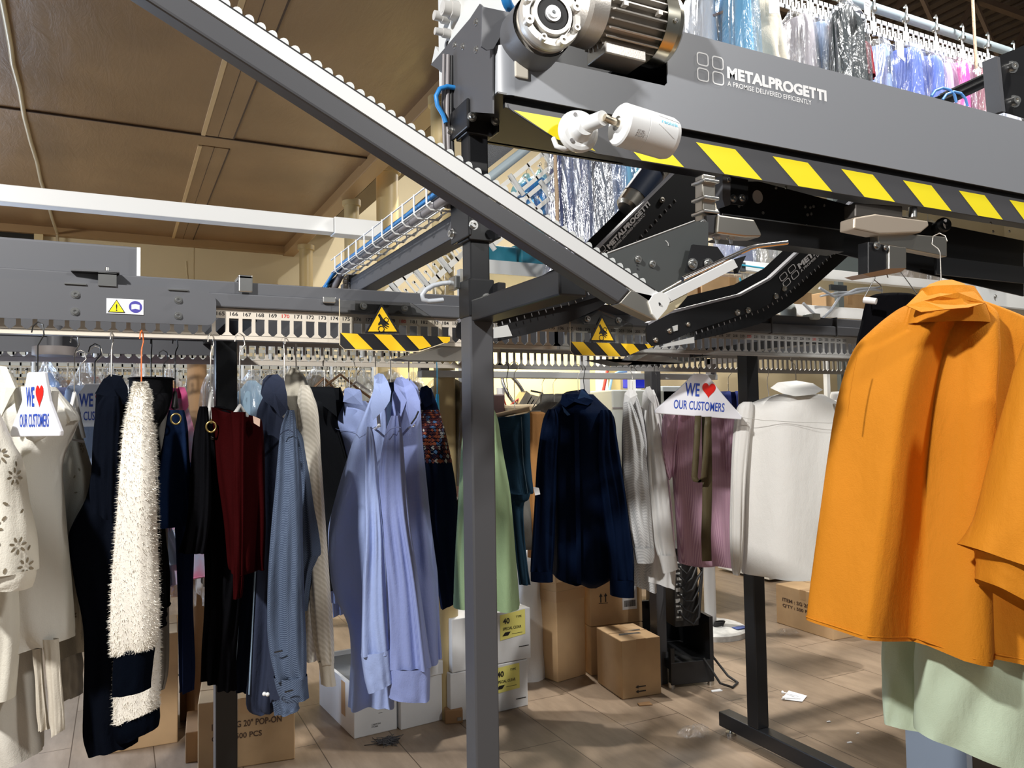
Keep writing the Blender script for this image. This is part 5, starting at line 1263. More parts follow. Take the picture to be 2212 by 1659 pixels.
piece(s_, 'cuff', NAVYK, [(1405, 250, 1390, 333), (1440, 247, 1430, 328), (1480, 246, 1465, 324), (1500, 246, 1488, 322)], 1.72, b=0.045, amp=0.002, seed=20, nr=12)
garment('jacket', 'black jacket with black hanger just behind the fluffy cardigan', 'jacket', 326, 2.14, 84, cloth('black cotton', (0.005, 0.005, 0.006), 0.9), 1330, S=0.34, T=0.022, hem=0.18, col='stand', seed=19, hang='black')
o = cloth_thing('coat', 'grey beige coat edge behind the fluffy cardigan', 'coat', 345, 2.22, 66, hang=None)
piece(o, 'body', cloth('grey beige wool', (0.25, 0.235, 0.21), 0.9), [(850, 330, 352), (900, 326, 358), (1100, 320, 358), (1300, 320, 361), (1440, 322, 360), (1498, 325, 1490, 352)], 2.02, b=0.05, amp=0.006, seed=20)
garment('pyjama_top', 'pink and blue patterned pyjama top behind the fluffy cardigan', 'pyjama top', 352, 2.55, 40, mat('pink patterned cotton', (0.80, 0.25, 0.42), 0.85, col2=(0.55, 0.62, 0.85), vscale=14), 1260, S=0.24, T=0.04, hem=0.15, col='shirt', seed=21, collarm=mat('hot pink trim', (0.85, 0.12, 0.35), 0.8), hang='black')
NV1 = cloth('deep blue crepe', (0.006, 0.014, 0.042), 0.8)
EYB = mat('brass eyelet', (0.45, 0.33, 0.12), 0.3, 0.9)
def ring_px(o, x, y, D, r=0.011):
    c = Q(x, y, D); MB().tube([c + Vector((r * math.cos(a), 0, r * 1.15 * math.sin(a))) for a in [2 * math.pi * k / 16 for k in range(16)]], 0.0025, 6, closed=True).build('brass_eyelet', EYB, o)
o = cloth_thing('skirt', 'short navy skirt with brass eyelet beside the black dress', 'skirt', 378, 2.12, 66, hang='black', S=0.2, slope=0.03)
piece(o, 'cloth', NV1, [(886, 366, 396), (920, 361, 401), (992, 348, 405), (1060, 342, 408), (1119, 339, 410), (1137, 341, 412)], 1.93, b=0.05, amp=0.014, seed=23, ks=(2, 3, 4))
ring_px(o, 380, 905, 1.873)
o = cloth_thing('trousers', 'long navy trousers hanging below the short navy skirt', 'trousers', 402, 2.3, 66, hang=None)
piece(o, 'cloth', cloth('ink blue cotton', (0.010, 0.018, 0.055), 0.85), [(1000, 372, 420), (1146, 378, 418), (1300, 384, 414), (1440, 386, 418), (1492, 388, 416)], 2.12, b=0.04, amp=0.006, seed=24)
BLK = cloth('black crepe', (0.0035, 0.0035, 0.0045), 0.85)
o = cloth_thing('dress', 'black dress with dangling brass zip ring beside the dark red skirt', 'dress', 455, 2.05, 62, hang='white', S=0.26)
piece(o, 'body', BLK, [(878, 432, 480), (900, 428, 510), (965, 424, 518), (1077, 430, 520), (1193, 444, 520), (1310, 442, 512), (1400, 439, 506), (1464, 437, 1488, 503)], 1.96, b=0.07, amp=0.016, seed=25)
piece(o, 'sleeve', BLK, [(880, 434, 448), (920, 424, 452), (965, 418, 455), (1077, 412, 456), (1140, 404, 452), (1192, 390, 1194, 444)], 1.86, b=0.04, amp=0.006, seed=26)
ring_px(o, 456, 922, 1.85); strip(o, 'zip_chain', EYB, [(457, 905), (456, 915)], 1.85, 0.0015)
RED = cloth('dark red velvet', (0.024, 0.0018, 0.0022), 0.8)
o = cloth_thing('skirt', 'dark red velvet skirt clipped on a hanger left of the slate blue shirt', 'skirt', 518, 2.02, 40, hang='white', S=0.28, slope=0.02, zn=1.385)
piece(o, 'cloth', RED, [(879, 458, 905, 560), (895, 458, 915, 564), (1000, 468, 570), (1120, 480, 571), (1215, 492, 570), (1232, 495, 568)], 1.90, b=0.045, amp=0.014, seed=27, ks=(2, 3, 5, 7), w=(0.2, 1))
piece(o, 'front_fold', RED, [(890, 500, 530), (1000, 505, 528), (1150, 506, 527), (1250, 506, 525), (1292, 506, 520)], 1.84, b=0.02, amp=0.003, seed=28)
panel(o, 'clip', mat('pale wood clip', (0.55, 0.38, 0.3), 0.5), [(546, 898), (562, 905), (561, 922), (548, 914)], 1.84, 0.02)
PIP = cloth('pale blue piping', (0.30, 0.42, 0.56), 0.7)
o = cloth_thing('trousers', 'dark navy trousers with pale blue side piping under the dark red skirt', 'trousers', 540, 2.14, 60, hang=None)
piece(o, 'cloth', cloth('navy twill', (0.007, 0.010, 0.020), 0.85), [(1000, 500, 580), (1150, 495, 580), (1300, 492, 575), (1400, 494, 560), (1488, 502, 1494, 545)], 2.06, b=0.05, amp=0.008, seed=29)
strip(o, 'side_piping', PIP, [(522, 1230), (518, 1294), (511, 1400), (505, 1488)], 2.005, 0.0022); strip(o, 'side_piping', PIP, [(552, 1225), (548, 1294), (543, 1400), (538, 1500)], 2.005, 0.0022)
# slate striped shirt
SLATE = cloth('slate blue striped shirting', (0.030, 0.045, 0.085), 0.8, col2=(0.115, 0.155, 0.235), pat='diag', scale=150)
SLIN = cloth('slate blue inside', (0.024, 0.032, 0.062), 0.8)
o = cloth_thing('shirt', 'slate blue fine striped shirt with open cuff beside the quilted cream sweater', 'shirt', 615, 2.05, 84)
piece(o, 'body', SLIN, [(858, 570, 612), (890, 558, 626), (940, 556, 640), (1100, 552, 640), (1300, 548, 630), (1420, 544, 622), (1517, 539, 612), (1540, 568, 1530, 606)], 2.05, b=0.07, amp=0.012, seed=31)
piece(o, 'sleeve', SLATE, [(925, 628, 640), (950, 636, 656), (1000, 640, 668), (1100, 643, 682), (1185, 645, 693), (1205, 645, 690), (1246, 647, 674), (1320, 648, 662)], 2.0, b=0.04, amp=0.004, seed=32)
s_, d = piece(o, 'sleeve', SLATE, [(886, 622, 634), (905, 612, 638), (939, 604, 642), (1045, 594, 650), (1151, 584, 653), (1257, 577, 656), (1363, 577, 659), (1440, 588, 661), (1462, 596, 662)], 1.88, b=0.05, amp=0.008, seed=33, w=(0.3, 1))
piece(s_, 'cuff', SLATE, [(1460, 592, 663), (1480, 596, 664), (1500, 602, 666), (1514, 612, 1508, 667)], 1.875, b=0.045, amp=0.002, seed=34, nr=12)
panel(s_, 'cuff_slit', SLIN, [(582, 1405), (600, 1440), (606, 1478), (604, 1512), (584, 1518), (578, 1470)], 1.89, 0.01); panel(s_, 'buttonhole', INK, [(614, 1494), (633, 1489), (634, 1492), (615, 1497)], 1.828, 0.001)
panel(s_, 'buttonhole', INK, [(592, 1408), (610, 1404), (611, 1407), (593, 1411)], 1.83, 0.001)
for x, y in ((571, 1499), (578, 1500)): MB().ball(Q(x, y, 1.86), 0.005).build('cuff_button', WHITEP, s_)
piece(o, 'tail', SLATE, [(1500, 585, 640), (1520, 590, 645), (1545, 594, 1532, 648)], 2.02, b=0.02, amp=0.005, seed=35, nr=10)
panel(o, 'collar', SLIN, [(563, 850), (568, 820), (578, 810), (600, 808), (614, 822), (620, 852), (622, 890), (606, 902), (590, 880), (572, 868)], [2.0, 2.03, 2.05, 2.05, 2.0, 1.96, 1.94, 1.95, 1.96, 1.98], 0.008, 0.02)
strip(o, 'shoulder_seam', SLIN, [(604, 940), (612, 932), (624, 928), (634, 934)], 1.845, 0.0012)
# sweaters
QUI = cloth('quilted cream knit', (0.70, 0.66, 0.57), 0.9, col2=(0.58, 0.54, 0.45), pat='diag', scale=48)
TAU = cloth('taupe knit', (0.42, 0.39, 0.32), 0.9)
o = cloth_thing('sweater', 'quilted cream sweater with long cuffed sleeve right of the slate blue shirt', 'sweater', 664, 2.13, 86, hang=None)
piece(o, 'body', QUI, [(842, 628, 664), (880, 624, 684), (1000, 630, 690), (1200, 640, 690), (1350, 644, 690), (1425, 648, 688)], 2.16, b=0.05, amp=0.006, seed=36)
s_, d = piece(o, 'sleeve', QUI, [(832, 650, 668), (850, 644, 676), (896, 642, 688), (992, 648, 694), (1045, 652, 698), (1204, 662, 709), (1363, 674, 720), (1420, 684, 722), (1432, 688, 722)], 2.02, b=0.04, amp=0.004, seed=37)
piece(s_, 'cuff', CREAM, [(1428, 688, 721), (1450, 691, 722), (1476, 693, 1481, 726)], 2.02, b=0.03, amp=0.0015, seed=38, nr=10)
o = cloth_thing('sweater', 'taupe sweater shoulder showing behind the quilted cream sweater', 'sweater', 640, 2.25, 86, S=0.34)
piece(o, 'body', TAU, [(796, 628, 640), (812, 618, 656), (850, 612, 668), (900, 606, 676), (1100, 612, 680), (1300, 620, 680)], 2.16, b=0.05, amp=0.006, seed=39)
garment('jacket', 'black jacket behind the quilted cream sweater on the rear rail', 'jacket', 702, YF, 40, cloth('black wool', (0.009, 0.010, 0.012), 0.9), 1260, S=0.40, T=0.06, col='big', seed=35, sleeve=(1200, 0.07, 0.06, 0.02, 0, 0.05), buttons=False)
# lavender shirt from behind
LAV = cloth('lavender blue cotton', (0.27, 0.34, 0.60), 0.8)
o = cloth_thing('shirt', 'lavender shirt seen from behind on the rear rail, left of the pale blue shirt', 'shirt', 756, YF, -22, S=0.34)
piece(o, 'body', LAV, [(866, 738, 790), (884, 716, 806), (906, 702, 812), (960, 706, 814), (1100, 712, 810), (1330, 726, 1300, 800)], 2.85, b=0.07, amp=0.014, seed=41)
piece(o, 'sleeve', LAV, [(900, 700, 716), (930, 697, 722), (1000, 700, 726), (1120, 704, 740), (1300, 712, 752)], 2.80, b=0.05, amp=0.006, seed=42)
panel(o, 'collar', LAV, [(741, 868), (744, 840), (752, 837), (778, 842), (781, 848), (784, 876), (762, 872)], 2.76, 0.03, 0.01)
strip(o, 'yoke_seam', LAV, [(700, 916), (730, 928), (770, 932), (800, 930)], 2.765, 0.0012)
# pale blue shirt
LBL = cloth('pale blue poplin', (0.31, 0.39, 0.66), 0.75)
o = cloth_thing('shirt', 'pale blue shirt with pleated cuff left of the periwinkle shirt', 'shirt', 812, 2.06, 82, zn=1.435)
piece(o, 'body', LBL, [(846, 806, 832), (886, 790, 834), (934, 770, 836), (1034, 738, 838), (1120, 716, 838), (1165, 711, 838), (1220, 714, 838), (1278, 724, 838), (1340, 752, 840), (1400, 760, 844), (1460, 759, 848), (1522, 757, 1524, 850)], 2.16, b=0.08, amp=0.014, seed=43, nr=60, ks=(2, 3, 4, 6))
s_, d = piece(o, 'sleeve', LBL, [(922, 794, 802), (950, 791, 808), (992, 790, 812), (1045, 790, 816), (1151, 790, 825), (1257, 785, 830), (1363, 782, 836), (1412, 781, 840)], 2.03, b=0.04, amp=0.007, seed=44, ks=(3, 5, 8), w=(0.4, 1.2))
piece(s_, 'cuff', LBL, [(1410, 780, 1402, 842), (1440, 784, 1435, 845), (1470, 789, 1460, 847), (1496, 796, 1474, 848)], 2.03, b=0.036, amp=0.003, seed=45, nr=12)
panel(o, 'collar', LBL, [(807, 838), (808, 812), (818, 806), (828, 808), (838, 824), (845, 846), (842, 866), (832, 882), (818, 896), (806, 908), (800, 880)], [2.06, 2.1, 2.12, 2.12, 2.08, 2.04, 2.03, 2.03, 2.04, 2.05, 2.06], 0.008, 0.022)
strip(o, 'shoulder_seam', LBL, [(770, 938), (776, 946), (786, 940), (800, 928), (812, 922)], 2.035, 0.0012)
# periwinkle shirt
PERI = cloth('periwinkle oxford', (0.22, 0.27, 0.54), 0.8, col2=(0.30, 0.36, 0.62), pat='check', scale=160)
o = cloth_thing('shirt', 'periwinkle blue shirt with sharp collar, largest on the rack left of the post', 'shirt', 884, 2.06, 82, zn=1.435)
piece(o, 'body', PERI, [(846, 850, 896), (872, 846, 908), (955, 842, 914), (1098, 846, 929), (1200, 852, 940), (1257, 856, 947), (1358, 860, 953), (1440, 866, 1424, 956)], 2.20, b=0.09, amp=0.014, seed=46, nr=50, ks=(2, 3, 4, 6))
s_, d = piece(o, 'sleeve', PERI, [(898, 846, 862), (939, 832, 868), (1018, 820, 873), (1090, 822, 880), (1151, 828, 886), (1257, 838, 902), (1363, 843, 917), (1440, 840, 928)], 2.05, b=0.055, amp=0.008, seed=47, w=(0.3, 1.1))
piece(s_, 'cuff', PERI, [(1438, 839, 929), (1470, 839, 929), (1502, 839, 1510, 928)], 2.05, b=0.05, amp=0.002, seed=48, nr=10)
panel(o, 'collar', PERI, [(851, 826), (856, 816), (868, 814), (884, 822), (898, 840), (907, 866), (907, 892), (898, 914), (888, 924), (880, 896), (872, 870), (866, 900), (852, 872)], [2.1, 2.13, 2.15, 2.13, 2.1, 2.07, 2.06, 2.06, 2.06, 2.07, 2.08, 2.07, 2.09], 0.008, 0.02)
panel(o, 'collar_stand', PERI, [(866, 822), (884, 816), (902, 836), (910, 870), (906, 880), (896, 850), (880, 832)], 2.17, 0.006, 0.008)
strip(o, 'shoulder_seam', PERI, [(832, 940), (842, 928), (858, 922), (866, 924)], 2.02, 0.0012); strip(o, 'collar_gap', INK, [(888, 916), (898, 902), (904, 888)], 2.05, 0.0022)
o = cloth_thing('shirt', 'dark slate shirt squeezed between the pale blue and periwinkle shirts', 'shirt', 845, 2.22, 84, hang='wire')
piece(o, 'body', cloth('dark slate cotton', (0.028, 0.045, 0.09), 0.85), [(826, 836, 856), (870, 828, 860), (950, 818, 858), (1100, 822, 856), (1300, 828, 856)], 2.28, b=0.05, amp=0.008, seed=49)
# navy jacket with woven band
NJ = cloth('navy wool jacket', (0.007, 0.012, 0.032), 0.9)
o = cloth_thing('jacket', 'navy jacket with orange and maroon woven band beside the post', 'jacket', 945, 2.32, 75, hang='blue')
b_, d = piece(o, 'body', NJ, [(838, 908, 930), (870, 904, 942), (905, 904, 952), (960, 908, 966), (1045, 914, 982), (1151, 926, 988), (1250, 942, 996), (1316, 952, 1294, 1000)], 2.40, b=0.07, amp=0.008, seed=50)
cols = [mat('woven orange', (0.30, 0.07, 0.03), 0.9), mat('woven maroon', (0.06, 0.010, 0.016), 0.9), mat('woven pale', (0.40, 0.38, 0.36), 0.9), mat('woven blue', (0.06, 0.14, 0.30), 0.9)]
ms = [MB() for _ in cols]; rnd = random.Random(5); t = 0.22; r = 0
while t < 0.50:
    for k in range(16):
        u = 0.5 + (k + 0.5 * (r % 2)) / 30; c = rnd.choice((0, 0, 1, 1, 1, 1, 2, 3)); w = 0.5 / 30 * rnd.uniform(1.0, 2.6); h = 0.009
        ms[c].add([d.at(u - w, t, 0.0015), d.at(u, t + h, 0.0015), d.at(u + w, t, 0.0015), d.at(u, t - h, 0.0015)], [(0, 1, 2, 3)])
    t += 0.017; r += 1
for m_, c in zip(ms, cols): m_.build('woven_pattern', c, b_, recalc=False)
panel(o, 'collar', NJ, [(908, 862), (910, 836), (922, 832), (932, 842), (934, 872), (920, 880)], 2.33, 0.03, 0.008)
# green dress and jeans right of the post
GRN = cloth('sage green cotton', (0.22, 0.31, 0.17), 0.8)
o = cloth_thing('dress', 'sage green dress half hidden behind the right of the post', 'dress', 1040, 2.12, 66, S=0.3)
piece(o, 'body', GRN, [(868, 1025, 1058), (902, 1010, 1074), (955, 1000, 1083), (1045, 995, 1099), (1110, 992, 1106), (1177, 990, 1113), (1310, 985, 1124)], 2.30, b=0.08, amp=0.014, seed=51, ks=(2, 3, 5))
o = cloth_thing('dress', 'dark olive dress just visible left of the post beside the navy jacket', 'dress', 990, 2.5, 66, hang=None)
piece(o, 'body', cloth('dark olive cotton', (0.045, 0.05, 0.025), 0.85), [(1075, 990, 1020), (1100, 984, 1022), (1200, 982, 1022), (1308, 984, 1022)], 2.6, b=0.05, amp=0.01, seed=52)
DEN = cloth('dark denim', (0.007, 0.018, 0.030), 0.85, col2=(0.016, 0.040, 0.068), pat='diag', scale=220)
o = cloth_thing('jeans', 'dark denim jeans folded over a wooden bar right of the post', 'jeans', 1112, 2.70, -10, hang='wire', S=0.2, slope=0.02, zn=1.36)
piece(o, 'folded_leg', DEN, [(905, 1068, 892, 1143), (918, 1066, 905, 1146), (992, 1072, 1147), (1050, 1080, 1153), (1066, 1084, 1154)], 2.84, b=0.03, amp=0.006, seed=53, w=(0.1, 1))
piece(o, 'lower_leg', DEN, [(900, 1070, 1140), (1060, 1092, 1146), (1090, 1098, 1132), (1150, 1106, 1133), (1220, 1116, 1140), (1262, 1121, 1147)], 2.93, b=0.03, amp=0.005, seed=54)
MB().tube([Q(1072, 898, 2.86), Q(1146, 882, 2.80)], 0.009, 10).build('wooden_bar', mat('pale wood dowel', (0.45, 0.33, 0.2), 0.6), o)
panel(o, 'paper_tag', PAPER, [(1152, 1052), (1164, 1054), (1167, 1068), (1156, 1070)], 2.80, 0.002); strip(o, 'seam', mat('denim stitch', (0.06, 0.10, 0.13), 0.9), [(1126, 900), (1130, 1000), (1140, 1066)], 2.805, 0.001)
# navy shirt
NAVY = cloth('navy satin cotton', (0.003, 0.0075, 0.024), 0.6)
o = cloth_thing('shirt', 'navy long sleeved shirt facing forward in the middle right', 'shirt', 1250, YF, -24, hang='wire', zn=1.435)
piece(o, 'body', NAVY, [(852, 1220, 1282), (868, 1208, 1298), (888, 1186, 1318), (910, 1182, 1328), (960, 1188, 1330), (1040, 1194, 1322), (1150, 1197, 1318), (1222, 1198, 1320), (1244, 1199, 1250, 1320), (1262, 1240, 1268, 1292)], 3.24, b=0.10, amp=0.018, seed=55, nr=54, ks=(2, 3, 5, 7))
for rows, nm, sd in (([(884, 1184, 1200), (910, 1172, 1206), (992, 1160, 1203), (1098, 1154, 1200), (1200, 1147, 1196), (1232, 1146, 1194)], 'sleeve', 56), ([(886, 1298, 1318), (905, 1294, 1326), (992, 1290, 1340), (1098, 1302, 1356), (1204, 1316, 1369), (1250, 1317, 1370)], 'sleeve', 57)):
    s_, d = piece(o, nm, NAVY, rows, 3.15, b=0.06, amp=0.008, seed=sd)
    e = rows[-1]; piece(s_, 'cuff', NAVY, [e, (e[0] + 20, e[1], e[2]), (e[0] + 22 if sd == 56 else e[0] + 34, e[1], e[0] + 24 if sd == 56 else e[0] + 40, e[2])], 3.15, b=0.055, amp=0.002, seed=sd + 5, nr=8)
NVB = cloth('navy collar lining', (0.02, 0.06, 0.16), 0.7)
panel(o, 'collar', NAVY, [(1210, 872), (1214, 852), (1224, 846), (1250, 842), (1262, 840), (1282, 866), (1270, 876), (1240, 868), (1222, 880)], [3.18, 3.22, 3.26, 3.27, 3.24, 3.16, 3.14, 3.15, 3.15], 0.01, 0.01)
panel(o, 'collar_point', NVB, [(1214, 876), (1232, 896), (1226, 898), (1218, 890)], 3.12, 0.004); panel(o, 'collar_point', NVB, [(1256, 840), (1268, 850), (1282, 864), (1262, 858), (1248, 862)], 3.12, 0.004)
panel(o, 'placket', NAVY, [(1240, 880), (1250, 882), (1256, 1262), (1246, 1260)], 3.125, 0.004)
garment('jacket', 'grey felt jacket shoulder behind the navy shirt', 'jacket', 1196, 3.3, -24, cloth('grey felt', (0.16, 0.155, 0.14), 0.9), 1180, S=0.36, T=0.06, col='stand', seed=50, sleeve=(1150, 0.06, 0.05, 0.01, 0, 0), hook=1.56, hang='wire')
# white shirts hanging sideways
WST = cloth('white striped shirting', (0.68, 0.69, 0.69), 0.8, col2=(0.50, 0.51, 0.52), pat='diag', scale=60)
WHT = cloth('white cotton', (0.74, 0.74, 0.73), 0.8)
o = cloth_thing('shirt', 'white shirt with striped cuff hanging sideways right of the navy shirt', 'shirt', 1368, 2.76, 78)
piece(o, 'body', WST, [(846, 1352, 1372), (880, 1347, 1384), (950, 1350, 1398), (1100, 1356, 1408), (1220, 1366, 1416), (1264, 1370, 1280, 1418)], 3.32, b=0.06, amp=0.010, seed=60)
s_, d = piece(o, 'sleeve', WST, [(868, 1348, 1362), (900, 1345, 1376), (955, 1343, 1390), (1045, 1344, 1400), (1120, 1352, 1406), (1184, 1366, 1411)], 3.18, b=0.05, amp=0.007, seed=61)
piece(s_, 'cuff', WST, [(1182, 1367, 1412), (1200, 1371, 1414), (1215, 1374, 1411)], 3.17, b=0.04, amp=0.002, seed=62, nr=8)
panel(o, 'collar', WHT, [(1348, 878), (1349, 850), (1358, 841), (1370, 842), (1377, 852), (1370, 872), (1362, 886)], 3.20, 0.03, 0.01)
o = cloth_thing('shirt', 'plain white shirt hanging sideways left of the pink striped shirt', 'shirt', 1420, 2.72, 84, hang='black')
piece(o, 'body', WHT, [(842, 1394, 1412), (880, 1388, 1424), (950, 1392, 1434), (1100, 1396, 1450), (1200, 1392, 1456), (1250, 1388, 1270, 1456)], 3.32, b=0.06, amp=0.010, seed=63)
s_, d = piece(o, 'sleeve', WHT, [(870, 1400, 1414), (900, 1396, 1420), (950, 1398, 1430), (1045, 1402, 1442), (1151, 1410, 1454), (1200, 1422, 1460)], 3.18, b=0.05, amp=0.006, seed=64)
piece(s_, 'cuff', WHT, [(1198, 1422, 1460), (1220, 1428, 1463), (1238, 1432, 1228, 1464)], 3.17, b=0.04, amp=0.002, seed=65, nr=8)
panel(o, 'collar', WHT, [(1386, 880), (1388, 850), (1396, 836), (1404, 834), (1412, 852), (1416, 880), (1402, 890)], 3.20, 0.03, 0.012)
# pink shirt, printed cape and belt
PNK = cloth('pink striped shirting', (0.60, 0.40, 0.49), 0.8, col2=(0.42, 0.23, 0.33), pat='stripe', scale=70, axis='X')
o = cloth_thing('shirt', 'pink striped short sleeved shirt below the printed paper cape', 'shirt', 1512, YF - 0.05, -26, hang=None)
piece(o, 'body', PNK, [(868, 1478, 1540), (886, 1446, 1572), (910, 1440, 1584), (1000, 1450, 1582), (1100, 1458, 1578), (1196, 1464, 1580), (1214, 1466, 1224, 1580)], 3.22, b=0.07, amp=0.016, seed=66, ks=(2, 3, 5, 8))
piece(o, 'sleeve', PNK, [(884, 1442, 1462), (902, 1432, 1466), (960, 1430, 1460), (1010, 1438, 1456), (1036, 1446, 1028, 1454)], 3.16, b=0.05, amp=0.005, seed=67, nr=20); piece(o, 'sleeve', PNK, [(884, 1560, 1578), (905, 1562, 1588), (960, 1566, 1590), (1020, 1568, 1586)], 3.16, b=0.05, amp=0.005, seed=68, nr=20)
panel(o, 'collar', PNK, [(1470, 880), (1482, 858), (1510, 850), (1538, 858), (1552, 882), (1530, 896), (1512, 884), (1492, 898)], 3.12, 0.02, 0.01)
cape_hanger('white paper cape reading WE heart OUR CUSTOMERS above the pink shirt', 1512, YN + 0.02, -24, 1.421, w=0.150, h=0.112, tilt=math.radians(5))
OLV = cloth('olive satin', (0.085, 0.068, 0.035), 0.5)
p = Q(1512, 900, 2.65); bt = thing('fabric_belt', 'olive brown fabric belt looped down the front of the pink shirt', 'belt', tuple(p), 0)
def ribbon_px(pts, w, D):
    rows = []
    for i, (x, y) in enumerate(pts):
        c = Q(x, y, D); rows.append([c - Vector((w / 2 * 0.9, -w / 2 * 0.4, 0)), c + Vector((w / 2 * 0.9, -w / 2 * 0.4, 0))])
    return MB().grid(rows)
ribbon_px([(1508, 898), (1506, 940), (1503, 990), (1500, 1030), (1504, 1040), (1514, 1042), (1521, 1030), (1525, 980), (1528, 920), (1530, 900)], 0.022, 2.64).build('belt_loop', OLV, bt, solid=0.002)
ribbon_px([(1526, 900), (1527, 960), (1528, 1040), (1527, 1100), (1525, 1160), (1527, 1212)], 0.034, 2.67).build('belt_tail', OLV, bt, solid=0.002)
# white blouse from behind
SAT = cloth('white satin', (0.76, 0.75, 0.72), 0.55)
o = cloth_thing('blouse', 'white satin blouse seen from behind, right of the rack post', 'blouse', 1722, YN + 0.02, 152, S=0.36, zn=1.43)
b_, d = piece(o, 'body', SAT, [(852, 1676, 1774), (866, 1634, 1800), (884, 1602, 1834), (930, 1598, 1850), (1040, 1602, 1846), (1150, 1602, 1846), (1226, 1600, 1840), (1236, 1600, 1252, 1840)], 2.80, b=0.08, amp=0.012, seed=70, ks=(2, 3, 5, 7))
piece(o, 'sleeve', SAT, [(868, 1606, 1624), (885, 1592, 1626), (950, 1584, 1618), (1040, 1580, 1610), (1151, 1578, 1606), (1215, 1581, 1602), (1242, 1586, 1596)], 2.74, b=0.05, amp=0.005, seed=71); piece(o, 'sleeve', SAT, [(872, 1800, 1826), (900, 1810, 1850), (1000, 1820, 1860), (1200, 1826, 1860)], 2.74, b=0.05, amp=0.006, seed=72)
panel(o, 'collar', SAT, [(1664, 838), (1680, 826), (1720, 822), (1756, 828), (1778, 842), (1760, 852), (1718, 856), (1690, 850)], [2.72, 2.76, 2.78, 2.76, 2.72, 2.70, 2.69, 2.70], 0.012, 0.012)
strip(o, 'yoke_seam', mat('satin seam', (0.42, 0.41, 0.38), 0.7), [(1602, 902), (1650, 908), (1720, 912), (1790, 914), (1840, 912)], 2.69, 0.0009)
piece(o, 'back_pleat', SAT, [(912, 1698, 1740), (1000, 1702, 1742), (1150, 1704, 1746), (1240, 1706, 1748)], 2.735, b=0.018, amp=0.003, seed=73, ks=(2, 3))
garment('shirt', 'dark blue shirt shoulder behind the rack post at the pink shirt', 'shirt', 1575, YF + 0.03, -20, cloth('royal navy', (0.01, 0.02, 0.12), 0.8), 1100, S=0.30, T=0.05, col='shirt', seed=60)
garment('shirt', 'white shirt shoulder between the satin blouse and the orange shirt', 'shirt', 1826, YF + 0.02, -15, WHT, 1200, S=0.34, T=0.06, col='shirt', seed=61)
# orange shirt close to the camera
ORG = cloth('orange linen', (0.62, 0.225, 0.012), 0.8, bump=0.3)
o = cloth_thing('shirt', 'large bright orange linen shirt seen from behind at the right', 'shirt', 2045, 1.27, 134, hang='wood', S=0.42, zn=1.62, hook=1.80)
b_, d = piece(o, 'body', ORG, [(650, 1985, 2110), (668, 1940, 690, 2215), (715, 1880, 730, 2262), (762, 1840, 780, 2290), (860, 1809, 870, 2300), (983, 1787, 2310), (1100, 1770, 1120, 2320), (1240, 1752, 1290, 2330), (1338, 1739, 1462, 2340)], [1.86, 1.85, 1.84, 1.84, 1.84, 1.84, 1.83, 1.82, 1.81], b=0.06, amp=0.007, seed=74, nr=60, n=90, ks=(2, 3, 4, 5, 9), w=(0.2, 1.0), drift=0.6, ridges=[(-0.74, -0.88, 0.02), (-0.50, -0.72, 0.065), (-0.10, -0.16, -0.085), (-0.05, -0.11, -0.01), (0.0, -0.06, 0.035), (0.20, 0.10, 0.05), (0.42, 0.34, -0.06)])
s_, d2 = piece(o, 'sleeve', ORG, [(740, 2222, 2330), (800, 2205, 2360), (900, 2184, 2380), (1000, 2163, 2390), (1100, 2138, 2400), (1150, 2120, 2400), (1184, 2103, 1300, 2400)], 1.60, b=0.10, amp=0.014, seed=75, ks=(2, 3, 4))
piece(s_, 'cuff', ORG, [(1190, 2118, 1300, 2390), (1215, 2124, 1340, 2380), (1254, 2122, 1400, 2370)], 1.62, b=0.085, amp=0.006, seed=76, nr=10)
panel(o, 'collar', ORG, [(1957, 660), (1988, 630), (2008, 614), (2030, 606), (2056, 604), (2082, 612), (2102, 628), (2070, 634), (2030, 642), (1995, 652)], [1.74, 1.78, 1.82, 1.85, 1.86, 1.84, 1.78, 1.74, 1.72, 1.72], 0.012, 0.016)
panel(o, 'collar_fall', ORG, [(1957, 660), (1995, 650), (2030, 640), (2070, 632), (2104, 629), (2128, 654), (2092, 664), (2042, 668), (1990, 674)], [1.71, 1.70, 1.695, 1.70, 1.73, 1.71, 1.68, 1.665, 1.68], 0.01, 0.0)
piece(o, 'collar_stand', ORG, [(622, 1994, 2098), (650, 1982, 2114), (700, 1960, 2136)], 1.79, b=0.055, amp=0.002, seed=80, nr=12)
strip(o, 'shoulder_seam', ORG, [(1850, 772), (1844, 800), (1836, 850), (1830, 900)], 1.73, 0.0012)
MB().tube([d.at(0.5 + 0.5 * k / 40, 0.985, 0.001) for k in range(41)], 0.002, 6).build('hem', ORG, o)
o = cloth_thing('trousers', 'black trousers with white clip behind the shoulder of the orange shirt', 'trousers', 1915, 1.50, 130, hang='wire', S=0.22, slope=0.02, zn=1.62, hook=1.75)
piece(o, 'cloth', BLK, [(636, 1890, 1952), (648, 1874, 1990), (700, 1860, 2020), (760, 1850, 2060), (900, 1850, 2060), (1300, 1850, 2060)], 2.12, b=0.05, amp=0.01, seed=77)
MB().tube([Q(1866, 648, 2.05), Q(1893, 651, 2.03)], 0.0085, 10).build('white_clip', WHITEP, o)
MINT = cloth('mint crepe', (0.55, 0.66, 0.50), 0.8)
o = cloth_thing('skirt', 'pale mint green skirt hanging below the orange shirt', 'skirt', 2110, 1.42, 128, hang=None, zn=1.2)
piece(o, 'back_panel', MINT, [(1000, 1930, 2100), (1200, 1915, 2100), (1380, 1906, 2100), (1480, 1905, 2100), (1564, 1910, 1580, 2100)], 2.02, b=0.04, amp=0.012, seed=78, ks=(2, 3))
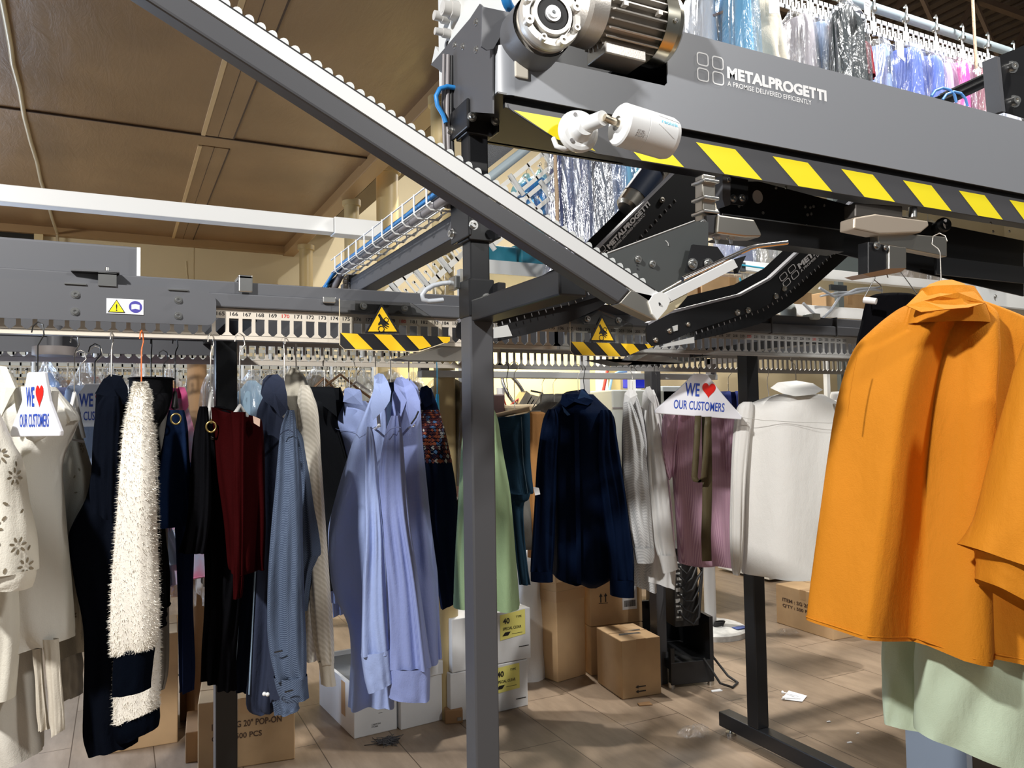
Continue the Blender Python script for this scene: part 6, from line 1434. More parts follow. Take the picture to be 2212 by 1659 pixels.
piece(o, 'front_panel', MINT, [(1000, 2000, 2300), (1200, 1990, 2320), (1380, 1984, 2330), (1480, 1982, 2340), (1580, 1984, 1700, 2340)], 1.90, b=0.07, amp=0.022, seed=79, ks=(2, 3, 4))
for i, (a, b) in enumerate((((1890, 600), (1864, 648)), ((1946, 588), (1980, 634)))):
    c = MB().tube([P(*a, Y=1.45), Q(*b, 2.05 if i == 0 else 1.80)], 0.0014, 6).build('hanger_wire', BLKW); tag(c, ('thin wire from the hook bracket to the white trouser clip', 'thin wire from the hook bracket to the orange shirt')[i], 'wire')
o, d = trousers('chamois_cloth', 'tan leather cloth hanging behind the dark jeans', 'cloth', 1172, 3.3, 10, cloth('tan leather', (0.40, 0.19, 0.06), 0.7), 890, 1200, 0.15, 0.02, seed=51, hang='wire', hook=1.56)
hb = thing('hanging_bar', 'light grey bar just below the rear slots in front of the yellow wall', 'bar', (2.0, 3.3, 1.55))
MB().span((1.2, 3.27, 1.535), (2.9, 3.33, 1.565)).build('bar', LGREY, hb, bevel=0.003)
for xx in (1.22, 2.88): MB().span((xx - 0.02, 2.79, 1.62), (xx + 0.02, 3.33, 1.65)).span((xx - 0.02, 3.28, 1.56), (xx + 0.02, 3.32, 1.65)).build('bracket', GREYC, hb)
# ------------------------------------------------------------------ boxes and things on the floor
def carton(label, a, b, h, m, depth=None, z0=0.0, group=None, side=1, open_lid=False, flaps=True, yaw_pts=None):
    """closed carton; a, b = floor pixels (or points) of its front bottom edge, h height, depth away from the camera"""
    A = a if isinstance(a, Vector) else P(*a, Z=z0); B = b if isinstance(b, Vector) else P(*b, Z=z0)
    d = B - A; d.z = 0; w = d.length; d.normalize(); n = Vector((-d.y, d.x, 0)); rz = math.atan2(d.y, d.x)
    o = thing('carton', label, 'box', tuple(A + d * w / 2 + n * depth / 2), rz, group)
    x, y = w / 2, depth / 2
    MB().span((-x, -y, 0), (x, y, h)).build('body', m, o, world=False, bevel=0.004)
    return o, x, y
def face_text(o, body, x0, z0, w, h, m, y, nm='printed_text', bold=0.012):
    t = MB(); put_text(t, body, (x0, y - 0.0012, z0), (w, 0, 0), (0, 0, h), bold); return t.build(nm, m, o, world=False)
def flaps(o, x, y, h, m):
    MB().span((-x, -0.002, h + 0.0006), (x, 0.002, h + 0.0012)).build('flap_seam', CARD2 if m in (CARD, CARD2) else GREYP, o, world=False)
    MB().span((-0.025, -y, h + 0.0003), (0.025, y, h + 0.0009)).span((-0.025, -y - 0.0006, h - 0.06), (0.025, -y, h + 0.0009)).build('tape', TAPE, o, world=False)
# open white box with lid edge (left)
A = P(765, 1597, Z=0); B = P(858, 1575, Z=0)
o, x, y = carton('open white carton on the floor under the pale blue shirt', A, B, 0.215, WBOX, 0.48)
MB().span((-x - 0.01, -y - 0.002, 0.215), (-x + 0.004, y, 0.225)).span((x - 0.004, -y, 0.215), (x + 0.01, y, 0.225)).span((-x, y - 0.005, 0.21), (x, y + 0.01, 0.235)).build('lid_rim', WBOX, o, world=False)
MB().span((-x + 0.008, -y + 0.008, 0.2152), (x - 0.008, y - 0.008, 0.2158)).build('grey_interior', mat('grey interior', (0.18, 0.19, 0.2), 0.8), o, world=False)
face_text(o, 'CARTON\nSTORE', -0.02, 0.03, 0.04, 0.016, INK, -y); face_text(o, 'Customer Goods', 0.012, 0.125, 0.07, 0.012, INK, -y)
MB().cyl((0.045, -y - 0.001, 0.105), (0.045, -y, 0.105), 0.009, 14).build('round_mark', INK, o, world=False)
MB().span((0.012, -y - 0.0008, 0.085), (0.03, -y, 0.0865)).span((0.06, -y - 0.0008, 0.092), (0.08, -y, 0.0935)).span((0.015, -y - 0.0008, 0.14), (0.085, -y, 0.1408)).build('printed_line', INK, o, world=False)
MB().span((-x - 0.0012, -y + 0.11, 0.06), (-x, -y + 0.16, 0.215)).build('tape', TAPE, o, world=False)
o, x, y = carton('white carton with folded lid beside the open white carton', P(866, 1578, Z=0), P(958, 1555, Z=0), 0.26, WBOX, 0.34)
MB().span((-x - 0.006, -y - 0.006, 0.205), (x + 0.006, y + 0.006, 0.265)).build('lid', WBOX, o, world=False, bevel=0.003)
o, x, y = carton('low brown carton on the floor left of the machine post', P(962, 1565, Z=0), P(1000, 1562, Z=0), 0.06, CARD2, 0.30)
MB().box((x * 0.6, -y - 0.002, 0.02), (0.018, 0.004, 0.014)).build('metal_clip', STEEL, o, world=False)
# two white cartons with yellow labels right of the post, two more behind it
st = 'white cartons with yellow labels'
A = P(1020, 1552, Z=0); B = P(1141, 1524, Z=0); dd_ = (B - A).normalized(); A = B - dd_ * 0.40
o, x, y = carton('lower white carton with yellow SPECIAL CLEAR label right of the post', A, B, 0.215, WBOX, 0.36)
def special(o, x, y, x1, z1, sk):
    MB().add([(x1, -y - 0.0012, z1), (x1 + 0.135, -y - 0.0012, z1 + sk), (x1 + 0.135, -y - 0.0012, z1 + 0.115 + sk), (x1, -y - 0.0012, z1 + 0.115)], [(0, 1, 2, 3)]).build('yellow_label', YPAPER, o, world=False)
    face_text(o, '40', x1 + 0.015, z1 + 0.072, 0.036, 0.026, INK, -y - 0.001, bold=0.03); face_text(o, 'TYPE', x1 + 0.085, z1 + 0.092, 0.03, 0.010, INK, -y - 0.001); face_text(o, 'SPECIAL CLEAR', x1 + 0.015, z1 + 0.044, 0.098, 0.013, INK, -y - 0.001)
    MB().add([(x1 + 0.012, -y - 0.0022, z1 + 0.018), (x1 + 0.042, -y - 0.0022, z1 + 0.018), (x1 + 0.056, -y - 0.0022, z1 + 0.034), (x1 + 0.026, -y - 0.0022, z1 + 0.034)], [(0, 1, 2, 3)]).span((x1 + 0.062, -y - 0.0022, z1 + 0.022), (x1 + 0.118, -y - 0.002, z1 + 0.0235)).build('printed_mark', INK, o, world=False)
    MB().span((x - 0.065, -y - 0.0014, z1 - 0.045), (x - 0.012, -y, z1 - 0.0415)).build('pen_stroke', INK, o, world=False)
special(o, x, y, x - 0.18, 0.085, 0.006)
o2, x2, y2 = carton('upper white carton with yellow SPECIAL CLEAR label right of the post', A + dd_ * 0.01 + Vector((0, 0, 0.217)), B + dd_ * 0.02 + Vector((0, 0, 0.217)), 0.235, WBOX, 0.36, group=None)
o2.location.z = 0.217
special(o2, x2, y2, x2 - 0.165, 0.105, 0.012)
MB().span((-x2, -0.002, 0.2352), (x2, 0.002, 0.236)).build('flap_seam', GREYP, o2, world=False)
# plastic wrap bulging at the cartons
pb = Drape([(0.70, 0.02, 0.02, 0, 0, 0), (0.62, 0.10, 0.09, 0, 0, 0.5), (0.4, 0.13, 0.11, 0, 0, 1), (0.15, 0.14, 0.12, 0, 0, 1), (0.0, 0.16, 0.14, 0, 0, 1)], rows=26, n=48, amp=0.02, seed=70)
o = pb.mesh().build('plastic_sack', mat('milky plastic', (0.75, 0.76, 0.77), 0.3, bump=0.6, bscale=18)); o.location = (1.95, 3.72, 0); tag(o, 'milky plastic sack of bags behind the yellow labelled cartons', 'sack')
# tall brown carton
A = P(1205, 1475, Z=0); B = P(1266, 1457, Z=0)
o, x, y = carton('tall brown carton wrapped with tape below the navy shirt', A, B, 0.50, CARD, 0.24)
MB().span((-x - 0.002, -y - 0.002, 0.40), (x + 0.002, y + 0.002, 0.455)).build('tape_band', TAPE, o, world=False)
MB().add([(-x, -y, .50), (x, -y, .50), (x * 0.9, -y * 0.7, .60), (-x * 0.9, -y * 0.7, .60)], [(0, 1, 2, 3)]).add([(-x, -y, .50), (-x, y, .50), (-x * 1.0, y * 0.9, .58), (-x * 1.0, -y * 0.9, .60)], [(0, 1, 2, 3)]).add([(x, -y, .50), (x, y, .50), (x, y * .9, .6), (x, -y * .9, .6)], [(0, 1, 2, 3)]).build('flap', CARD, o, world=False, solid=0.004)
MB().span((-x - 0.0015, y * 0.2, 0.0), (-x, y * 0.7, 0.10)).build('tape', TAPE, o, world=False)
def arrows(o, x0, z0, y, s=1.0):
    m = MB()
    for k in (0, 1):
        cx = x0 + k * 0.028 * s; m.span((cx - 0.003 * s, y - 0.0014, z0), (cx + 0.003 * s, y, z0 + 0.03 * s)); m.add([(cx - 0.010 * s, y - 0.0014, z0 + 0.03 * s), (cx + 0.010 * s, y - 0.0014, z0 + 0.03 * s), (cx, y - 0.0014, z0 + 0.048 * s)], [(0, 1, 2)])
    m.span((x0 - 0.012 * s, y - 0.0014, z0 - 0.006 * s), (x0 + 0.04 * s, y, z0 - 0.003 * s)); m.build('arrow_mark', INK, o, world=False)
# stacked pair behind, upper one with number label, and the square carton in front
sqA = P(1345, 1512, Z=0); sqB = P(1429, 1499, Z=0)
o, x, y = carton('brown carton with taped top in front of the stacked cartons', sqA, sqB, 0.275, CARD, 0.27)
flaps(o, x, y, 0.275, CARD)
m = MB(); m.add([(-0.07, -0.045, .2762), (0.05, -0.05, .2762), (0.045, -0.03, .2762), (-0.06, -0.02, .2762)], [(0, 1, 2, 3)]).add([(-0.02, 0.02, .2762), (0.07, 0.0, .2762), (0.08, 0.02, .2762)], [(0, 1, 2)]).build('printed_mark', INK, o, world=False)
m = MB()
for k in (0, 1): 
    z = 0.026 + k * 0.022; m.span((-0.02, -y - 0.0014, z), (0.02, -y, z + 0.005)).add([(-0.02, -y - 0.0014, z - 0.006), (-0.02, -y - 0.0014, z + 0.011), (-0.036, -y - 0.0014, z + 0.0025)], [(0, 1, 2)])
m.build('arrow_mark', INK, o, world=False)
A = Vector((2.20, 3.50, 0)); B = Vector((2.50, 3.455, 0))
ol, x, y = carton('lower brown carton of the stack with diamond marks', A, B, 0.25, CARD, 0.30)
ou, x, y = carton('upper brown carton of the stack with white 15291 label', A, B, 0.255, CARD, 0.30); ou.location.z = 0.252
flaps(ou, x, y, 0.255, CARD)
for oo in (ol, ou):
    m = MB(); yy = 0.02
    for zc, w in ((0.165, 0.035),):
        m.add([(-x - 0.0012, yy - w, zc), (-x - 0.0012, yy, zc - w * 1.1), (-x - 0.0012, yy + w, zc), (-x - 0.0012, yy, zc + w * 1.1)], [(0, 1, 2, 3)])
    m.span((-x - 0.0012, yy - 0.008, 0.03), (-x, yy + 0.008, 0.12)); m.build('diamond_mark', INK, oo, world=False)
    MB().add([(-x - 0.0016, yy - 0.024, 0.165), (-x - 0.0016, yy, 0.165 - 0.026), (-x - 0.0016, yy + 0.024, 0.165), (-x - 0.0016, yy, 0.165 + 0.026)], [(0, 1, 2, 3)]).build('diamond_mark', CARD, oo, world=False)
arrows(ou, -0.09, 0.12, -y, 1.0)
MB().span((0.035, -y - 0.001, 0.07), (0.12, -y, 0.20)).build('white_label', PAPER, ou, world=False)
face_text(ou, '15291', 0.045, 0.165, 0.06, 0.019, INK, -y - 0.001, 'label_number')
m = MB(); rnd = random.Random(3); xx = 0.045
while xx < 0.108: w = rnd.choice((0.0012, 0.002, 0.003)); m.span((xx, -y - 0.0018, 0.085), (xx + w, -y, 0.118)); xx += w + rnd.choice((0.001, 0.002))
m.span((0.045, -y - 0.0018, 0.14), (0.105, -y, 0.143)).span((0.045, -y - 0.0018, 0.132), (0.09, -y, 0.134)); m.build('barcode', INK, ou, world=False)
# computer tower on a low black frame
A = P(1448, 1412, Z=0.10)
pc = thing('computer_tower', 'black computer tower with cables on a low frame behind the pink shirt', 'computer', (2.585, 3.30, 0.12), math.radians(-14))
MB().span((-0.065, -0.16, 0.17), (0.065, 0.18, 0.56)).build('case', BLACK, pc, world=False, bevel=0.004)
MB().span((-0.062, -0.163, 0.20), (-0.022, -0.159, 0.52)).build('port_panel', mat('dull steel', (0.10, 0.10, 0.10), 0.4, 0.8), pc, world=False)
m = MB(); rnd = random.Random(4)
for k in range(11): z = 0.22 + k * 0.027; m.box((-0.044 + rnd.uniform(-.006, .006), -0.165, z), (0.024, 0.006, rnd.choice((0.008, 0.014, 0.018))))
m.build('port_sockets', LGREY, pc, world=False)
MB().span((0.0, -0.1635, 0.49), (0.055, -0.159, 0.53)).build('sticker', mat('salmon sticker', (0.6, 0.25, 0.18), 0.6), pc, world=False)
MB().span((0.0, -0.1642, 0.475), (0.055, -0.159, 0.478)).build('sticker_line', PAPER, pc, world=False)
rnd = random.Random(8)
for k in range(6):
    z = 0.25 + 0.045 * k; MB().tube([(-0.045, -0.16, z), (-0.03, -0.20 - 0.008 * k, z - 0.03), (0.01, -0.21, z - 0.06 + 0.012 * k), (0.05, -0.19, z - 0.03 + 0.02 * k), (0.085, -0.16, 0.40 + 0.01 * k), (0.12 + 0.004 * k, -0.12, 0.60), (0.13 + 0.004 * k, -0.08, 0.8)], 0.005 if k % 3 else 0.007, 8).build('cable', RUB, pc, world=False)
fr_ = thing('equipment_frame', 'low black steel frame carrying the computer tower', 'frame', (2.585, 3.30, 0), math.radians(-14))
MB().span((-0.11, -0.18, 0.09), (0.12, 0.22, 0.13)).span((-0.11, -0.20, 0.02), (0.12, -0.17, 0.13)).build('base_plate', BLACK, fr_, world=False, bevel=0.003)
for a_, b_ in (((0.10, -0.20, 0.13), (0.12, 0.22, 0.34)), ((-0.11, 0.20, 0.13), (0.10, 0.22, 0.34)), ((-0.11, -0.2, 0.13), (-0.09, -0.17, 0.20))): MB().span(a_, b_).build('side_wall', BLACK, fr_, world=False)
for sx in (-0.10, 0.11):
    for sy in (-0.18, 0.20): MB().cyl((sx, sy, 0), (sx, sy, 0.03), 0.016, 12).build('levelling_foot', STEEL, fr_, world=False)
c = MB().tube([(2.60, 3.09, 0.14), (2.64, 3.02, 0.03), (2.70, 3.00, 0.006), (2.77, 3.04, 0.006), (2.77, 3.11, 0.02), (2.70, 3.14, 0.12)], 0.006, 8).build('floor_cable', RUB); tag(c, 'black cable looping on the floor in front of the computer', 'cable')
# white pedestal pole
pp = P(1572, 1378, Z=0); pd = thing('pedestal_pole', 'white round pole on a chipped white floor disc', 'pole', (pp.x, pp.y + 0.15, 0))
MB().lathe((pp.x, pp.y + 0.15, 0), (0, 0, 1), [(0, 0.225), (0.03, 0.222), (0.04, 0.205), (0.05, 0.05), (0.05, 0)], 40).build('base_disc', mat('chipped white paint', (0.62, 0.62, 0.60), 0.6, var=0.2, vscale=18), pd)
MB().cyl((pp.x, pp.y + 0.15, 0.045), (pp.x, pp.y + 0.15, 1.30), 0.036, 24).build('pole', WHITEP, pd)
MB().span((pp.x + 0.06, pp.y - 0.02, 0.046), (pp.x + 0.15, pp.y + 0.03, 0.049)).build('blue_label', mat('blue label', (0.05, 0.1, 0.35), 0.5), pd)
m = MB(); cq = P(1552, 1352, Z=0.05)
for k in range(4): m.tube([(cq.x + 0.035 * math.cos(a) + 0.004 * k, cq.y + 0.02 * math.sin(a), 0.055 + 0.006 * k) for a in [2 * math.pi * j / 16 for j in range(16)]], 0.004, 6, closed=True)
o = m.build('cable_coil', RUB); tag(o, 'small black cable coil on the white floor disc', 'cable coil')
# brown carton at the right
A = P(1678, 1345, Z=0); B = P(1800, 1384, Z=0)
o, x, y = carton('brown carton printed SG 20 POP-ON behind the hem of the orange shirt', A, B, 0.25, CARD, 0.40)
flaps(o, x, y, 0.25, CARD); face_text(o, 'ITEM : SG 20" POP-ON', -x * 0.75, 0.15, x * 1.75, 0.024, mat('brown ink', (0.09, 0.05, 0.03), 0.7), -y, bold=0.025); face_text(o, "Q'TY : 500 PCS", -x * 0.75, 0.112, x * 1.1, 0.024, mat('brown ink', (0.1, 0.1, 0.1)), -y, bold=0.025)
# brown cartons at the left
A = P(512, 1659, Z=0); B = P(637, 1640, Z=0); dA = (B - A).normalized(); A = B - dA * 0.36
o, x, y = carton('brown carton printed SG 20 POP-ON under the slate blue shirt', A, B, 0.265, CARD, 0.30)
BRI = mat('brown ink', (0.1, 0.1, 0.1)); face_text(o, 'ITEM : SG 20" POP-ON', x - 0.31, 0.155, 0.26, 0.026, BRI, -y, bold=0.02); face_text(o, "Q'TY : 500 PCS", x - 0.31, 0.108, 0.185, 0.026, BRI, -y, bold=0.02)
flaps(o, x, y, 0.265, CARD)
A = P(215, 1632, Z=0); B = P(384, 1604, Z=0); 
o, x, y = carton('tall brown carton behind the fluffy cardigan', A, B, 0.46, CARD, 0.34); flaps(o, x, y, 0.46, CARD)
o, x, y = carton('dark brown carton with green print behind the navy trousers', P(388, 1560, Z=0), P(460, 1552, Z=0), 0.28, CARD2, 0.30)
face_text(o, 'KEEP DRY', -0.08, 0.2, 0.10, 0.02, mat('green ink', (0.10, 0.12, 0.02), 0.7), -y)
o, x, y = carton('wide brown carton in the shadow beside the left rack post', P(400, 1650, Z=0), P(462, 1640, Z=0), 0.12, CARD2, 0.25)
tq = P(424, 1560, Z=0); tp = thing('cardboard_tube', 'tall brown cardboard tube standing behind the black dress', 'tube', (tq.x, tq.y, 0))
MB().cyl((tq.x, tq.y, 0), (tq.x, tq.y, 1.62), 0.042, 24).build('tube_wall', CARD2, tp)
# litter
q = P(1715, 1510, Z=0); 
lt = thing('paper_scrap', 'small folded white paper scrap with cotton swabs on the floor', 'litter', tuple(q))
MB().add([(q.x - 0.06, q.y + 0.02, 0.004), (q.x + 0.0, q.y - 0.05, 0.003), (q.x + 0.075, q.y - 0.01, 0.005), (q.x + 0.02, q.y + 0.05, 0.02)], [(0, 1, 2, 3)]).build('paper', PAPER, lt, solid=0.002)
MB().tube([(q.x + 0.02, q.y - 0.01, 0.012), (q.x - 0.02, q.y + 0.05, 0.02)], 0.0025, 6).ball((q.x - 0.02, q.y + 0.05, 0.02), 0.007).tube([(q.x + 0.01, q.y - 0.03, 0.01), (q.x - 0.055, q.y + 0.01, 0.012)], 0.0025, 6).ball((q.x - 0.055, q.y + 0.01, 0.012), 0.007).build('swab', PAPER, lt)
for i, (x_, y_, s_, lab) in enumerate(((1548, 1493, 0.03, 'thin white paper strip on the floor below the computer'), (1835, 1605, 0.012, 'tiny pale crumb right of the cross foot'), (1853, 1585, 0.008, 'smallest pale crumb right of the cross foot'), (1790, 1560, 0.010, 'dark speck of lint right of the paper scrap'))):
    q = P(x_, y_, Z=0); o = MB().prism([(q.x - s_, q.y, 0.0008), (q.x + s_ * 0.8, q.y - s_ * 0.5, 0.0008), (q.x + s_, q.y + s_ * 0.3, 0.0008), (q.x - s_ * 0.7, q.y + s_ * 0.5, 0.0008)], (0, 0, 0.003)).build('paper_scrap', PAPER); tag(o, lab, 'litter')
q = P(838, 1605, Z=0); m = MB(); rnd = random.Random(6)
for k in range(60):
    a = [Vector((q.x + rnd.gauss(0, 0.025), q.y + rnd.gauss(0, 0.02), rnd.uniform(0.001, 0.018))) for _ in range(4)]; m.tube(a, 0.0012, 4)
o = m.build('lint_clump', mat('grey lint', (0.12, 0.12, 0.13), 0.95)); tag(o, 'grey lint clump on the floor in front of the white cartons', 'lint')
q = P(1390, 1522, Z=0); o = MB().prism([(q.x - 0.03, q.y - 0.01, 0.001), (q.x + 0.03, q.y - 0.03, 0.001), (q.x + 0.04, q.y + 0.01, 0.001), (q.x - 0.02, q.y + 0.02, 0.001)], (0, 0, 0.004)).build('cardboard_scrap', CARD2); tag(o, 'torn cardboard scrap in front of the square carton', 'litter')
for i, (x_, y_, s_) in enumerate(((1500, 1585, 0.06), (1700, 1370, 0.05))):
    q = P(x_, y_, Z=0); d_ = Drape([(0.035, 0.01, 0.008, 0, 0, 0.2), (0.03, s_ * 0.6, s_ * 0.4, 0, 0, 1), (0.012, s_, s_ * 0.7, 0, 0, 1.4), (0.002, s_ * 1.1, s_ * 0.8, 0, 0, 1)], rows=14, n=36, amp=0.012, seed=80 + i)
    o = d_.mesh().build('plastic_wrap', plastic_film('clear wrap', alpha=0.85)); o.location = q; tag(o, ('crumpled clear plastic at the end of the cross foot', 'crumpled clear plastic right of the white floor disc')[i], 'plastic wrap')
# ------------------------------------------------------------------ background: upper conveyor with bagged garments
FILM = plastic_film('clear garment film', alpha=0.74)
FILMB = plastic_film('blue garment film', tint=(0.55, 0.85, 1.0), alpha=0.76)
UY = 2.6
def upz(x, y): return P(x, y, Y=UY)
pz = upz(1980, 47).z
o = thing('overhead_pipe', 'grey overhead conveyor pipe with hooks above the bagged clothes', 'pipe', (3.5, UY, pz))
MB().cyl((2.2, UY, pz), (6.5, UY, pz), 0.023, 18).build('pipe_run', mat('blue grey pipe', (0.30, 0.36, 0.39), 0.4), o)
x = upz(1805, 0).x; step = upz(2010, 40).x - upz(1945, 20).x
xs = [upz(px, py).x for px, py in ((1740, 0), (1805, 5), (1875, 12), (1945, 30), (2010, 50), (2067, 70), (2122, 88), (2177, 108))]
for xx in xs:
    h = MB().tube([(xx - 0.01, UY - 0.03, pz + 0.030), (xx, UY - 0.03, pz + 0.045), (xx + 0.012, UY - 0.03, pz + 0.03), (xx + 0.008, UY - 0.03, pz + 0.0), (xx, UY - 0.028, pz - 0.03)], 0.006, 8).cyl((xx, UY - 0.028, pz - 0.025), (xx, UY - 0.028, pz - 0.04), 0.018, 12).cyl((xx, UY - 0.028, pz - 0.04), (xx, UY - 0.028, pz - 0.075), 0.006, 8)
    h.build('pipe_hook', STEEL, o)
rz = pz - 0.075
def slot_link(parent, p, q, h=0.085, m=None, n=5, up=None):
    """rigid link with rectangular slots between p and q (top edge)"""
    p = Vector(p); q = Vector(q); d = (q - p); L = d.length; d.normalize(); u = up or Vector((-d.z, 0, d.x)); u = u if u.z > 0 else -u
    mb = MB(); w = 0.006
    def quad(a0, a1, b0, b1):
        pts = [p + d * a0 - u * b0, p + d * a1 - u * b0, p + d * a1 - u * b1, p + d * a0 - u * b1]; mb.prism(pts, (0, w, 0))
    quad(0, L, 0, h * 0.22); quad(0, L, h * 0.80, h); 
    for k in range(n + 1): a = (L - 0.008) * k / n; quad(a, a + 0.008, 0, h)
    for k in range(n): a = (L - 0.008) * (k + 0.5) / n; quad(a, a + 0.006, h * 0.45, h * 0.8); quad(a - 0.005, a + 0.006, h * 0.42, h * 0.52)
    return mb.build('slot_link', m or WHITEP, parent)
o = thing('hanger_chain', 'white slotted hanger chain under the grey overhead pipe', 'conveyor chain', (3.5, UY - 0.03, rz))
for a, b in zip(xs, xs[1:]): slot_link(o, (a + 0.012, UY - 0.03, rz), (b - 0.012, UY - 0.03, rz))
slot_link(o, (xs[0] - 0.21, UY - 0.03, rz), (xs[0] - 0.012, UY - 0.03, rz)); slot_link(o, (xs[0] - 0.43, UY - 0.03, rz), (xs[0] - 0.235, UY - 0.03, rz))
for xx in xs: MB().cyl((xx, UY - 0.027, rz + 0.005), (xx, UY - 0.027, rz - 0.09), 0.009, 10).build('link_pin', LGREY, o)

def bagged(label, x, y, ztop, zbot, yaw, m, w=0.17, th=0.045, seed=1, film=None, tagc=True, cat='bagged garment', group='bagged clothes on the upper conveyor', bag=True, hook=0.08):
    o = thing('bagged_garment', label, cat, (x, y, ztop), math.radians(yaw), group)
    L = ztop - zbot
    c = [(0, 0.02, 0.015, 0, 0, 0), (-0.03, w * 0.6, th * 0.7, 0, 0, 0.1), (-0.08, w, th, 0, 0, 0.4), (-L * 0.5, w * 1.02, th * 1.2, 0, 0, 0.8), (-L, w * 1.05, th * 1.4, 0, 0, 1.1)]
    Drape(c, rows=22, n=44, amp=0.014, seed=seed).mesh().build('garment', m, o, world=False)
    if bag:
        c = [(0.045, 0.012, 0.012, 0, 0, 0), (0.01, w * 0.45, th * 0.6, 0, 0, 0.4), (-0.03, w * 0.95, th * 1.2, 0, 0, 0.6), (-0.10, w * 1.15, th * 1.5, 0, 0, 0.9), (-L * 0.5, w * 1.2, th * 1.8, 0, 0, 1.3), (-L - 0.06, w * 1.25, th * 2.0, 0, 0, 1.5)]
        Drape(c, rows=30, n=56, amp=0.016, seed=seed + 50, ks=(3, 5, 8, 13, 17)).mesh().build('plastic_cover', film or FILM, o, world=False)
    if tagc:
        t = MB().box((w * 0.1, -th * 1.5 - 0.025, -0.03), (0.05, 0.002, 0.085)); t.build('paper_tag', PAPER, o, world=False)
        MB().span((w * 0.1 - 0.018, -th * 1.5 - 0.0268, -0.02), (w * 0.1 + 0.018, -th * 1.5 - 0.0262, -0.017)).span((w * 0.1 - 0.018, -th * 1.5 - 0.0268, -0.032), (w * 0.1 + 0.012, -th * 1.5 - 0.0262, -0.030)).build('tag_print', GREYC, o, world=False)
    MB().tube([(0, 0, -0.01), (0, 0, hook - 0.02), (0.012, 0, hook - 0.01), (0, 0, hook), (-0.01, 0, hook - 0.008)], 0.0015, 6).build('hanger_hook', WIRE, o, world=False)
    return o
def C_(n, *c): return mat('cloth ' + n, hexc(*c), 0.85)
items = [
 (1505, 45, 'white shirt in clear film nearest the motor', (214, 220, 228), True, 0),
 (1560, 40, 'white and yellow collared shirt in clear film left of the khaki trousers', (210, 214, 216), True, 0),
 (1588, 62, 'sky blue shirt in clear film touching the khaki trousers', (112, 186, 226), True, 0),
 (1708, 35, 'grey and white shirt in clear film right of the khaki trousers', (188, 180, 184), True, 1),
 (1735, 40, 'pale blue shirt in clear film left of the crimson one', (178, 200, 226), True, 0),
 (1760, 42, 'crimson dress in clear film on the upper conveyor', (150, 40, 62), True, 0),
 (1785, 50, 'white and blue striped shirt in clear film left of the black trousers', (170, 180, 220), True, 0),
 (1830, 62, 'black green trousers in clear film on the upper conveyor', (14, 28, 30), True, 1),
 (1880, 78, 'pale violet shirt in clear film behind the dark red trousers leg', (150, 170, 210), True, 0),
 (1935, 98, 'royal blue shirt in clear film on the upper conveyor', (84, 110, 196), True, 1),
 (1975, 108, 'second royal blue shirt in clear film, right of the first', (92, 118, 204), True, 0),
 (2012, 118, 'lilac blouse in clear film left of the hot pink dress', (206, 176, 206), True, 0),
 (2040, 125, 'hot pink dress in clear film on the upper conveyor', (232, 74, 168), True, 0),
 (2070, 128, 'brown speckled blouse in clear film beside the hanging rope', (140, 96, 100), True, 1),
 (2110, 132, 'white blouse in clear film left of the black end bracket', (226, 228, 234), True, 0),
 (2145, 140, 'pale grey blouse in clear film nearest the black end bracket', (214, 214, 222), True, 0)]
for i, (px, py, lab, c, bag, tg) in enumerate(items):
    yq = 2.36 if 'black green' in lab else 2.33 if 'sky blue' in lab else UY - 0.03
    q = P(px, py, Y=yq); zt_ = rz - 0.09 - 0.05 - (i % 3) * 0.012
    blk = 'black green' in lab
    bagged(lab, q.x, yq, zt_, zt_ - 0.62, 10 if blk else 68 + 9 * math.sin(i * 2.1), C_('up%d' % i, *c), w=0.10 if blk else 0.17, th=0.035 + 0.008 * (i % 2), seed=100 + i, tagc=bool(tg))
q = P(1650, 20, Y=2.3)
o, d = trousers('trousers', 'khaki trousers with paper tags hanging above the beam lettering', 'trousers', 1660, 2.36, -20, cloth('khaki twill', (0.62, 0.57, 0.47), 0.85), 0, 160, 0.17, 0.03, seed=141, hang='wire', hook=rz - 0.06, flare=1.35, amp=0.014)
MB().span((0.03, -0.055, -0.10), (0.075, -0.053, -0.01)).build('paper_tag', PAPER, o, world=False)
MB().span((-0.12, -0.05, -0.16), (-0.04, -0.048, -0.10)).build('paper_tag', PAPER, o, world=False)
MB().tube([(-0.20, -0.03, -0.11), (-0.02, -0.03, -0.03)], 0.006, 8).build('wooden_bar', mat('red brown dowel', (0.28, 0.12, 0.05), 0.5), o, world=False)
o, d = trousers('trousers', 'dark red trouser leg dangling over the royal blue shirts', 'trousers', 1900, 2.4, 20, cloth('crimson satin', (0.17, 0.008, 0.016), 0.5), 102, 175, 0.075, 0.02, seed=143, hang=None, amp=0.008)
MB().box(P(1945, 108, Y=2.38), (0.08, 0.003, 0.08), rz=0.3).build('paper_card', PAPER, o)
MB().tube([P(1900, 104, Y=2.4), P(1915, 92, Y=2.42), P(1935, 100, Y=2.38)], 0.0015, 6).tube([P(1900, 104, Y=2.4), P(1898, 70, Y=UY - 0.05)], 0.0015, 6).build('tag_string', PAPER, o)
rp = P(2103, 60, Y=2.45)
o = MB().tube([(rp.x, 2.45, rp.z + 0.5), (rp.x + 0.004, 2.45, rp.z), (rp.x + 0.012, 2.45, rp.z - 0.3)], 0.008, 8).build('tan_rope', ROPE); tag(o, 'tan rope hanging in front of the bagged clothes at upper right', 'rope')

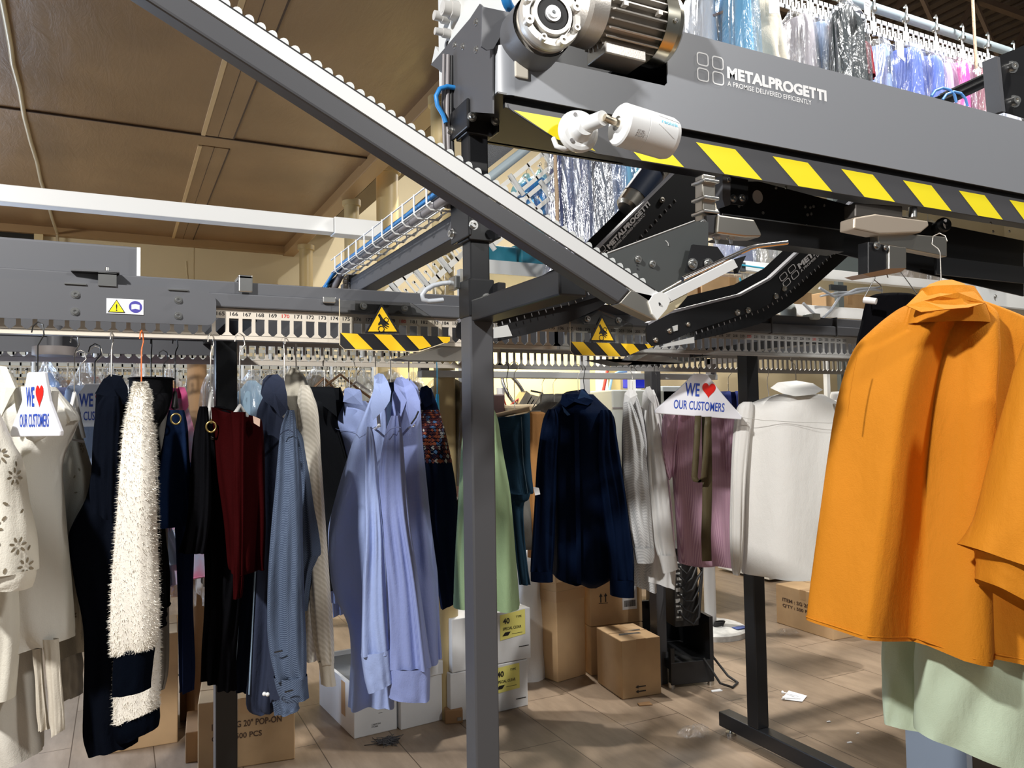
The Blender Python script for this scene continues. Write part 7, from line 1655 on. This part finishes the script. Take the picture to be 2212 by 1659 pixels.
# ------------------------------------------------------------------ inclined chains behind the post
def incline(label, a, b, Y, n, pipe=True, hw=0.075, m=None, wires=True):
    A = P(*a, Y=Y); B = P(*b, Y=Y); d = (B - A); L = d.length; d.normalize(); u = Vector((-d.z, 0, d.x)); u = u if u.z > 0 else -u
    o = thing('inclined_chain', label, 'conveyor chain', tuple(A))
    for k in range(n):
        slot_link(o, A + d * (L * k / n + 0.006), A + d * (L * (k + 1) / n - 0.006), hw, m or mat('aged white plastic', (0.34, 0.33, 0.28), 0.5), 2)
        MB().cyl(A + d * (L * k / n) + u * 0.01, A + d * (L * k / n) - u * (hw + 0.012), 0.011, 10).build('link_pin', LGREY, o)
    if pipe: MB().cyl(A + u * 0.05 + Vector((0, 0.03, 0)), B + u * 0.05 + Vector((0, 0.03, 0)), 0.020, 16).build('guide_pipe', mat('blue grey pipe', (0.4, 0.4, 0.4)), o)
    for k in range(n * 2 if wires else 0):
        q = A + d * (L * (k + 0.5) / (n * 2)); MB().tube([q - u * hw, q - u * hw + Vector((0.004, 0, -0.05)), q - u * hw + Vector((0.0, -0.004, -0.10))], 0.0018, 5).build('wire_hook', WIRE, o)
    return o
WCH = mat('white chain plastic', (0.70, 0.69, 0.64), 0.4)
incline('white inclined hanger chain with pipe, seen between post and security camera', (1030, 440), (1240, 272), 3.0, 3, hw=0.085, m=WCH, wires=False)
incline('second inclined hanger chain lower behind the first at the post', (1040, 500), (1230, 345), 3.0, 3, pipe=False, hw=0.085, m=WCH, wires=False)
incline('inclined hanger chain below the charcoal arm left of the post', (800, 655), (975, 500), 3.2, 4, pipe=False, hw=0.12, m=WCH)
incline('inclined hanger chain rising beside the fan cowl at the top', (1440, 70), (1560, -40), 2.7, 3, pipe=False, hw=0.09, m=WCH)
o = thing('inclined_chain', 'black belt track with bright edge above the inclined hanger chain', 'track', tuple(P(1060, 330, Y=3.05)))
a = P(1030, 340, Y=3.05); b = P(1200, 210, Y=3.05); MB().bar(a, b, 0.03, 0.13).build('belt', mat('dark belt', (0.02, 0.022, 0.026), 0.6, bump=0.3, bscale=300), o); MB().bar(a + Vector((0, 0.02, 0.14)), b + Vector((0, 0.02, 0.14)), 0.03, 0.14).build('upper_track', BLACK, o); MB().bar(a + Vector((0, -0.02, 0.06)), b + Vector((0, -0.02, 0.06)), 0.006, 0.012).build('bright_edge', LGREY, o)
# bagged shirts in the gap under the camera
PL1 = cloth('blue plaid', (0.020, 0.035, 0.12), 0.8, col2=(0.12, 0.18, 0.42), pat='check', scale=55)
PL2 = cloth('blue plaid pale', (0.12, 0.20, 0.42), 0.8, col2=(0.55, 0.62, 0.78), pat='check', scale=60)
hp_ = thing('overhead_pipe', 'short pipe hidden behind the striped lip carrying the plaid shirts', 'pipe', (2.0, 3.1, 2.6))
zz_ = P(1280, 318, Y=3.1).z + 0.10 + 0.075
MB().cyl((1.6, 3.1, zz_), (2.7, 3.1, zz_), 0.015, 12).build('pipe_run', LGREY, hp_)
for xx in (1.65, 2.65): MB().cyl((xx, 3.1, zz_), (xx, 2.92, 4.72), 0.01, 8).build('drop_rod', LGREY, hp_)
for i, (px, top, bot, yw, m, w, film, lab) in enumerate(((1215, 315, 600, 60, PL1, 0.16, FILM, 'navy plaid shirt in film left of the hanging rope loop'),
    (1255, 318, 590, 50, PL1, 0.17, FILM, 'navy plaid shirt in film under the security camera'),
    (1290, 325, 560, 62, C_('slate', 70, 80, 100), 0.16, FILM, 'slate shirt in film under the security camera'),
    (1318, 330, 540, 58, PL2, 0.15, FILM, 'pale blue plaid shirt in film left of the small motor'),
    (1345, 325, 500, 62, C_('aqua', 120, 180, 215), 0.15, FILMB, 'aqua shirt in film behind the small motor'))):
    p = P(px, top, Y=3.1); zb = P(px, bot, Y=3.1).z; bagged(lab, p.x, 3.1, p.z + 0.10, zb, yw, m, w, 0.05, 150 + i, film=film, tagc=False, group='bagged shirts under the camera')
for i, (px, top, bot, lab) in enumerate(((1138, 395, 470, 'turquoise bag in film with gold ties, left one'), (1168, 385, 470, 'turquoise bag in film with gold ties, right one'))):
    p = P(px, top, Y=3.3); bagged(lab, p.x, 3.3, p.z, P(px, bot, Y=3.3).z, 30, C_('turq', 60, 176, 226), 0.09, 0.04, 160 + i, film=FILMB, tagc=False, cat='bag', group='turquoise bags')
rp = P(1200, 340, Y=2.9); o = MB().tube([P(1198, 300, Y=2.9), P(1200, 370, Y=2.9), P(1203, 420, Y=2.9), P(1204, 500, Y=2.9)], [0.007, 0.008, 0.009, 0.008], 8).build('tan_rope', ROPE); tag(o, 'tan rope hanging in front of the navy plaid bagged shirts', 'rope')
# small motor on the left loader arm
q = P(1365, 400, Y=2.05); o = thing('belt_motor', 'small belt motor with dark type plate behind the left loader arm', 'motor', tuple(q))
ax = (P(1410, 345, Y=2.05) - P(1340, 440, Y=2.05)).normalized()
MB().lathe(P(1352, 452, Y=2.05), ax, [(0, 0.0), (0, 0.030), (0.01, 0.040), (0.055, 0.042)], 30).build('end_bell', BRUSH, o)
MB().lathe(P(1352, 452, Y=2.05) + ax * 0.055, ax, [(0, 0.043), (0.11, 0.043), (0.115, 0.036)], 30).build('type_plate_body', mat('navy type plate', (0.012, 0.025, 0.06), 0.4), o)
MB().lathe(P(1352, 452, Y=2.05) + ax * 0.17, ax, [(0, 0.036), (0.004, 0.044), (0.03, 0.044), (0.04, 0.05), (0.07, 0.05), (0.07, 0)], 30).build('gear_head', BRUSH, o)
m = MB()
for k in range(5): m.lathe(P(1352, 452, Y=2.05) + ax * (0.176 + 0.006 * k), ax, [(0, 0.045), (0.002, 0.046)], 24)
m.build('fins', PAPER, o)

# ------------------------------------------------------------------ deeper carousels with clothes, left half
far_cols = [(190, 190, 188), (60, 160, 200), (120, 110, 100), (200, 205, 212), (90, 80, 60), (30, 34, 44), (160, 190, 210), (200, 196, 180), (110, 140, 180), (70, 66, 64), (176, 120, 60), (220, 222, 226), (34, 80, 60), (150, 60, 70)]
FARM = [C_('far%d' % i, *c) for i, c in enumerate(far_cols)]
fnames = ['grey', 'turquoise', 'taupe', 'white', 'olive', 'charcoal', 'ice blue', 'ivory', 'steel blue', 'dark grey', 'amber brown', 'bright white', 'bottle green', 'dusty red']
def back_rail(label, y, x0, x1, z=1.56, m=None):
    o = thing('slotted_rail', label, 'conveyor rail', ((x0 + x1) / 2, y, z))
    mb = MB(); p = 0.05
    n = int((x1 - x0) / 0.26)
    for k in range(n): slot_link(o, (x0 + 0.26 * k + 0.006, y, z + 0.075), (x0 + 0.26 * (k + 1) - 0.006, y, z + 0.075), 0.075, m or mat('aged white plastic', (0.34, 0.33, 0.28), 0.5), 5)
    MB().cyl((x0, y + 0.03, z + 0.115), (x1, y + 0.03, z + 0.115), 0.017, 12).build('guide_pipe', LGREY, o)
    k = x0
    while k < x1: MB().cyl((k, y, z + 0.12), (k, y, z - 0.01), 0.010, 8).build('link_pin', LGREY, o); k += 0.26
    return o
rails = [(3.45, -1.1, 1.55, 'first white slotted rail behind the rear rail'), (4.05, -1.4, 1.6, 'second white slotted rail behind the rear rail'), (4.75, -1.7, 1.6, 'third white slotted rail deep behind the left racks'), (5.5, -2.0, 1.65, 'fourth white slotted rail deep behind the left racks'), (6.2, -2.2, 1.7, 'last white slotted rail before the back wall')]
rnd = random.Random(21)
protos = {}; SKIP = {0, 1, 2, 3, 4, 18, 19, 20, 21, 22, 23, 38, 39, 40, 41, 42, 43, 44, 45, 46, 48, 49, 50, 51, 52, 53, 54, 55, 57, 58}
def copy_tree(o):
    c = o.copy(); COL.objects.link(c)
    for ch in o.children:
        k = ch.copy(); COL.objects.link(k); k.parent = c
        for g in ch.children:
            h = g.copy(); COL.objects.link(h); h.parent = k
    return c
cnt = 0
for j, (y, x0, x1, lab) in enumerate(rails):
    back_rail(lab, y, x0, x1, (1.64, 1.66, 1.60, 1.62, 1.62)[j])
    if j > 2: continue
    x = x0 + 0.1
    while x < x1 - 0.05:
        c = rnd.randrange(len(FARM)); key = (c, cnt % 2); L = rnd.uniform(0.5, 0.85)
        ordn = ('first', 'second', 'third', 'fourth')[j]
        lab2 = '%s garment in film on the %s rail behind the racks' % (fnames[c], ordn)
        zt_ = (1.55, 1.57, 1.51)[j] - rnd.uniform(0, 0.03); yw = 90 + rnd.uniform(-28, 18)
        grp = '%s garments on the %s rail behind the racks' % (fnames[c], ordn)
        if cnt in SKIP: cnt += 1; x += rnd.uniform(0.085, 0.20); continue
        if key not in protos:
            protos[key] = bagged(lab2, x, y, zt_, zt_ - L, yw, FARM[c], 0.17, 0.03, 300 + cnt, film=FILMB if c == 1 else FILM, tagc=(cnt % 4 == 0), group=grp, hook=0.10)
        else:
            o = copy_tree(protos[key]); o.location = (x, y, zt_); o.rotation_euler = (0, 0, math.radians(yw)); o['label'] = lab2; o['group'] = grp
        cnt += 1; x += rnd.uniform(0.085, 0.20)
# wooden hangers, loose wires right of the slate shirt
for i, (px, py, yw, kind) in enumerate(((735, 812, 10, 'wood'), (770, 828, -30, 'white'), (700, 820, 30, 'wood'))):
    p = P(px, py, Y=3.0); hanger(('empty wooden hanger above the black jacket on the rear side', 'empty white hanger right of the wooden ones', 'empty wooden hanger left of the lavender shirt')[i], p.x, 3.0, p.z, yw, 0.34, 1.57, kind)

# ------------------------------------------------------------------ right half background
# pressing and spotting gear in front of the yellow wall
o = thing('spotting_board', 'spotting machine with oval head in front of the yellow wall', 'machine', tuple(P(1110, 900, Y=4.4)))
q = P(1112, 846, Y=4.4); R_ = Matrix.Rotation(math.radians(-28), 3, 'Y')
MB().tube([q + R_ @ Vector((0.05 * math.cos(a), 0.03 * math.sin(a), 0.13 * math.sin(a))) for a in [2 * math.pi * k / 28 for k in range(28)]], 0.012, 8, closed=True).build('oval_ring', mat('dark chrome', (0.25, 0.24, 0.23), 0.25, 0.9), o)
MB().box(P(1118, 905, Y=4.4), (0.22, 0.2, 0.18)).build('machine_body', mat('tan enamel', (0.46, 0.37, 0.24), 0.5), o, bevel=0.02)
MB().span(tuple(P(1079, 1000, Y=4.42)), tuple(P(1086, 838, Y=4.45))).build('white_stand', WHITEM, o)
MB().box(P(1068, 880, Y=4.4), (0.10, 0.1, 0.16)).build('dark_head', mat('dark brown enamel', (0.05, 0.02, 0.02), 0.5), o, bevel=0.01)
MB().tube([P(x, y, Y=4.38) for x, y in ((1085, 855), (1095, 880), (1120, 862), (1132, 880), (1136, 890))], 0.006, 8).build('red_hose', mat('red hose', (0.45, 0.04, 0.03), 0.4), o)
m = MB()
for k in range(5): m.box(P(1125 + 5 * k, 862 + 6 * k, Y=4.38), (0.03, 0.1, 0.10), M=Matrix.Rotation(0.6, 3, 'Y'))
m.build('steel_blades', BRUSH, o)
q = P(1160, 1000, Y=4.54); st_ = MB().cyl((q.x, 4.56, 0), (q.x, 4.56, q.z), 0.03, 14)
o = thing('steam_iron_arm', 'tan and steel pressing arm with curved handle beside the spotting machine', 'iron', tuple(P(1165, 900, Y=4.5)))
MB().prism([P(x, y, Y=4.5) for x, y in ((1141, 850), (1166, 856), (1178, 880), (1176, 1010), (1143, 1060), (1148, 900), (1150, 875))], (0, 0.08, 0)).build('tan_cover', mat('tan leather cover', (0.45, 0.22, 0.07), 0.6), o, bevel=0.01)
st_.build('stand', GREYC, o); MB().prism([P(x, y, Y=4.47) for x, y in ((1140, 850), (1168, 857), (1176, 868), (1172, 884), (1160, 880), (1146, 868))], (0, 0.06, 0)).build('steel_plate', BRUSH, o)
MB().tube([P(x, y, Y=4.5) for x, y in ((1147, 844), (1171, 849), (1180, 862), (1185, 885))], 0.007, 8).build('handle', RUB, o)
o = thing('wall_switch_stand', 'thin stand with black lever and red box left of the post at the yellow wall', 'stand', tuple(P(988, 1000, Y=4.6)))
MB().cyl(P(990, 1090, Y=4.6), P(990, 890, Y=4.6), 0.008, 10).build('stand_rod', GREYC, o); MB().box(P(983, 904, Y=4.6), (0.07, 0.03, 0.018)).build('black_lever', RUB, o)
MB().box(P(986, 1010, Y=4.62), (0.09, 0.1, 0.36)).build('red_box', mat('dark red enamel', (0.20, 0.015, 0.012), 0.45), o, bevel=0.006)
sk = Drape([(0, 0.05, 0.04, 0, 0, 0.2), (-0.12, 0.08, 0.06, 0, 0, 0.8), (-0.3, 0.07, 0.06, 0.0, 0, 1.2), (-0.45, 0.04, 0.04, 0.01, 0, 1)], rows=24, n=44, amp=0.02, seed=90)
o = sk.mesh().build('plastic_bag', FILM); o.location = P(965, 790, Y=4.6); tag(o, 'empty clear plastic bag hanging before the yellow wall left of the post', 'plastic bag')
c = MB().tube([P(x, y, Y=4.9) for x, y in ((1312, 800), (1306, 830), (1300, 860), (1302, 880))], 0.012, 8).build('red_hose', mat('red hose', (0.4, 0.04, 0.03), 0.4)); tag(c, 'red hose hanging at the edge of the yellow wall', 'hose')
c = MB().tube([P(x, y, Y=4.6) for x, y in ((1320, 855), (1317, 840), (1322, 812), (1336, 804), (1356, 802), (1370, 814), (1385, 830))], 0.010, 8).build('blue_hose', mat('pale blue hose', (0.30, 0.52, 0.70), 0.4)); tag(c, 'pale blue hose curving over the grey cabinet', 'hose')
o = thing('grey_cabinet', 'light grey metal cabinet behind the white shirts', 'cabinet', tuple(P(1356, 1200, Y=4.3)))
a = P(1322, 842, Y=4.3); b = P(1500, 1255, Y=4.3)
MB().span((a.x, 4.3, b.z), (a.x + 0.62, 4.75, a.z)).build('cabinet_body', mat('sage grey enamel', (0.40, 0.42, 0.39), 0.5), o, bevel=0.01)
MB().span((a.x - 0.002, 4.292, a.z - 0.125), (a.x + 0.62, 4.3, a.z - 0.115)).build('panel_joint', GREYC, o)
MB().span((a.x + 0.05, 4.35, b.z - 0.35), (a.x + 0.11, 4.41, b.z)).span((a.x + 0.5, 4.35, b.z - 0.35), (a.x + 0.56, 4.41, b.z)).span((a.x + 0.05, 4.6, b.z - 0.35), (a.x + 0.11, 4.66, b.z)).span((a.x + 0.5, 4.6, b.z - 0.35), (a.x + 0.56, 4.66, b.z)).build('cabinet_leg', GREYC, o)
o = MB().box(P(1375, 825, Y=4.5), (0.16, 0.12, 0.09)).build('blue_tub', mat('royal blue plastic', (0.01, 0.02, 0.5), 0.35), bevel=0.01); tag(o, 'royal blue plastic tub on top of the grey cabinet', 'tub')
o = MB().box(P(1440, 860, Y=4.4), (0.22, 0.2, 0.16)).build('steel_unit', mat('pale steel unit', (0.45, 0.5, 0.52), 0.4), bevel=0.008); tag(o, 'pale steel unit behind the printed paper cape', 'machine')
# long ceiling mounted white arms with hoses at right, shelves with cartons
o = thing('white_utility_rail', 'white utility rail with grey hoses crossing behind the curved loader arm', 'rail', tuple(P(1700, 590, Y=3.9)))
a = P(1590, 575, Y=3.9); b = P(2130, 640, Y=3.9)
MB().span((a.x - 0.9, 3.87, a.z - 0.035), (b.x, 3.93, a.z + 0.035)).build('upper_rail', WHITEM, o, bevel=0.004)
a2 = P(1760, 655, Y=3.9)
for xx in (a.x - 0.85, b.x - 0.05): MB().span((xx - 0.02, 3.9, 0), (xx + 0.02, 3.93, a.z)).build('support_leg', WHITEM, o)
MB().span((a2.x - 0.4, 3.87, a2.z - 0.10), (b.x, 3.93, a2.z - 0.02)).build('lower_rail', WHITEM, o, bevel=0.004)
MB().box(P(1604, 577, Y=3.86), (0.035, 0.02, 0.06)).box(P(1810, 622, Y=3.86), (0.16, 0.02, 0.04)).build('dark_socket', mat('slate socket', (0.06, 0.07, 0.08), 0.5), o)
for k, pts in enumerate((((1770, 622), (1800, 640), (1840, 634), (1880, 625), (1905, 628)), ((1735, 655), (1760, 680), (1775, 690), (1795, 670), (1815, 640), (1850, 625), (1890, 622)), ((1772, 640), (1810, 632), (1850, 630), (1900, 620)))):
    MB().tube([P(x, y, Y=3.8) for x, y in pts], 0.010 if k != 2 else 0.007, 8).build('grey_hose', LGC, o)
MB().tube([P(x, y, Y=3.8) for x, y in ((1598, 600), (1604, 620), (1612, 640), (1618, 660))], 0.007, 8).build('blue_hose', mat('teal hose', (0.05, 0.38, 0.55), 0.4), o)
MB().tube([P(x, y, Y=3.84) for x, y in ((1590, 571), (1640, 578), (1690, 586))], 0.006, 8).build('blue_hose', mat('teal hose', (0.05, 0.38, 0.55), 0.4), o)
o = thing('white_cylinder', 'white machine dome behind the bend of the loader arm', 'machine', tuple(P(1705, 680, Y=3.4)))
q = P(1703, 700, Y=2.12); MB().lathe((q.x, 2.12, 1.701), (0, 0, 1), [(0, 0.030), (0.03, 0.030), (0.05, 0.025), (0.06, 0.012), (0.06, 0)], 28).build('dome', mat('pale green white', (0.62, 0.68, 0.66), 0.4), o)
sh = thing('storage_shelf', 'high storage shelf carrying brown cartons behind the carousel at right', 'shelf', (5.5, 5.3, 0))
zs_ = P(1800, 708, Y=5.0).z
MB().span((3.6, 5.0, zs_ - 0.04), (8.2, 5.7, zs_)).build('shelf_board', WHITEM, sh)
for xx in (3.65, 5.75, 8.1): MB().span((xx - 0.02, 5.02, 0), (xx + 0.02, 5.06, zs_ - 0.04)).build('shelf_post', WHITEM, sh)
for i, (x0, x1, h) in enumerate(((3.72, 4.3, 0.34), (4.34, 5.0, 0.42), (5.04, 5.62, 0.32), (5.80, 6.42, 0.34))):
    o = thing('carton', 'brown carton on the high shelf, %s from the left' % ('first', 'second', 'third', 'fourth', 'fifth', 'sixth')[i], 'box', ((x0 + x1) / 2, 5.3, zs_))
    MB().span((x0, 5.06, zs_), (x1, 5.55, zs_ + h)).build('body', CARD, o, bevel=0.006); MB().span(((x0 + x1) / 2 - 0.03, 5.058, zs_ + h - 0.1), ((x0 + x1) / 2 + 0.03, 5.06, zs_ + h)).build('tape', TAPE, o)
# clear sacks above
for i, (px, py, w) in enumerate(((1585, 500, 0.22), (1640, 530, 0.20), (1660, 480, 0.18), (1960, 540, 0.26), (2005, 550, 0.24), (1890, 520, 0.2))):
    p = P(px, py - 60, Y=4.6); s_ = Drape([(0.06, 0.03, 0.03, 0, 0, 0.2), (-0.05, w * 0.8, 0.1, 0, 0, 0.8), (-0.35, w, 0.14, 0, 0, 1), (-0.55, w * 0.95, 0.14, 0, 0, 1)], rows=24, n=48, amp=0.022, seed=200 + i)
    o = thing('film_sack', ('clear film sack of folded blue cloth above the chrome rod', 'clear film sack right of the blue cloth sack', 'small clear film sack under the round hole', 'large beige film sack behind the hook bracket', 'beige film sack above the orange collar', 'narrow clear film sack left of the hook bracket')[i], 'sack', tuple(p))
    s_.mesh().build('film', FILM, o, world=False)
    Drape([(0.0, 0.03, 0.03, 0, 0, 0.2), (-0.08, w * 0.7, 0.08, 0, 0, 0.6), (-0.35, w * 0.85, 0.11, 0, 0, 0.8), (-0.53, w * 0.8, 0.11, 0, 0, 1)], rows=14, n=30, amp=0.01, seed=220 + i).mesh().build('folded_cloth', C_('sack%d' % i, *((130, 140, 170), (190, 186, 176), (200, 200, 190), (188, 174, 158), (196, 184, 168), (176, 176, 170))[i]), o, world=False)
    MB().cyl((0, 0, 0.05), (0, 0, 4.69 - p.z), 0.002, 5).build('tie_cord', BLKW, o, world=False)
o = thing('slate_panel', 'slate grey machine panel behind the loader arm', 'panel', tuple(P(1870, 560, Y=4.3)))
a = P(1840, 520, Y=4.3); b = P(1868, 600, Y=4.3); MB().span((a.x - 0.2, 4.3, b.z), (b.x, 4.36, a.z + 0.4)).span((a.x - 0.15, 4.32, 0), (a.x - 0.09, 4.36, b.z)).build('panel_sheet', mat('slate panel', (0.10, 0.12, 0.12), 0.5), o); MB().span((b.x, 4.29, b.z), (b.x + 0.03, 4.33, a.z + 0.4)).build('cream_edge', YW, o)
o = thing('grey_machine', 'grey riveted machine housing above the shoulder of the orange shirt', 'machine', tuple(P(2170, 600, Y=2.7)))
a = P(2105, 575, Y=2.7); MB().prism([P(x, y, Y=2.7) for x, y in ((2100, 590), (2212, 545), (2300, 560), (2300, 680), (2120, 660))], (0, 0.2, 0)).build('housing', LGREY, o, bevel=0.01)
b = MB()
for px, py in ((2105, 605), (2158, 598), (2150, 640)): bolt(b, P(px, py, Y=2.695), (0, -1, 0), 0.007, 0.006)
b.build('bolt', STEEL, o)
# machine table and cabinets low behind the white shirts
o = thing('white_counter', 'white counter cabinet behind the satin blouse', 'cabinet', tuple(P(1700, 1320, Y=4.6)))
a = P(1660, 1215, Y=4.7); MB().span((a.x, 4.7, 0.02), (a.x + 1.6, 5.3, 0.95)).build('cabinet_body', WHITEM, o, bevel=0.008)
MB().span((a.x - 0.03, 4.66, 0.95), (a.x + 1.63, 5.33, 0.99)).build('counter_top', WHITEM, o, bevel=0.004)
# loose wire hooks hanging from the rear rail at the right
for i, px in enumerate((1092, 1258, 1655)):
    p = P(px, 800, Y=YF); c = MB().tube([(p.x, YF, 1.57), (p.x + 0.012, YF - 0.004, 1.55), (p.x + 0.004, YF, 1.50), (p.x + 0.012, YF, 1.43)], 0.0016, 6).build('wire_hook', BLKW if i != 2 else WHH); tag(c, ('dark twisted wire above the jeans', 'thin wire above the navy shirt', 'white wire hook left of the satin blouse', 'dark wire hook left of the orange shirt', 'dark wire hook touching the orange shirt')[i], 'wire hook')

a = P(1045, 566, Y=3.4); b = P(1200, 588, Y=3.4)
o = thing('white_shelf_rail', 'white shelf rail carrying teal bins, seen right of the post under the slide', 'shelf', (a.x, 3.4, a.z))
MB().span((a.x, 3.40, a.z - 0.05), (b.x + 0.3, 3.75, a.z)).build('shelf_board', WHITEM, o, bevel=0.003); MB().span((a.x, 3.39, a.z - 0.055), (b.x + 0.3, 3.40, a.z + 0.012)).build('front_edge', LGREY, o)
for xx in (a.x - 0.02, b.x + 0.3): MB().span((xx - 0.02, 3.6, 0), (xx + 0.02, 3.64, a.z)).build('support_leg', WHITEM, o)
for i in range(2):
    b = MB().span((a.x + 0.03 + 0.2 * i, 3.45, a.z + 0.001), (a.x + 0.21 + 0.2 * i, 3.68, a.z + 0.10 + 0.03 * i)).build('teal_bin', mat('teal plastic', (0.02, 0.16, 0.22), 0.4), None, bevel=0.01); tag(b, 'dark teal bin on the white shelf rail, %s one' % ('left', 'right')[i], 'bin')
a = P(2088, 1640, Y=1.72)
o = thing('dark_pedestal', 'dark pedestal with pale side strip below the mint skirt at the right corner', 'pedestal', (a.x + 0.1, 1.8, 0))
MB().span((a.x + 0.03, 1.72, 0), (a.x + 0.24, 1.95, 0.52)).build('pedestal_body', BLACK, o, bevel=0.004); MB().span((a.x, 1.72, 0), (a.x + 0.03, 1.95, 0.52)).build('side_strip', mat('blue grey strip', (0.30, 0.36, 0.45), 0.4), o)

# things of a single piece need no Empty above it
for o in [o for o in COL.objects if o.type == 'EMPTY' and o.parent is None and len(o.children) == 1]:
    c = o.children[0]; nm = o.name; props = {k: o[k] for k in ('label', 'category', 'group', 'kind') if k in o}; loc = o.location.copy(); rot = o.rotation_euler.copy()
    c.parent = None; bpy.data.objects.remove(o); c.location = loc; c.rotation_euler = rot; c.name = nm
    for k, v in props.items(): c[k] = v
